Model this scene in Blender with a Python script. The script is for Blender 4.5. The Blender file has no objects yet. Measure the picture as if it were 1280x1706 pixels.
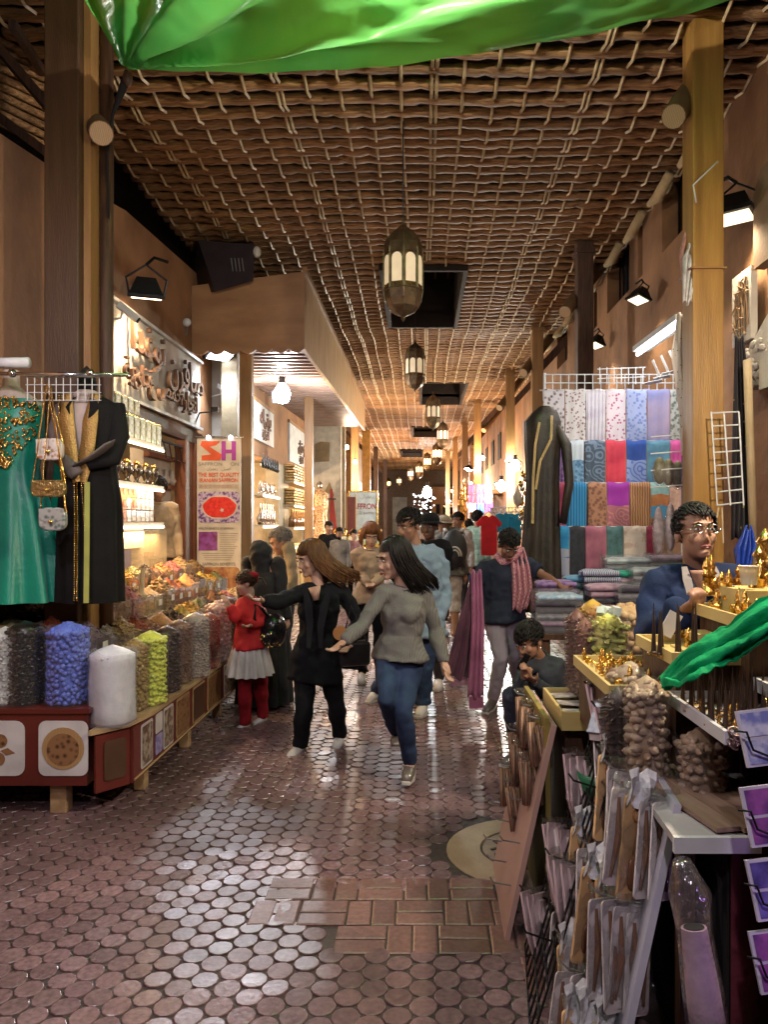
import bpy, math, random
import numpy as np
from mathutils import Vector, Matrix, noise as mnoise
random.seed(7)
R = math.radians
SC = bpy.context.scene
COL = SC.collection
# ---------------------------------------------------------------- camera
F, VX, VY, CZ = 1250.0, 700.0, 872.0, 1.6
cd = bpy.data.cameras.new('camera'); cam = bpy.data.objects.new('camera', cd); COL.objects.link(cam)
cam.location = (0, 0, CZ); cam.rotation_euler = (R(90), 0, 0)
cd.sensor_fit = 'VERTICAL'; cd.sensor_height = 36; cd.lens = F/1706*36
cd.shift_x = -(VX-640)/1706; cd.shift_y = (VY-853)/1706
cd.clip_start = .05; cd.clip_end = 400
SC.camera = cam
# ---------------------------------------------------------------- world: late dusk sky above the roofed lane
W = bpy.data.worlds.new('World'); SC.world = W; W.use_nodes = True
wn = W.node_tree; bg = wn.nodes['Background']
sky = wn.nodes.new('ShaderNodeTexSky'); sky.sky_type = 'NISHITA'; sky.sun_disc = False
sky.sun_elevation = R(-2.0); sky.sun_rotation = R(150)
wn.links.new(sky.outputs[0], bg.inputs[0]); bg.inputs[1].default_value = 0.05
SC.view_settings.view_transform = 'Standard'; SC.view_settings.look = 'None'
SC.view_settings.gamma = 1; SC.view_settings.exposure = 0.0
SC.view_settings.use_curve_mapping = False
SC.cycles.max_bounces = 6; SC.cycles.diffuse_bounces = 1; SC.cycles.glossy_bounces = 3
SC.cycles.transparent_max_bounces = 12; SC.cycles.transmission_bounces = 3
SC.cycles.sample_clamp_indirect = 3; SC.cycles.caustics_reflective = False; SC.cycles.caustics_refractive = False
SC.cycles.use_denoising = True
# ---------------------------------------------------------------- helpers
def P(px, py, Y): return Vector(((px-VX)*Y/F, Y, CZ-(py-VY)*Y/F))
def V(*a): return Vector(a)
KIDS = {}
def wloc(o):
    v = Vector((0, 0, 0))
    while o is not None:
        v += o.location; o = o.parent
    return v
def parw(o, parent): par(o, parent); o.location = Vector(o.location)-wloc(parent)
def setp(o, label=None, cat=None, group=None, kind=None):
    if label: o['label'] = label
    if cat: o['category'] = cat
    if group: o['group'] = group
    if kind: o['kind'] = kind
    return o
def par(o, parent):
    o.parent = parent; KIDS.setdefault(parent.name, []).append(o)
def thing(name, label, cat, loc=(0, 0, 0), group=None, rz=0):
    o = bpy.data.objects.new(name, None); COL.objects.link(o)
    o.empty_display_size = .1
    o.location = loc; o.rotation_euler = (0, 0, rz)
    return setp(o, label, cat, group)
def cp(o, parent=None):
    c = o.copy(); COL.objects.link(c)
    if parent is not None: par(c, parent)
    for k in KIDS.get(o.name, []): cp(k, c)
    return c
def dup(o, loc, rz=None, label=None, sc=None, rot=None, group=None):
    c = cp(o); c.location = loc
    if rz is not None: c.rotation_euler = (0, 0, rz)
    if rot is not None: c.rotation_euler = rot
    if sc is not None: c.scale = (sc, sc, sc) if not hasattr(sc, '__len__') else sc
    if label: c['label'] = label
    if group: c['group'] = group
    return c
class Seq:
    """first use moves the prototype itself, later uses copy it"""
    def __init__(s, proto): s.p = proto; s.first = True
    def __call__(s, loc, rz=None, label=None, sc=None, rot=None):
        if s.first:
            s.first = False; o = s.p; o.location = loc
            if rz is not None: o.rotation_euler = (0, 0, rz)
            if rot is not None: o.rotation_euler = rot
            if sc is not None: o.scale = (sc, sc, sc) if not hasattr(sc, '__len__') else sc
            if label: o['label'] = label
            s.keep = None
            return o
        return dup(s.p, loc, rz, label, sc, rot)
def frame(d):
    d = Vector(d).normalized(); a = Vector((0, 0, 1)) if abs(d.z) < .9 else Vector((0, 1, 0))
    u = d.cross(a).normalized(); return u, d.cross(u).normalized()
class MB:
    def __init__(s): s.v = []; s.f = []; s.m = []
    def add(s, vs, fs, mi=0):
        n = len(s.v); s.v.extend([tuple(v) for v in vs])
        s.f.extend([tuple(i+n for i in f) for f in fs]); s.m.extend([mi]*len(fs)); return s
    def hexa(s, c, mi=0):   # 8 corners: bottom 4 ccw, top 4 ccw
        return s.add(c, [(3, 2, 1, 0), (4, 5, 6, 7), (0, 1, 5, 4), (1, 2, 6, 5), (2, 3, 7, 6), (3, 0, 4, 7)], mi)
    def box(s, c, d, rz=0, mi=0, rot=None, tap=1):
        c = Vector(c); hx, hy, hz = d[0]/2, d[1]/2, d[2]/2
        M = rot.to_3x3() if rot is not None else Matrix.Rotation(rz, 3, 'Z')
        q = []
        for z, k in ((-hz, 1), (hz, tap)):
            for x, y in ((-hx, -hy), (hx, -hy), (hx, hy), (-hx, hy)): q.append(c+M@Vector((x*k, y*k, z)))
        return s.hexa(q, mi)
    def b2(s, x0, x1, y0, y1, z0, z1, mi=0):
        return s.box(((x0+x1)/2, (y0+y1)/2, (z0+z1)/2), (x1-x0, y1-y0, z1-z0), mi=mi)
    def bar(s, a, b, w, h=None, mi=0, up=None):
        a = Vector(a); b = Vector(b); h = h or w; d = (b-a).normalized()
        u = d.cross(Vector(up or (0, 0, 1)))
        u = u.normalized() if u.length > 1e-4 else Vector((1, 0, 0))
        v = u.cross(d)
        q = [p+u*sx*w/2+v*sy*h/2 for p in (a, b) for sx, sy in ((-1, -1), (1, -1), (1, 1), (-1, 1))]
        return s.hexa(q, mi)
    def tube(s, path, r, n=6, mi=0, ell=None, caps=True, closed=False):
        path = [Vector(p) for p in path]; k = len(path)
        if not hasattr(r, '__len__'): r = [r]*k
        vs = []; u = None
        for i, p in enumerate(path):
            d = (path[(i+1) % k if closed else min(i+1, k-1)]-path[i-1 if closed else max(i-1, 0)])
            if d.length < 1e-7: d = Vector((0, 0, 1))
            d.normalize()
            if u is None: u, w = frame(d)
            else:
                u = (u-d*u.dot(d)); u = u.normalized() if u.length > 1e-5 else frame(d)[0]; w = d.cross(u)
            rr = r[i]; ra, rb = (rr, rr) if not hasattr(rr, '__len__') else rr
            for j in range(n):
                t = 2*math.pi*j/n; vs.append(p+u*ra*math.cos(t)+w*rb*math.sin(t))
        fs = []
        for i in range(k if closed else k-1):
            a = i*n; b = ((i+1) % k)*n
            for j in range(n): fs.append((a+j, a+(j+1) % n, b+(j+1) % n, b+j))
        if caps and not closed: fs += [tuple(range(n-1, -1, -1)), tuple((k-1)*n+j for j in range(n))]
        return s.add(vs, fs, mi)
    def lathe(s, prof, n=12, c=(0, 0, 0), mi=0, sq=(1, 1), wob=0, seed=0):
        c = Vector(c); vs = []; fs = []; k = len(prof)
        for i, (r, z) in enumerate(prof):
            for j in range(n):
                t = 2*math.pi*j/n; q = 1+(wob*mnoise.noise(Vector((math.cos(t)*1.7+seed, math.sin(t)*1.7, z*6))) if wob else 0)
                vs.append(c+Vector((r*q*math.cos(t)*sq[0], r*q*math.sin(t)*sq[1], z)))
        for i in range(k-1):
            for j in range(n): fs.append((i*n+j, i*n+(j+1) % n, (i+1)*n+(j+1) % n, (i+1)*n+j))
        if prof[0][0] > 1e-4: fs.append(tuple(range(n-1, -1, -1)))
        if prof[-1][0] > 1e-4: fs.append(tuple((k-1)*n+j for j in range(n)))
        return s.add(vs, fs, mi)
    def ell(s, c, r, n=10, m=6, mi=0, rot=None):
        c = Vector(c); r = r if hasattr(r, '__len__') else (r, r, r)
        M = rot.to_3x3() if rot is not None else Matrix.Identity(3)
        vs = [c+M@Vector((0, 0, -r[2]))]
        for i in range(1, m):
            t = math.pi*i/m-math.pi/2
            for j in range(n):
                a = 2*math.pi*j/n
                vs.append(c+M@Vector((r[0]*math.cos(t)*math.cos(a), r[1]*math.cos(t)*math.sin(a), r[2]*math.sin(t))))
        vs.append(c+M@Vector((0, 0, r[2]))); L = len(vs)-1; fs = []
        for j in range(n):
            fs.append((0, 1+(j+1) % n, 1+j))
            for i in range(m-2): a = 1+i*n; fs.append((a+j, a+(j+1) % n, a+n+(j+1) % n, a+n+j))
            a = 1+(m-2)*n; fs.append((a+j, a+(j+1) % n, L))
        return s.add(vs, fs, mi)
    def grid(s, nu, nv, fn, mi=0, thick=0):
        g = [[Vector(fn(i/nu, j/nv)) for i in range(nu+1)] for j in range(nv+1)]
        vs = [p for row in g for p in row]; w = nu+1
        fs = [(j*w+i, j*w+i+1, (j+1)*w+i+1, (j+1)*w+i) for j in range(nv) for i in range(nu)]
        if thick:
            N = len(vs); nrm = [Vector((0, 0, 0)) for _ in vs]
            for f in fs:
                q = (vs[f[1]]-vs[f[0]]).cross(vs[f[3]]-vs[f[0]])
                for i in f: nrm[i] += q
            vs = vs+[v-n.normalized()*thick if n.length > 0 else v for v, n in zip(vs, nrm)]
            fs = fs+[tuple(i+N for i in reversed(f)) for f in fs]
            rim = [i for i in range(w)]+[j*w+nu for j in range(1, nv+1)]+[nv*w+i for i in range(nu-1, -1, -1)]+[j*w for j in range(nv-1, 0, -1)]
            for a, b in zip(rim, rim[1:]+rim[:1]): fs.append((b, a, a+N, b+N))
        return s.add(vs, fs, mi)
    def prism(s, poly, o, u, v, t, mi=0):
        o = Vector(o); u = Vector(u); v = Vector(v); w = u.cross(v).normalized()*t; n = len(poly)
        a = [o+u*x+v*y for x, y in poly]; vs = a+[p+w for p in a]
        fs = [tuple(range(n-1, -1, -1)), tuple(range(n, 2*n))]+[(i, (i+1) % n, (i+1) % n+n, i+n) for i in range(n)]
        return s.add(vs, fs, mi)
    def mesh(s, name, mats, smooth=False, off=(0, 0, 0), sharp=None):
        me = bpy.data.meshes.new(name)
        v = np.array(s.v, dtype=np.float64).reshape(-1, 3)-np.array(off)
        me.from_pydata(v.tolist() if len(v) < 100 else v, [], s.f)
        mats = mats if isinstance(mats, (list, tuple)) else [mats]
        for m in mats: me.materials.append(m)
        if len(mats) > 1: me.polygons.foreach_set('material_index', s.m)
        if smooth:
            me.polygons.foreach_set('use_smooth', [True]*len(s.f))
            if sharp: me.set_sharp_from_angle(angle=R(sharp))
        return me
    def build(s, name, mats, parent=None, smooth=False, label=None, cat=None, group=None, kind=None, sharp=None, bev=0):
        if parent is not None: off = wloc(parent)
        else:
            a = np.array(s.v); off = Vector((a[:, 0].mean(), a[:, 1].mean(), a[:, 2].min()))
        me = s.mesh(name, mats, smooth, off, sharp)
        o = bpy.data.objects.new(name, me); COL.objects.link(o)
        if parent is not None: par(o, parent)
        else: o.location = off
        if bev:
            b = o.modifiers.new('bevel', 'BEVEL'); b.width = bev; b.segments = 2; b.limit_method = 'ANGLE'; b.angle_limit = R(50)
        return setp(o, label, cat, group, kind)
# ---------------------------------------------------------------- materials
MC = {}
def mat(name, c=(.5, .5, .5), rough=.6, metal=0, c2=None, var=.25, vs=6, bump=.15, bs=30, rnd=0, alpha=1, emit=None, es=0,
        coat=0, sheen=0, trans=0, tex='noise', stretch=(1, 1, 1), det=4, huer=0, lo=.35, hi=.65, sss=0, ior=1.45, spec=None, rvar=0):
    if name in MC: return MC[name]
    m = bpy.data.materials.new(name); MC[name] = m; m.use_nodes = True
    n = m.node_tree.nodes; L = m.node_tree.links; b = n['Principled BSDF']
    tc = n.new('ShaderNodeTexCoord'); mp = n.new('ShaderNodeMapping'); mp.inputs['Scale'].default_value = stretch
    L.new(tc.outputs['Object'], mp.inputs[0])
    if tex == 'noise':
        t = n.new('ShaderNodeTexNoise'); t.inputs['Scale'].default_value = vs; t.inputs['Detail'].default_value = det; fo = t.outputs[0]
    elif tex == 'wave':
        t = n.new('ShaderNodeTexWave'); t.inputs['Scale'].default_value = vs; t.inputs['Distortion'].default_value = 3
        t.inputs['Detail'].default_value = 3; fo = t.outputs['Fac' if 'Fac' in t.outputs else 1]
    elif tex == 'voronoi':
        t = n.new('ShaderNodeTexVoronoi'); t.inputs['Scale'].default_value = vs; fo = t.outputs['Distance']
    elif tex == 'paisley':
        t = n.new('ShaderNodeTexVoronoi'); t.inputs['Scale'].default_value = vs
        q = n.new('ShaderNodeMath'); q.operation = 'MULTIPLY'; q.inputs[1].default_value = 30; L.new(t.outputs['Distance'], q.inputs[0])
        q2 = n.new('ShaderNodeMath'); q2.operation = 'SINE'; L.new(q.outputs[0], q2.inputs[0]); fo = q2.outputs[0]; L.new(mp.outputs[0], t.inputs[0])
    elif tex == 'check':
        t = n.new('ShaderNodeTexChecker'); t.inputs['Scale'].default_value = vs; fo = t.outputs['Fac']
    if t.inputs[0].name == 'Vector': L.new(mp.outputs[0], t.inputs['Vector'])
    c2 = c2 or tuple(x*(1-var) for x in c)
    rp = n.new('ShaderNodeValToRGB'); rp.color_ramp.elements[0].position = lo; rp.color_ramp.elements[1].position = hi
    rp.color_ramp.elements[0].color = (*c2, 1); rp.color_ramp.elements[1].color = (*c, 1)
    L.new(fo, rp.inputs[0]); co = rp.outputs[0]
    if rnd or huer:
        oi = n.new('ShaderNodeObjectInfo'); h = n.new('ShaderNodeHueSaturation')
        mr = n.new('ShaderNodeMapRange'); mr.inputs[3].default_value = 1-rnd; mr.inputs[4].default_value = 1+rnd
        L.new(oi.outputs['Random'], mr.inputs[0]); L.new(mr.outputs[0], h.inputs['Value']); L.new(co, h.inputs['Color'])
        if huer:
            m2 = n.new('ShaderNodeMapRange'); m2.inputs[3].default_value = .5-huer; m2.inputs[4].default_value = .5+huer
            wq = n.new('ShaderNodeMath'); wq.operation = 'MULTIPLY'; wq.inputs[1].default_value = 7.31; L.new(oi.outputs['Random'], wq.inputs[0])
            w2 = n.new('ShaderNodeMath'); w2.operation = 'FRACT'; L.new(wq.outputs[0], w2.inputs[0])
            L.new(w2.outputs[0], m2.inputs[0]); L.new(m2.outputs[0], h.inputs['Hue'])
        co = h.outputs[0]
    L.new(co, b.inputs['Base Color'])
    b.inputs['Roughness'].default_value = rough; b.inputs['Metallic'].default_value = metal
    if rvar:
        m3 = n.new('ShaderNodeMapRange'); m3.inputs[3].default_value = max(0, rough-rvar); m3.inputs[4].default_value = rough+rvar
        L.new(fo, m3.inputs[0]); L.new(m3.outputs[0], b.inputs['Roughness'])
    b.inputs['IOR'].default_value = ior
    if alpha < 1: b.inputs['Alpha'].default_value = alpha
    if coat: b.inputs['Coat Weight'].default_value = coat; b.inputs['Coat Roughness'].default_value = .1
    if sheen: b.inputs['Sheen Weight'].default_value = sheen
    if trans: b.inputs['Transmission Weight'].default_value = trans
    if sss: b.inputs['Subsurface Weight'].default_value = sss; b.inputs['Subsurface Radius'].default_value = (.02, .008, .004)
    if spec is not None: b.inputs['Specular IOR Level'].default_value = spec
    if emit: b.inputs['Emission Color'].default_value = (*emit, 1); b.inputs['Emission Strength'].default_value = es
    if bump:
        t2 = n.new('ShaderNodeTexNoise'); t2.inputs['Scale'].default_value = bs; t2.inputs['Detail'].default_value = 5
        L.new(mp.outputs[0], t2.inputs[0])
        bp = n.new('ShaderNodeBump'); bp.inputs['Strength'].default_value = bump; bp.inputs['Distance'].default_value = .02
        L.new(t2.outputs[0], bp.inputs['Height']); L.new(bp.outputs[0], b.inputs['Normal'])
    return m
def glow(name, col, s): return mat(name, col, emit=col, es=s, bump=0)
def plastic(name='clear_plastic', col=(.9, .93, .95), alpha=.22, bs=28, bump=.6):
    return mat(name, col, rough=.12, alpha=alpha, bump=bump, bs=bs, var=.05)
WOOD = mat('dark_wood', (.10, .045, .02), .55, c2=(.04, .018, .01), vs=5, stretch=(8, 8, .8), bump=.3, bs=20)
WOODM = mat('post_wood', (.36, .19, .065), .45, c2=(.28, .14, .05), vs=3, stretch=(6, 6, .5), bump=.2, bs=14, coat=.2)
WOODL = mat('pale_wood', (.55, .40, .24), .6, c2=(.38, .26, .14), vs=5, stretch=(4, 4, .8), bump=.2)
PLASTER = mat('ochre_plaster', (.40, .20, .09), .85, c2=(.19, .09, .04), vs=1.3, det=10, bump=.9, bs=6, lo=.3, hi=.7)
WPLAST = mat('white_plaster', (.66, .60, .52), .8, c2=(.5, .44, .37), vs=3, bump=.25)
BLACK = mat('black_void', (.012, .01, .01), .9, bump=0)
IRON = mat('black_iron', (.02, .02, .022), .4, metal=.6, bump=.1)
WHITEM = mat('white_enamel', (.75, .75, .73), .35, bump=.03)
CHROME = mat('chrome', (.75, .75, .75), .15, metal=1, bump=0)
STEEL = mat('grey_steel', (.4, .4, .4), .4, metal=.8)
BRASS = mat('polished_brass', (.85, .56, .18), .22, metal=1, c2=(.6, .36, .10), bump=.3, bs=60)
CLEAR = plastic()
REMESH = []
def remesh(o, vox, smooth=4, folds=0, fscale=.09, name=None):
    m = o.modifiers.new('r', 'REMESH'); m.mode = 'VOXEL'; m.voxel_size = vox; m.use_smooth_shade = True
    if smooth:
        s = o.modifiers.new('s', 'SMOOTH'); s.iterations = smooth; s.factor = .5
    if folds:
        key = 'folds%.3f' % fscale
        t = bpy.data.textures.get(key) or bpy.data.textures.new(key, 'CLOUDS')
        t.noise_scale = fscale; t.noise_depth = 1
        d = o.modifiers.new('d', 'DISPLACE'); d.texture = t; d.strength = folds*1.4; d.mid_level = .42; d.texture_coords = 'GLOBAL'
        t2 = bpy.data.textures.get('crease') or bpy.data.textures.new('crease', 'MUSGRAVE')
        t2.musgrave_type = 'RIDGED_MULTIFRACTAL'; t2.noise_scale = .11; t2.octaves = 1.2
        d = o.modifiers.new('d2', 'DISPLACE'); d.texture = t2; d.strength = folds*.4; d.mid_level = .15; d.texture_coords = 'GLOBAL'
    REMESH.append(o)
def bake():
    dg = bpy.context.evaluated_depsgraph_get(); dg.update()
    for o in REMESH:
        ms = list(o.data.materials); old = o.data
        me = bpy.data.meshes.new_from_object(o.evaluated_get(dg), depsgraph=dg)
        me.materials.clear()
        for m in ms: me.materials.append(m)
        me.polygons.foreach_set('use_smooth', [True]*len(me.polygons))
        o.modifiers.clear(); o.data = me
    REMESH.clear()
# text -> flat or extruded mesh, laid out in plane (u right, v up)
AR = {'ا': 'ﺍﺎﺍﺎ', 'ل': 'ﻝﻞﻟﻠ', 'ت': 'ﺕﺖﺗﺘ', 'ج': 'ﺝﺞﺟﺠ', 'ر': 'ﺭﺮﺭﺮ', 'ة': 'ﺓﺔﺓﺔ', 'ن': 'ﻥﻦﻧﻨ', 'و': 'ﻭﻮﻭﻮ', 'غ': 'ﻍﻎﻏﻐ',
      'ف': 'ﻑﻒﻓﻔ', 'ز': 'ﺯﺰﺯﺰ', 'ع': 'ﻉﻊﻋﻌ', 'م': 'ﻡﻢﻣﻤ', 'د': 'ﺩﺪﺩﺪ', 'ص': 'ﺹﺺﺻﺼ', 'س': 'ﺱﺲﺳﺴ', 'ي': 'ﻱﻲﻳﻴ', 'ح': 'ﺡﺢﺣﺤ', 'ه': 'ﻩﻪﻫﻬ', 'ب': 'ﺏﺐﺑﺒ'}
def arab(w):
    out = []
    for i, c in enumerate(w):
        if c not in AR: out.append(c); continue
        pj = i > 0 and w[i-1] in AR and w[i-1] not in 'اردزوة'
        nj = i+1 < len(w) and w[i+1] in AR and c not in 'اردزوة'
        out.append(AR[c][(3 if nj else 1) if pj else (2 if nj else 0)])
    return ''.join(reversed(out))
def text(s, name, m, o, u, v, size, parent, ext=0, align='CENTER', xs=1, bold=0):
    c = bpy.data.curves.new('t', 'FONT'); c.body = s; c.size = 1; c.extrude = ext/size; c.align_x = align; c.offset = bold
    c.resolution_u = 3
    t = bpy.data.objects.new('t', c); COL.objects.link(t)
    dg = bpy.context.evaluated_depsgraph_get()
    me = bpy.data.meshes.new_from_object(t.evaluated_get(dg), depsgraph=dg)
    bpy.data.objects.remove(t)
    u = Vector(u).normalized(); v = Vector(v).normalized(); w = u.cross(v)
    o = Vector(o)
    mb = MB()
    mb.v = [tuple(o+u*p.co.x*size*xs+v*p.co.y*size+w*p.co.z*size) for p in me.vertices]
    mb.f = [tuple(p.vertices) for p in me.polygons]; mb.m = [0]*len(mb.f)
    bpy.data.meshes.remove(me)
    if not mb.v: return None
    return mb.build(name, m, parent)
def lamp(kind, loc, power, col=(1, .8, .6), size=.1, rot=None, spot=None, blend=.6, aim=None, name='lamp_light'):
    l = bpy.data.lights.new(name, kind); l.energy = power; l.color = col
    if kind == 'AREA':
        l.shape = 'RECTANGLE'; l.size = size if not hasattr(size, '__len__') else size[0]; l.size_y = size if not hasattr(size, '__len__') else size[1]
    else: l.shadow_soft_size = size
    if kind == 'SPOT': l.spot_size = R(spot or 100); l.spot_blend = blend
    o = bpy.data.objects.new(name, l); COL.objects.link(o); o.location = loc
    if aim is not None: o.rotation_euler = (Vector(aim)-Vector(loc)).to_track_quat('-Z', 'Y').to_euler()
    elif rot: o.rotation_euler = rot
    return o

def film(name, tint=(.9, .9, .92), base=.06, gl=.5, rough=.12, bs=25, bump=.8):
    if name in MC: return MC[name]
    m = bpy.data.materials.new(name); MC[name] = m; m.use_nodes = True; n = m.node_tree.nodes; L = m.node_tree.links; n.clear()
    out = n.new('ShaderNodeOutputMaterial'); tr = n.new('ShaderNodeBsdfTransparent'); g = n.new('ShaderNodeBsdfGlossy'); d = n.new('ShaderNodeBsdfDiffuse')
    g.inputs['Roughness'].default_value = rough; d.inputs[0].default_value = (*tint, 1)
    lw = n.new('ShaderNodeLayerWeight'); lw.inputs[0].default_value = .35
    tc = n.new('ShaderNodeTexCoord'); tx = n.new('ShaderNodeTexNoise'); tx.inputs['Scale'].default_value = bs; tx.inputs['Detail'].default_value = 3; L.new(tc.outputs['Object'], tx.inputs[0])
    bp = n.new('ShaderNodeBump'); bp.inputs['Strength'].default_value = bump; bp.inputs['Distance'].default_value = .02; L.new(tx.outputs[0], bp.inputs['Height'])
    L.new(bp.outputs[0], g.inputs['Normal']); L.new(bp.outputs[0], lw.inputs['Normal'])
    m1 = n.new('ShaderNodeMixShader'); m1.inputs[0].default_value = base; L.new(tr.outputs[0], m1.inputs[1]); L.new(d.outputs[0], m1.inputs[2])
    mm = n.new('ShaderNodeMath'); mm.operation = 'MULTIPLY'; mm.inputs[1].default_value = gl; L.new(lw.outputs['Facing'], mm.inputs[0])
    ma = n.new('ShaderNodeMath'); ma.operation = 'ADD'; ma.inputs[1].default_value = .05; L.new(mm.outputs[0], ma.inputs[0])
    m2 = n.new('ShaderNodeMixShader'); L.new(ma.outputs[0], m2.inputs[0]); L.new(m1.outputs[0], m2.inputs[1]); L.new(g.outputs[0], m2.inputs[2]); L.new(m2.outputs[0], out.inputs[0])
    return m
def ribbon(path, w, nrm=(0, -1, 0), mi=0, mb=None):
    mb = mb or MB(); path = [Vector(p) for p in path]; n = Vector(nrm); L_ = len(path); vs = []
    for i, p in enumerate(path):
        d = (path[min(i+1, L_-1)]-path[max(i-1, 0)]).normalized(); u = d.cross(n).normalized(); ww = w[i] if hasattr(w, '__len__') else w
        vs += [p-u*ww/2, p+u*ww/2]
    vs += [v-n*.004 for v in vs]; k = 2*L_
    fs = []
    for i in range(L_-1): a = 2*i; fs += [(a, a+1, a+3, a+2), (a+k, a+2+k, a+3+k, a+1+k), (a, a+2, a+2+k, a+k), (a+1, a+1+k, a+3+k, a+3)]
    return mb.add(vs, fs, mi)
# ================================================================ lights that belong to fixtures are made with the fixtures
# ================================================================ floor
def floor_mat(name, base, dark, rough):
    m = bpy.data.materials.new(name); m.use_nodes = True; n = m.node_tree.nodes; L = m.node_tree.links; b = n['Principled BSDF']
    g = n.new('ShaderNodeNewGeometry')
    t = n.new('ShaderNodeTexNoise'); t.inputs['Scale'].default_value = 1.1; t.inputs['Detail'].default_value = 6; L.new(g.outputs['Position'], t.inputs[0])
    r = n.new('ShaderNodeValToRGB'); r.color_ramp.elements[0].position = .38; r.color_ramp.elements[1].position = .62
    r.color_ramp.elements[0].color = (*dark, 1); r.color_ramp.elements[1].color = (*base, 1); L.new(t.outputs[0], r.inputs[0])
    t2 = n.new('ShaderNodeTexNoise'); t2.inputs['Scale'].default_value = 45; t2.inputs['Detail'].default_value = 6; L.new(g.outputs['Position'], t2.inputs[0])
    mx = n.new('ShaderNodeMix'); mx.data_type = 'RGBA'; mx.blend_type = 'OVERLAY'; mx.inputs[0].default_value = .75
    L.new(r.outputs[0], mx.inputs[6]); L.new(t2.outputs[0], mx.inputs[7])
    oi = n.new('ShaderNodeObjectInfo'); h = n.new('ShaderNodeHueSaturation'); mr = n.new('ShaderNodeMapRange')
    mr.inputs[3].default_value = .8; mr.inputs[4].default_value = 1.2; L.new(oi.outputs['Random'], mr.inputs[0]); L.new(mr.outputs[0], h.inputs['Value'])
    L.new(mx.outputs[2], h.inputs['Color']); L.new(h.outputs[0], b.inputs['Base Color'])
    m2 = n.new('ShaderNodeMapRange'); m2.inputs[1].default_value = .3; m2.inputs[2].default_value = .7
    m2.inputs[3].default_value = rough+.18; m2.inputs[4].default_value = rough-.08; L.new(t.outputs[0], m2.inputs[0]); L.new(m2.outputs[0], b.inputs['Roughness'])
    bp = n.new('ShaderNodeBump'); bp.inputs['Strength'].default_value = .35; bp.inputs['Distance'].default_value = .004
    L.new(t2.outputs[0], bp.inputs['Height']); L.new(bp.outputs[0], b.inputs['Normal'])
    b.inputs['Specular IOR Level'].default_value = .8
    return m
FLOORM = floor_mat('worn_paver', (.25, .15, .155), (.10, .055, .05), .25)
BRICKM = floor_mat('red_brick_paver', (.22, .11, .09), (.13, .065, .055), .36)
SANDM = mat('sandy_concrete', (.42, .31, .2), .6, c2=(.3, .2, .13), vs=4, bump=.3)
GROUT = mat('dark_grout', (.06, .042, .038), .6, bump=.5, bs=25)
mb = MB(); mb.grid(10, 20, lambda u, v: (-12+24*u, -6+70*v, -.022)); mb.build('ground', GROUT, kind='structure')
pav = MB().b2(-2.7, 2.55, 1.5, 16, -.021, -.0075).build('pavement', GROUT, kind='structure')
MH = (.52, 3.68)
def paver_pts(cx, cy, r, n, tx, ty, dz):
    rings = []
    for k, z in ((1.0, -.013), (1.0, -.003), (.97, -.0008), (.93, 0)):
        q = []
        for j in range(n):
            a = 2*math.pi*(j+.5)/n; hexr = 1/max(math.cos((a % (math.pi/3))-math.pi/6), .1)
            rr = r*k*(.5+.5*hexr)*.995; x = rr*math.cos(a); y = rr*math.sin(a)
            q.append((cx+x, cy+y, z+dz+x*tx+y*ty if z > -.01 else z))
        rings += q
    fs = [(i*n+j, i*n+(j+1) % n, (i+1)*n+(j+1) % n, (i+1)*n+j) for i in range(3) for j in range(n)]+[tuple(3*n+j for j in range(n))]
    return rings, fs
cells = []
PW = .098; px_, py_ = PW*.866, PW
row = 0; x = -2.62
while x < 1.9:
    y = 1.95+(py_/2 if row % 2 else 0)
    while y < 14:
        if not (-.56 < x < .5 and 2.80 < y < 3.30 and x > -.56+max(0, (3.05-y))*1.3) and (x-MH[0])**2+(y-MH[1])**2 > .43**2 and not (x < -2.3 and y > 7) \
           and not (x > .6+.04*y and y < 4):
            cells.append((x, y))
        y += py_
    x += px_; row += 1
def vis(c):
    q = VX+F*c[0]/c[1]; w = VY+F*CZ/c[1]
    return -30 < q < 1180 and w < 1740
seen = sorted([c for c in cells if vis(c)], key=lambda c: c[1])
single = set(seen[:290])
rest = MB(); rng = random.Random(3)
pvar = []
for k in range(8):
    t = MB(); t.add(*paver_pts(0, 0, .0474, 12, rng.gauss(0, .028), rng.gauss(0, .028), rng.gauss(0, .0015))); pvar.append(t.mesh('paver', FLOORM, True, sharp=7))
for c in cells:
    jx, jy = rng.gauss(0, .0015), rng.gauss(0, .0015)
    if c in single:
        o = bpy.data.objects.new('paver', rng.choice(pvar)); COL.objects.link(o); o.location = (c[0]+jx, c[1]+jy, 0)
        o.rotation_euler = (0, 0, R(60)*rng.randrange(6)); parw(o, pav)
    else:
        rest.add(*paver_pts(c[0]+jx, c[1]+jy, .0474, 12 if c[1] < 6 else 8, rng.gauss(0, .025), rng.gauss(0, .025), rng.gauss(0, .0015)))
o = rest.build('paver_field', FLOORM, pav, smooth=True, kind='stuff', sharp=7)
def brick_piece(cx, cy, lx, ly):
    t = MB(); e = .006
    t.add([(sx*lx/2*k, sy*ly/2*k2, z) for k, k2, z in ((1, 1, -.013), (1, 1, -.003), (1-2*e/lx, 1-2*e/ly, .001)) for sx, sy in ((-1, -1), (1, -1), (1, 1), (-1, 1))],
          [(i*4+j, i*4+(j+1) % 4, i*4+4+(j+1) % 4, i*4+4+j) for i in (0, 1) for j in range(4)]+[(8, 9, 10, 11)])
    o = bpy.data.objects.new('brick', t.mesh('brick', BRICKM)); COL.objects.link(o); o.location = (cx, cy, 0); parw(o, pav); o.rotation_euler = (rng.gauss(0, .012), rng.gauss(0, .012), rng.gauss(0, .015)); return o
bw = .1
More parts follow.
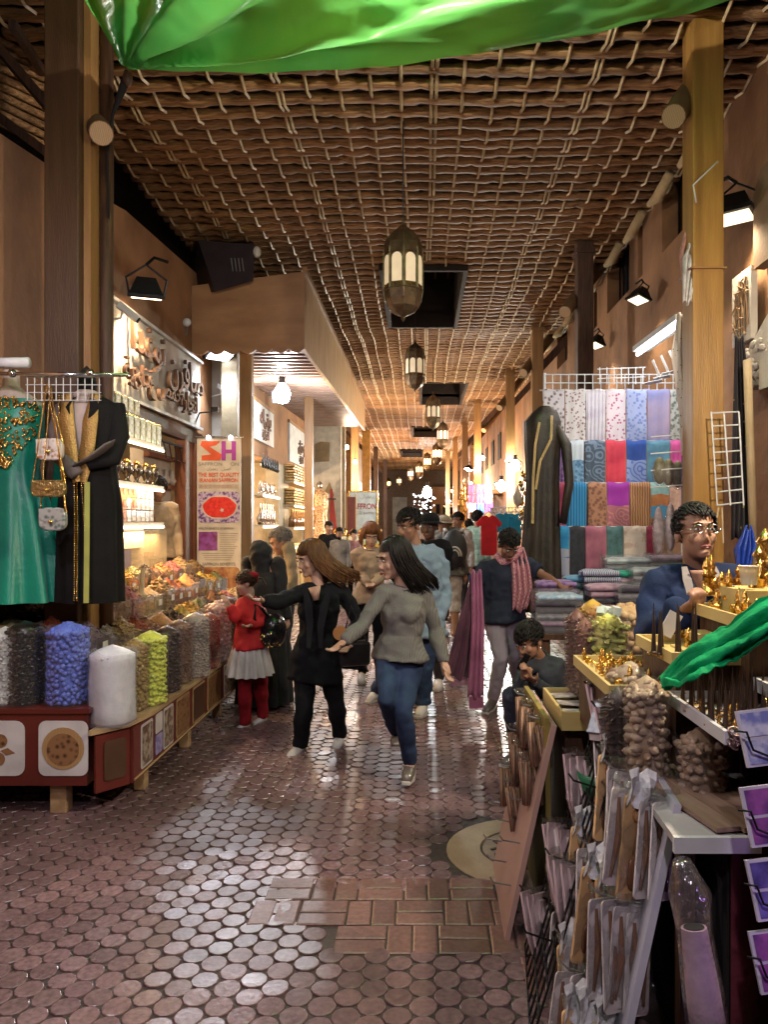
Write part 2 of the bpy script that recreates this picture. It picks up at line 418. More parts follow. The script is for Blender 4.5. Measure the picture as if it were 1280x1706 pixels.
for i in range(-3, 3):
    for j in range(3):
        cx = -.03+i*.2+.03*j; cy = 2.9+j*.2-.01
        if cx < -.42 and j == 0: continue
        if cx > .5: continue
        if (i+j) % 2: brick_piece(cx, cy-.05, .192, .092); brick_piece(cx, cy+.05, .192, .092)
        else: brick_piece(cx-.05, cy, .092, .192); brick_piece(cx+.05, cy, .092, .192)
for k, (bx_, by_) in enumerate(((.47, 2.72), (.47, 2.6))): brick_piece(bx_, by_, .2, .1)
# manhole
mh = thing('manhole', 'round manhole with raised dashes set in a sandy concrete ring by the panels', 'manhole', (MH[0], MH[1], 0))
mh['kind'] = 'structure'; del mh['category']
mb = MB(); mb.lathe([(.39, -.02), (.39, -.004), (.375, .004), (.225, .005), (.22, -.01)], 40, (*MH, 0)); mb.build('concrete_ring', SANDM, mh, True, sharp=30)
mb = MB(); mb.lathe([(.212, -.015), (.212, .002), (.2, .004), (.0001, .004)], 36, (*MH, 0)); mb.build('lid', mat('lid_iron', (.3, .22, .16), .5, c2=(.2, .14, .1), vs=12), mh, True, sharp=30)
mb = MB()
for k in range(14):
    a = 2*math.pi*k/14; mb.box((MH[0]+.15*math.cos(a), MH[1]+.15*math.sin(a), .006), (.05, .014, .006), rz=a+(.6 if k % 2 else -.6))
for k in range(6):
    mb.box((MH[0]-.06+.05*(k % 3), MH[1]-.03+.06*(k//3), .006), (.035, .012, .006), rz=.7*k)
mb.build('raised_mark', GROUT, mh)
# ================================================================ reed ceiling
CEIL = 5.1
REED = mat('reed', (.50, .27, .115), .6, c2=(.2, .09, .035), vs=7, stretch=(.6, 7, 7), bump=.7, bs=22, rnd=.25)
ROPE = mat('reed_lath', (.78, .6, .36), .5, c2=(.5, .34, .18), vs=9, bump=.3)
def sag(x, y): return .05*math.sin(.9*y+.7*x)+.04*math.sin(2.1*x+.35*y)+.03*math.sin(2.3*y-1.1*x)
holes = [(-.5, .6, 10.3, 13.2), (.05, 1.15, 18.5, 21.8), (-.25, .75, 27, 30), (-.9, .1, 36, 39)]
ceil = MB().b2(-3.0, 2.75, 3.4, 10.3, 5.22, 5.26).build('reed_ceiling', mat('ceiling_gap_shade', (.02, .012, .008), .9, bump=0), kind='structure')  # near-black colour puts shade into the gaps between the bundles
PITCH = .2; XL, XR = -3.0, 2.7
def bundle(x0, x1, seed, fine=True):
    r_ = random.Random(seed); t = MB(); st = .0625 if fine else .25; n = max(2, int(round((x1-x0)/st))); path = []; rad = []
    for i in range(n+1):
        x = x0+(x1-x0)*i/n; ph = i % 4
        if ph == 0 or not fine: bulge = r_.uniform(.86, 1.12)
        k = (.80, .98, 1.0, .98)[ph]*(bulge if ph else 1) if fine else bulge
        path.append((x, r_.gauss(0, .0035), r_.gauss(0, .003)+.010*math.sin(2.1*x+3))); rad.append((.042*k, .064*k))
    # ell axes: frame(u) for +x dir -> u is horizontal
    t.tube(path, [(b_, a_) for a_, b_ in rad], 8 if fine else 6)
    return t.mesh('reed_bundle', REED, True)
full = [bundle(XL, XR, s) for s in range(7)]; fullc = [bundle(XL, XR, s, False) for s in range(3)]
hm = {}
for h in holes:
    hm[h] = ([bundle(XL, h[0], 11+s) for s in range(2)], [bundle(h[1], XR, 21+s) for s in range(2)])
y = 3.6; i = 0
def addrow(me, y, z):
    o = bpy.data.objects.new('reed_bundle', me); COL.objects.link(o); o.location = (0, y, z); par(o, ceil)
    o.location = Vector(o.location)-wloc(ceil); o.rotation_euler = (0, rng.gauss(0, .002), rng.gauss(0, .003))
while y < 50:
    z = CEIL+.05+.04*math.sin(.9*y)+.02*math.sin(2.7*y)
    hh = [h for h in holes if h[2] < y < h[3]]
    if hh: addrow(rng.choice(hm[hh[0]][0]), y, z); addrow(rng.choice(hm[hh[0]][1]), y, z)
    else: addrow(rng.choice(full if y < 22 else fullc), y, z)
    y += PITCH if y < 34 else .3; i += 1
# laths woven over and under the bundles
xs = []; x = XL+.1; k = 0
while x < XR-.05:
    xs.append((x, k)); x += .25
    if k % 5 == 2: xs.append((x-.21, k))
    k += 1
for x, k in xs:
    segs = []; inhole = [h for h in holes if h[0]-.02 < x < h[1]+.02]
    a = 3.6
    for h in inhole: segs.append((a, h[2])); a = h[3]
    segs.append((a, 40))
    for (a, b_) in segs:
        t = MB(); n = int((b_-a)/(.1 if b_ < 41 else .2)); path = []
        for q in range(n+1):
            yy = a+(b_-a)*q/n; w = math.cos(math.pi*(yy-3.6)/PITCH+math.pi*(k % 2))
            zz = CEIL+.05+.04*math.sin(.9*yy)+.02*math.sin(2.7*yy)+.010*math.sin(2.1*x+3)-.034-.03*w
            path.append((x+.008*math.sin(yy*1.7+x*5), yy, zz))
        t.tube(path, .014, 4, caps=False); t.build('lath', ROPE, ceil)
# roof deck above, with light wells
SKYD = mat('dark_boards', (.022, .014, .01), .9)
mb = MB(); ya = 3.4
for h in holes:
    mb.b2(-6, 5.5, ya, h[2], 5.28, 5.36); mb.b2(-6, h[0], h[2], h[3], 5.28, 5.36); mb.b2(h[1], 5.5, h[2], h[3], 5.28, 5.36); ya = h[3]
mb.b2(-6, 5.5, ya, 56, 5.28, 5.36); mb.build('roof_deck', SKYD, kind='structure')
for i, h in enumerate(holes):
    t = thing('roof_vent', ['nearest square dark opening in the reed ceiling behind the first lantern', 'second dark opening in the reed ceiling with a barred grid',
              'third dark opening in the far reed ceiling', 'farthest dark opening in the reed ceiling'][i], 'vent', (h[0], h[2], 5.1), 'openings in the reed ceiling')
    mb = MB()
    mb.b2(h[0]-.06, h[0], h[2], h[3], 5.05, 6.2).b2(h[1], h[1]+.06, h[2], h[3], 5.05, 6.2).b2(h[0]-.06, h[1]+.06, h[2]-.06, h[2], 5.05, 6.2).b2(h[0]-.06, h[1]+.06, h[3], h[3]+.06, 5.05, 6.2)
    mb.b2(h[0]-.06, h[1]+.06, h[2]-.06, h[3]+.06, 6.2, 6.25); mb.build('shaft', SKYD, t)
    for q in range(5): MB().b2(h[0]+(h[1]-h[0])*(q+.5)/5-.02, h[0]+(h[1]-h[0])*(q+.5)/5+.02, h[2], h[3], 5.9, 5.95).build('grid_bar', WOOD, t)
    for q in range(5): MB().b2(h[0], h[1], h[2]+(h[3]-h[2])*(q+.5)/5-.02, h[2]+(h[3]-h[2])*(q+.5)/5+.02, 5.95, 6.0).build('grid_bar', WOOD, t)
# ================================================================ lanterns
LMET = mat('lantern_metal', (.22, .15, .08), .45, metal=.7, c2=(.12, .08, .05), vs=12, bump=.2)
LPANE = mat('lantern_glass_added_glow', (.75, .66, .5), .3, emit=(1, .72, .42), es=.35, bump=0)  # faint glow added to unlit panes to keep them pale
LPANE2 = mat('lantern_glass_lit', (.9, .7, .45), .3, emit=(1, .6, .25), es=5, bump=0)
LPANE3 = mat('lantern_glass_soft', (.8, .62, .45), .3, emit=(1, .7, .42), es=1.3, bump=0)
def lantern(lab, pane, loc, rodtop, s):
    t = thing('lantern', lab, 'lantern', (0, 0, 0), 'lanterns hanging in a row along the lane')
    n = 8; Rr = .168
    mb = MB()
    mb.lathe([(.004, .5), (.012, .46), (.02, .43), (.055, .39), (.10, .36), (.145, .31), (.165, .25), (Rr, .2), (Rr, .16)], n)      # dome
    mb.lathe([(Rr-.008, .165), (Rr-.008, -.13)], n)
    mb.lathe([(Rr+.004, -.125), (Rr+.006, -.15), (Rr, -.155), (Rr-.004, -.19), (.158, -.23), (.135, -.29), (.095, -.33), (.05, -.355), (.015, -.365), (.02, -.385), (.003, -.41)], n)
    for j in range(n):
        a = 2*math.pi*j/n; mb.bar((Rr*math.cos(a), Rr*math.sin(a), -.15), (Rr*math.cos(a), Rr*math.sin(a), .2), .016)
        for (ra, za), (rb, zb) in (((Rr, .2), (.145, .31)), ((.145, .31), (.055, .39)), ((Rr, -.155), (.158, -.23)), ((.158, -.23), (.095, -.33)), ((.095, -.33), (.015, -.365))):
            mb.bar((ra*math.cos(a), ra*math.sin(a), za), (rb*math.cos(a), rb*math.sin(a), zb), .009)
    mb.build('frame', LMET, t)
    rr = Rr*math.cos(math.pi/n)
    for j in range(n):
        a = 2*math.pi*(j+.5)/n; nrm = V(math.cos(a), math.sin(a), 0); u = V(-math.sin(a), math.cos(a), 0); w = .045
        poly = [(-w, -.10), (w, -.10), (w, .10)]+[(w*math.cos(q*math.pi/6), .10+w*math.sin(q*math.pi/6)) for q in range(1, 6)]+[(-w, .10)]
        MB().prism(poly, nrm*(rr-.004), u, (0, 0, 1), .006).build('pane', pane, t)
        b = MB()
        for q in range(5): b.box(nrm*(rr+.001)+u*(-.034+.017*q)+V(0, 0, -.125), (.008, .008, .02), rz=a)
        b.build('fretwork', BRASS, t)
    MB().tube([(0, 0, .49), (0, 0, .49+rodtop/s)], .006).build('hanging_rod', IRON, t)
    t.location = loc; t.scale = (s, s, s); t.rotation_euler = (0, 0, .2+loc[0])
    return t
LN = [(672, 457, 6.5, 'nearest and largest brass lantern with cream arched panes under the reed ceiling', 0, 1.0),
      (692, 613, 11.8, 'second lantern with yellowish metal and pale panes beyond the largest one', 0, .93),
      (722, 688, 16.0, 'third lantern, olive toned, overlapping the fourth one behind it', 0, .93),
      (738, 726, 20.7, 'fourth lantern with white panes just right of and behind the third', 1, .93),
      (729, 757, 26, 'brightly lit square caged lantern, fifth in the row', 2, 1.0),
      (712, 770, 30.5, 'brightly lit lantern left of the fifth one', 2, .95),
      (699, 783, 33.5, 'softly glowing pale pink lantern between the lit one and the far small ones', 1, 1.0),
      (684, 790, 38, 'narrow pale lantern, third from the far end', 1, .95),
      (665, 802, 43, 'small dim lantern near the far end of the row', 1, .9),
      (647, 806, 47, 'tiny orange lit lantern farthest away at the left', 2, .9)]
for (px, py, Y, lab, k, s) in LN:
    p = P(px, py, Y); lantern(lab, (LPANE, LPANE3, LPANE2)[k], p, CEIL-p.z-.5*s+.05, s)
    if k == 2: lamp('POINT', p, 60, (1, .62, .3), .15, name='lantern_light')
# ================================================================ posts and logs
def post(x, y, w, zt, lab, m=WOODM, brace=1, z0=0, d=None):
    d = d or w
    t = thing('wooden_post', lab, 'post', (x, y, z0))
    MB().b2(x-w/2, x+w/2, y-d/2, y+d/2, z0, zt).build('shaft', m, t, bev=.008)
    MB().b2(x-w/2-.02, x+w/2+.02, y-d/2-.02, y+d/2+.02, zt-.16, zt-.1).build('collar', m, t)
    if brace:
        s = brace
        MB().bar((x+.03*s, y+w*.2, zt-.9), (x-.75*s, y+w*.2, zt-.05), .1, .13).build('brace', WOOD, t)
    return t
def log(a, b_, r, lab):
    t = thing('roof_log', lab, 'log', a)
    MB().tube([Vector(a)+(Vector(b_)-Vector(a))*k/4 for k in range(5)], [r, r*1.03, r*.98, r*1.02, r], 14).build('trunk', mat('log_bark', (.2, .11, .05), .7, vs=6, bump=.4), t, True, sharp=50)
    d = (Vector(b_)-Vector(a)).normalized()
    MB().tube([Vector(a)-d*.004, Vector(a)+d*.002], r*.93, 14).build('end_grain', mat('end_grain', (.55, .36, .2), .7, tex='wave', vs=30), t)
    return t
# left near post (two shafts) and its log
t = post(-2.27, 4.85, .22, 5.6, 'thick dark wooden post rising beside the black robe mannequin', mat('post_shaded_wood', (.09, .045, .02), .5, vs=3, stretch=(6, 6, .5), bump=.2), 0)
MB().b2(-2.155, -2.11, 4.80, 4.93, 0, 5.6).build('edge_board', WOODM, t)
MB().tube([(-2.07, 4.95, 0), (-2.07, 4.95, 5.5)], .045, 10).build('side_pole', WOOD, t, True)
log(V(-2.02, 4.75, 4.07), V(-2.35, 5.3, 4.5), .075, 'short round roof log with its sawn end showing right of the thick left post')
# right near post
t = post(2.0, 5.3, .215, 5.7, 'tall yellow lit wooden post beside the glasses man at right', mat('yellow_post_wood', (.42, .215, .05), .42, c2=(.27, .13, .03), vs=2.2, stretch=(6, 6, .4), bump=.2, coat=.25), 0)
MB().tube([(1.9, 5.15, 3.8), (1.86, 5.1, 3.9), (2.02, 5.08, 4.05)], .006).build('cable', WHITEM, t, True)
MB().b2(1.87, 2.12, 5.17, 5.44, 3.36, 3.37).build('joint_band', WOODM, t)
log(V(1.76, 5.2, 4.42), V(2.3, 5.9, 5.25), .085, 'round roof log with a pale sawn end left of the yellow post')
for i, (y, lab) in enumerate([(9.5, 'dark wooden post behind the scarf rack with a log crossing it'), (13.3, 'second dark post on the right row, above the abaya mannequin'),
                              (17.3, 'third post on the right row near the bright street lamp'), (21.5, 'fourth post of the right row beside the hanging scarves'),
                              (26, 'far orange lit post of the right row'), (31, 'farther post of the right row'), (36.5, 'farthest post of the right row')]):
    post(2.08-(.02*y if y > 20 else 0), y, .2, 5.15, lab, WOOD if y < 12 else WOODM, -1 if y > 12 else 0)
    if y < 30: log(V(1.82, y-.1, 4.25), V(2.5, y+.9, 5.15), .08, 'round diagonal roof log crossing the %s' % ['dark post behind the scarf rack', 'second right row post', 'third right row post', 'fourth right row post', 'far orange post'][i])
for i, (x, y, w, lab, m) in enumerate([(-2.14, 9.25, .15, 'lit brown post just right of the saffron banner', WOODM), (-2.42, 9.6, .2, 'greyish post between the banner wall and the lit brown post', mat('grey_post', (.3, .24, .15), .6, bump=.2)),
                           (-2.06, 13.9, .15, 'slim orange brown post under the slatted canopy', WOODM), (-2.05, 19.6, .2, 'grey post right of the pale end wall', mat('grey_post')),
                           (-1.95, 22.5, .22, 'post wrapped by hanging string lamps on the left', WOODM), (-2.0, 28, .3, 'bright yellow orange square post on the left', mat('amber_post', (.75, .42, .1), .45, bump=.1)),
                           (-2.0, 34, .2, 'far thin post on the left beside the tiny lanterns', WOOD), (-1.9, 41, .2, 'farthest thin post on the left', WOOD)]):
    post(x, y, w, 4.25 if i < 3 else 5.1, lab, m, 1 if y > 20 else 0)
# ================================================================ left buildings
LB = thing('left_building', 'long ochre plastered shop building on the left with a letter sign over the spice shop', 'building', (-2.75, 6, 0))
def wpoly(name, pts, m, t, par_, x=-2.75):   # wall slab lying in plane X = x, pts (y,z)
    return MB().prism(pts, (x-t, 0, 0), (0, 1, 0), (0, 0, 1), t).build(name, m, par_)
wpoly('near_wall', [(1.0, 0), (5.9, 0), (5.9, 4.3), (4.9, 4.15), (3, 4.2), (1, 4.4)], PLASTER, .25, LB)
wpoly('upper_wall', [(5.9, 2.7), (9.9, 2.7), (9.9, 4.72), (7, 4.52), (5.9, 4.3)], PLASTER, .25, LB)
wpoly('near_pier', [(5.9, 0), (6.2, 0), (6.2, 2.7), (5.9, 2.7)], PLASTER, .25, LB)
CREAM = mat('cream_paint', (.6, .45, .28), .7, bump=.1)
mb = MB(); mb.b2(-4.4, -4.3, 5.9, 9.9, 0, 3).b2(-4.3, -2.98, 5.8, 5.9, 0, 3).b2(-4.3, -3.0, 9.9, 10, 0, 3); mb.build('shop_inner_wall', CREAM, LB)
MB().b2(-4.3, -3.0, 5.9, 9.9, 2.9, 3).build('shop_ceiling', CREAM, LB)
MB().b2(-2.79, -2.70, 6.2, 9.3, 2.56, 2.7).build('lintel', WOOD, LB)
for y0, y1 in ((8.62, 8.72), (8.98, 9.2)): MB().b2(-2.82, -2.7, y0, y1, 0, 2.56).build('door_post', mat('red_brown_wood', (.22, .07, .03), .5, bump=.2), LB)
MB().b2(-2.80, -2.72, 8.72, 8.98, 0, 2.56).build('door_board', mat('red_brown_wood'), LB)
# sign panel with raised arabic letters
MB().b2(-2.75, -2.715, 6.35, 9.25, 2.78, 3.56).build('sign_panel', WPLAST, LB)
for a, b_ in (((-2.70, 6.33, 2.76), (-2.70, 9.27, 2.76)), ((-2.70, 6.33, 3.58), (-2.70, 9.27, 3.58)), ((-2.70, 6.35, 2.76), (-2.70, 6.35, 3.58))):
    MB().bar(a, b_, .04, .03).build('sign_trim', WHITEM, LB)
LETT = mat('letter_bronze', (.16, .09, .06), .4, metal=.3, bump=0)
sgn = KIDS[LB.name][-4]
AU = (0, 1, 0); AV = (0, 0, 1)
text(arab('صافرن')+' ', 'letters', LETT, (-2.66, 8.6, 3.13), AU, AV, .46, LB, ext=.02, bold=.004)
text(arab('نوغدا'), 'letters', LETT, (-2.66, 7.35, 3.22), AU, AV, .46, LB, ext=.02, bold=.004)
text(arab('لتجارة'), 'letters', LETT, (-2.66, 8.62, 2.9), AU, AV, .27, LB, ext=.018, bold=.003)
text(arab('حمص'), 'letters', LETT, (-2.66, 7.95, 2.92), AU, AV, .27, LB, ext=.018, bold=.003)
text(arab('غذائية'), 'letters', LETT, (-2.66, 7.1, 2.92), AU, AV, .27, LB, ext=.018, bold=.003)
# white wall return behind the banner, and second shop
MB().b2(-2.75, -2.3, 9.9, 10.0, 0, 3.75).build('return_wall', WPLAST, LB)
wpoly('pier', [(9.92, 0), (12.0, 0), (12.0, 3.75), (9.92, 3.75)], WPLAST, .2, LB)
wpoly('upper_wall', [(12.0, 2.75), (18.9, 2.75), (18.9, 3.75), (12.0, 3.75)], PLASTER, .2, LB)
wpoly('pier', [(14.3, 0), (15.4, 0), (15.4, 2.75), (14.3, 2.75)], mat('grey_post'), .25, LB, x=-2.7)
wpoly('upper_wall', [(9.92, 3.75), (19, 3.75), (19, 4.6), (9.92, 4.6)], PLASTER, .15, LB)
mb = MB(); mb.b2(-4.2, -4.1, 12, 18.9, 0, 2.9).b2(-4.1, -2.95, 14.8, 14.9, 0, 2.9).b2(-4.1, -2.95, 18.8, 18.9, 0, 2.9).b2(-4.1, -2.95, 12, 12.1, 0, 2.9); mb.build('shop_inner_wall', CREAM, LB)
MB().b2(-4.1, -2.96, 12.1, 18.8, 2.8, 2.9).build('shop_ceiling', CREAM, LB)
MB().b2(-2.98, -2.0, 19.0, 19.15, 0, 4.3).build('end_wall', mat('pale_end_wall', (.72, .63, .52), .8, bump=.15), LB)
for (y0, y1, z0, z1, s1, s2) in ((12.3, 13.9, 3.0, 3.62, 'شاورما', 'ORIGINAL'), (15.6, 18.5, 2.9, 3.7, 'زعفران', 'SAFFRON')):
    MB().b2(-2.75, -2.71, y0, y1, z0, z1).build('shop_sign', WHITEM, LB)
    MB().b2(-2.745, -2.70, y0-.05, y1+.05, z1, z1+.06).build('sign_trim', WOODM, LB)
    text(arab('بوتيك') if y0 < 13 else arab('زعفران'), 'letters', LETT, (-2.70, (y0+y1)/2, z0+.32), AU, AV, .34, LB, ext=.02, bold=.01)
    text(arab('التجارة'), 'letters', LETT, (-2.70, (y0+y1)/2, z0+.08), AU, AV, .2, LB, ext=.02, bold=.01)
# shutter-like purple box over the wall
dv = thing('duct_box', 'dark metal duct box wedged between the ceiling and the canopy top', 'duct', (-2.3, 8.9, 4.65))
MB().hexa([P(300, 470, 9.0)+V(0, .5, 0), P(358, 486, 8.9), P(422, 468, 8.9), P(420, 440, 9.9)] +
          [P(300, 380, 9.0)+V(0, .5, 0), P(330, 400, 8.9), P(424, 408, 8.9), P(420, 400, 9.9)]).build('housing', mat('duct_metal', (.05, .035, .04), .4, metal=.4), dv)
for k in range(4): MB().bar(P(385+6*k, 430, 8.88), P(388+6*k, 452, 8.88), .012).build('louvre', STEEL, dv)
MB().ell(P(428, 420, 8.9), (.05, .05, .07), 8, 5).build('torn_tape', WPLAST, dv)
# canopy
FASC = mat('fascia_wood', (.42, .23, .11), .45, c2=(.30, .15, .07), vs=1.6, stretch=(1, 1, 3), bump=.15, coat=.15)
cn = thing('canopy', 'boxy brown fascia canopy with scalloped edge and slatted underside on the left', 'canopy', (-2.0, 9, 3.7))
x0, x1 = -2.74, -1.39; n = 28
sc_ = [(x0+(x1-x0)*k/n, 3.70-.05*abs(math.sin(math.pi*k/n*7))-.03*(1-k/n)) for k in range(n+1)]
MB().prism(sc_+[(x1, 4.62), (x0, 4.45)], (0, 9.0, 0), (1, 0, 0), (0, 0, 1), -.05).build('front_fascia', FASC, cn)
MB().prism([(9.03, 3.7), (19, 3.95), (19, 4.62), (9.03, 4.62)], (-1.44, 0, 0), (0, 1, 0), (0, 0, 1), .05).build('side_fascia', mat('fascia_side_wood', (.5, .31, .14), .45, c2=(.36, .2, .09), vs=1.6, stretch=(1, 3, 1), bump=.15, coat=.15), cn)
MB().b2(-1.41, -1.365, 9.0, 19, 4.62, 4.68).build('top_trim', WOODM, cn)
for k in range(40): MB().b2(-2.74, -1.45, 9.2+.245*k, 9.2+.245*k+.06, 3.80+.006*k, 3.828+.006*k).build('slat', mat('slat_wood', (.42, .27, .2), .4, bump=.1), cn)
MB().b2(-2.74, -1.45, 9.1, 19, 4.3, 4.34).build('deck', SKYD, cn)
# far left row of shops
FARW = mat('far_wall', (.30, .18, .1), .8, bump=.2)
for i, (y0, y1, x, z, lab) in enumerate(((20.5, 27, -2.7, 4.0, 'brown shop front beyond the pale end wall on the left'), (29, 38, -2.6, 4.2, 'dark far shop front on the left before the lane ends'))):
    t = thing('shop_building', lab, 'building', (x, y0, 0))
    MB().b2(x-2, x, y0, y1, 2.8, 5.3).build('upper_wall', FARW, t)
    MB().b2(x-2, x-1.6, y0, y1, 0, 2.8).build('back_wall', CREAM, t)
    for q in range(4): MB().b2(x-.2, x, y0+(y1-y0-.3)*q/3, y0+(y1-y0-.3)*q/3+.3, 0, 2.8).build('pier', FARW, t)
    for q in range(3): MB().b2(x-.05, x+.02, y0+.5+(y1-y0)*q/3, y0+1.8+(y1-y0)*q/3, 2.9, 3.4).build('sign', WHITEM, t)
MB().b2(-6.1, -6, -2, 56, 0, 5.4).build('outer_wall', FARW, kind='structure')
MB().b2(-6, -3, -2, 3.4, 5.1, 5.2).build('roof_edge', SKYD, kind='structure')
fb = thing('far_building', 'pale brown building closing the far end of the lane', 'building', (0, 52, 0))
MB().b2(-8, 8, 52, 53, 0, 6).build('wall', mat('far_end_wall', (.3, .2, .14), .9), fb)
MB().b2(-1.9, -.9, 51.6, 52, 0, 3.4).build('pale_bay', WPLAST, fb)
MB().b2(.7, 2.4, 47, 48, 0, 3.9).build('pier', PLASTER, fb)
for q in range(3): MB().b2(1.0+.45*q, 1.25+.45*q, 46.95, 47, 2.2, 2.8).build('window', BLACK, fb)
# ================================================================ right building
RB = thing('right_building', 'ochre plastered building on the right with small dark windows under the reed roof', 'building', (2.6, 8, 0))
def rw(name, pts, m, t=.3, x=2.6): return MB().prism(pts, (x, 0, 0), (0, 1, 0), (0, 0, 1), t).build(name, m, RB)
wins = [(6.9, 8.05), (8.75, 8.95), (9.3, 10.4), (11.0, 11.2), (11.6, 12.6), (13.2, 14.2)]
rw('lower_wall', [(3.2, 0), (22, 0), (22, 4.5), (6.7, 4.5), (5.9, 4.5), (3.2, 4.5)], PLASTER)
ya = 3.2
for w0, w1 in wins: rw('pier', [(ya, 4.5), (w0, 4.5), (w0, 5.3), (ya, 5.3)], PLASTER); ya = w1
rw('pier', [(ya, 4.5), (22, 4.5), (22, 5.3), (ya, 5.3)], PLASTER)
for w0, w1 in wins:
    t = MB().b2(2.82, 2.88, w0, w1, 4.5, 5.3).build('window', BLACK, RB)
    if w1-w0 > .5:
        for q in range(6): MB().tube([(2.75, w0+(w1-w0)*(q+.5)/6, 4.5), (2.75, w0+(w1-w0)*(q+.5)/6, 5.3)], .012, 5).build('bar', IRON, t)
STRAW = mat('straw', (.6, .42, .22), .9, bump=.6)
for k in range(9):
    y = 6.6+k*.95; o = MB().tube([(2.52, y, 5.12), (2.5, y+.3, 5.02), (2.46, y+.5, 4.98+.04*(k % 2))], [.05, .065, .03], 7).build('straw_tuft', STRAW, ceil, True)
# niche + door near right
MB().b2(2.57, 2.6, 4.9, 5.45, 0, 2.4).build('door', WOOD, RB)
MB().b2(2.56, 2.6, 4.82, 4.9, 0, 2.45).build('door_frame', WOODL, RB)
mb = MB()
pts = [(5.0, 2.62), (5.75, 2.62), (5.75, 2.9), (5.4, 3.1), (5.0, 3.15)]
mb.prism(pts, (2.5, 0, 0), (0, 1, 0), (0, 0, 1), .1)
for k in range(60): mb.ell((2.49, 5.0+.75*rng.random(), 2.64+.3*rng.random()), (.02, .05, .025), 6, 4, rot=Matrix.Rotation(rng.uniform(-.6, .6), 4, 'X'))
mb.build('carved_relief', WPLAST, RB, True, sharp=40)
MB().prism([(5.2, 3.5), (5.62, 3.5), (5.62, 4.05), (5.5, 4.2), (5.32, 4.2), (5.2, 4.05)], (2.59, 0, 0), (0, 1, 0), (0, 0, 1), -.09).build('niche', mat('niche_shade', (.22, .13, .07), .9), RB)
t = MB().b2(2.5, 2.55, 5.66, 6.0, 3.0, 3.55).build('carved_panel', WPLAST, RB)
mb = MB()
for k in range(26): mb.tube([(2.49, 5.68+.3*rng.random(), 3.02+.5*rng.random()), (2.485, 5.7+.28*rng.random(), 3.03+.5*rng.random())], .008, 4)
mb.build('carving', mat('carving_brown', (.35, .22, .12), .7), t)
for i, (y0, y1, x, lab) in enumerate(((22, 31, 2.5, 'orange lit shop building on the far right'), (31.5, 46, 2.1, 'farthest pale shop building on the right'))):
    t = thing('shop_building', lab, 'building', (x, y0, 0))
    MB().b2(x, x+1.5, y0, y1, 0, 5.3).build('wall', PLASTER, t)
    for q in range(4): MB().b2(x-.03, x, y0+1+(y1-y0)*q/4, y0+1.8+(y1-y0)*q/4, 3.6, 4.4).build('window', BLACK, t)
    for q in range(3): MB().b2(x-.8, x, y0+.5+(y1-y0)*q/3, y0+2.2+(y1-y0)*q/3, 2.5, 2.6).build('awning', WOODM, t)
MB().b2(4.5, 4.6, -2, 56, 0, 5.4).build('outer_wall', FARW, kind='structure')
# ================================================================ green tarpaulin
TA = P(212, 118, 4.8); TB = P(1252, -6, 4.9)
def tarp(u, v):
    e = TA.lerp(TB, u)+V(0, 0, -.20*math.sin(math.pi*u)*(1-.5*u)-.10*u*(1-u)*4*.2)
    top = V(-1.93+4.5*u, 1.6, 4.75+.25*u)
    p = e.lerp(top, v)
    p.z -= .10*math.sin(math.pi*v)
    d = (p-TA); ang = math.atan2(-d.y, d.x+.02); dist = min(1, d.length/1.2)
    amp = .075*dist*math.exp(-1.0*max(0, d.length-2.2))+.016
    p.z += amp*math.sin(ang*17+.8*mnoise.noise(p*1.1))*(1 if v > .01 else .6)
    p.z += .03*dist*(1-abs(math.sin(ang*9.5+.6*mnoise.noise(p*.9))))**3
    p.z += .035*mnoise.noise(p*2.3)+.012*mnoise.noise(V(p.x*4, p.y*12, 0))
    p.y += .03*mnoise.noise(p*2)
    return p
TARPM = mat('green_tarpaulin', (.03, .42, .10), .26, c2=(.24, .52, .08), vs=1.3, lo=.45, hi=.62, bump=.55, bs=11, coat=.25, trans=0)  # yellow-green patches put the backlight into the tarpaulin colour
_n = TARPM.node_tree.nodes; _l = TARPM.node_tree.links; _t = _n.new('ShaderNodeBsdfTranslucent'); _t.inputs[0].default_value = (.25, .9, .2, 1); _m = _n.new('ShaderNodeMixShader'); _m.inputs[0].default_value = .55
_o = [q for q in _n if q.type == 'OUTPUT_MATERIAL'][0]; _l.new(_n['Principled BSDF'].outputs[0], _m.inputs[1]); _l.new(_t.outputs[0], _m.inputs[2]); _l.new(_m.outputs[0], _o.inputs[0])
mb = MB(); mb.grid(230, 120, tarp); tp = mb.build('green_tarp', TARPM, smooth=True, label='shiny green tarpaulin stretched overhead across the lane', cat='tarpaulin')
t = thing('tie_rope', 'knotted cord tying the tarpaulin corner to the left post', 'rope', TA)
MB().tube([TA, TA+V(-.03, .02, -.08), TA+V(-.12, .06, -.25), TA+V(-.17, .1, -.5), TA+V(-.16, .1, -.9)], [.02, .03, .012, .008, .006], 6).build('cord', BLACK, t, True)
MB().ell(TA+V(0, 0, -.05), (.035, .03, .05), 8, 5).build('knot', WOOD, t, True)

rt = thing('side_roof', 'dark rafters and matting over the side passage at the upper left', 'roof', (-3.2, 5.2, 4.6))
for a, b_ in ((P(-20, 182, 5.3), P(88, 262, 5.3)), (P(-20, 60, 5.0), P(90, 190, 5.2)), (P(20, 40, 4.9), P(70, 120, 5.6))): MB().bar(a, b_, .05, .06).build('rafter', WOOD, rt)
for k in range(10):
    a, b_ = P(-20, 60+15*k, 5.6), P(88, 105+16*k, 5.9); MB().tube([a, a.lerp(b_, .5), b_], .03, 6).build('reed_roll', REED, rt, True)
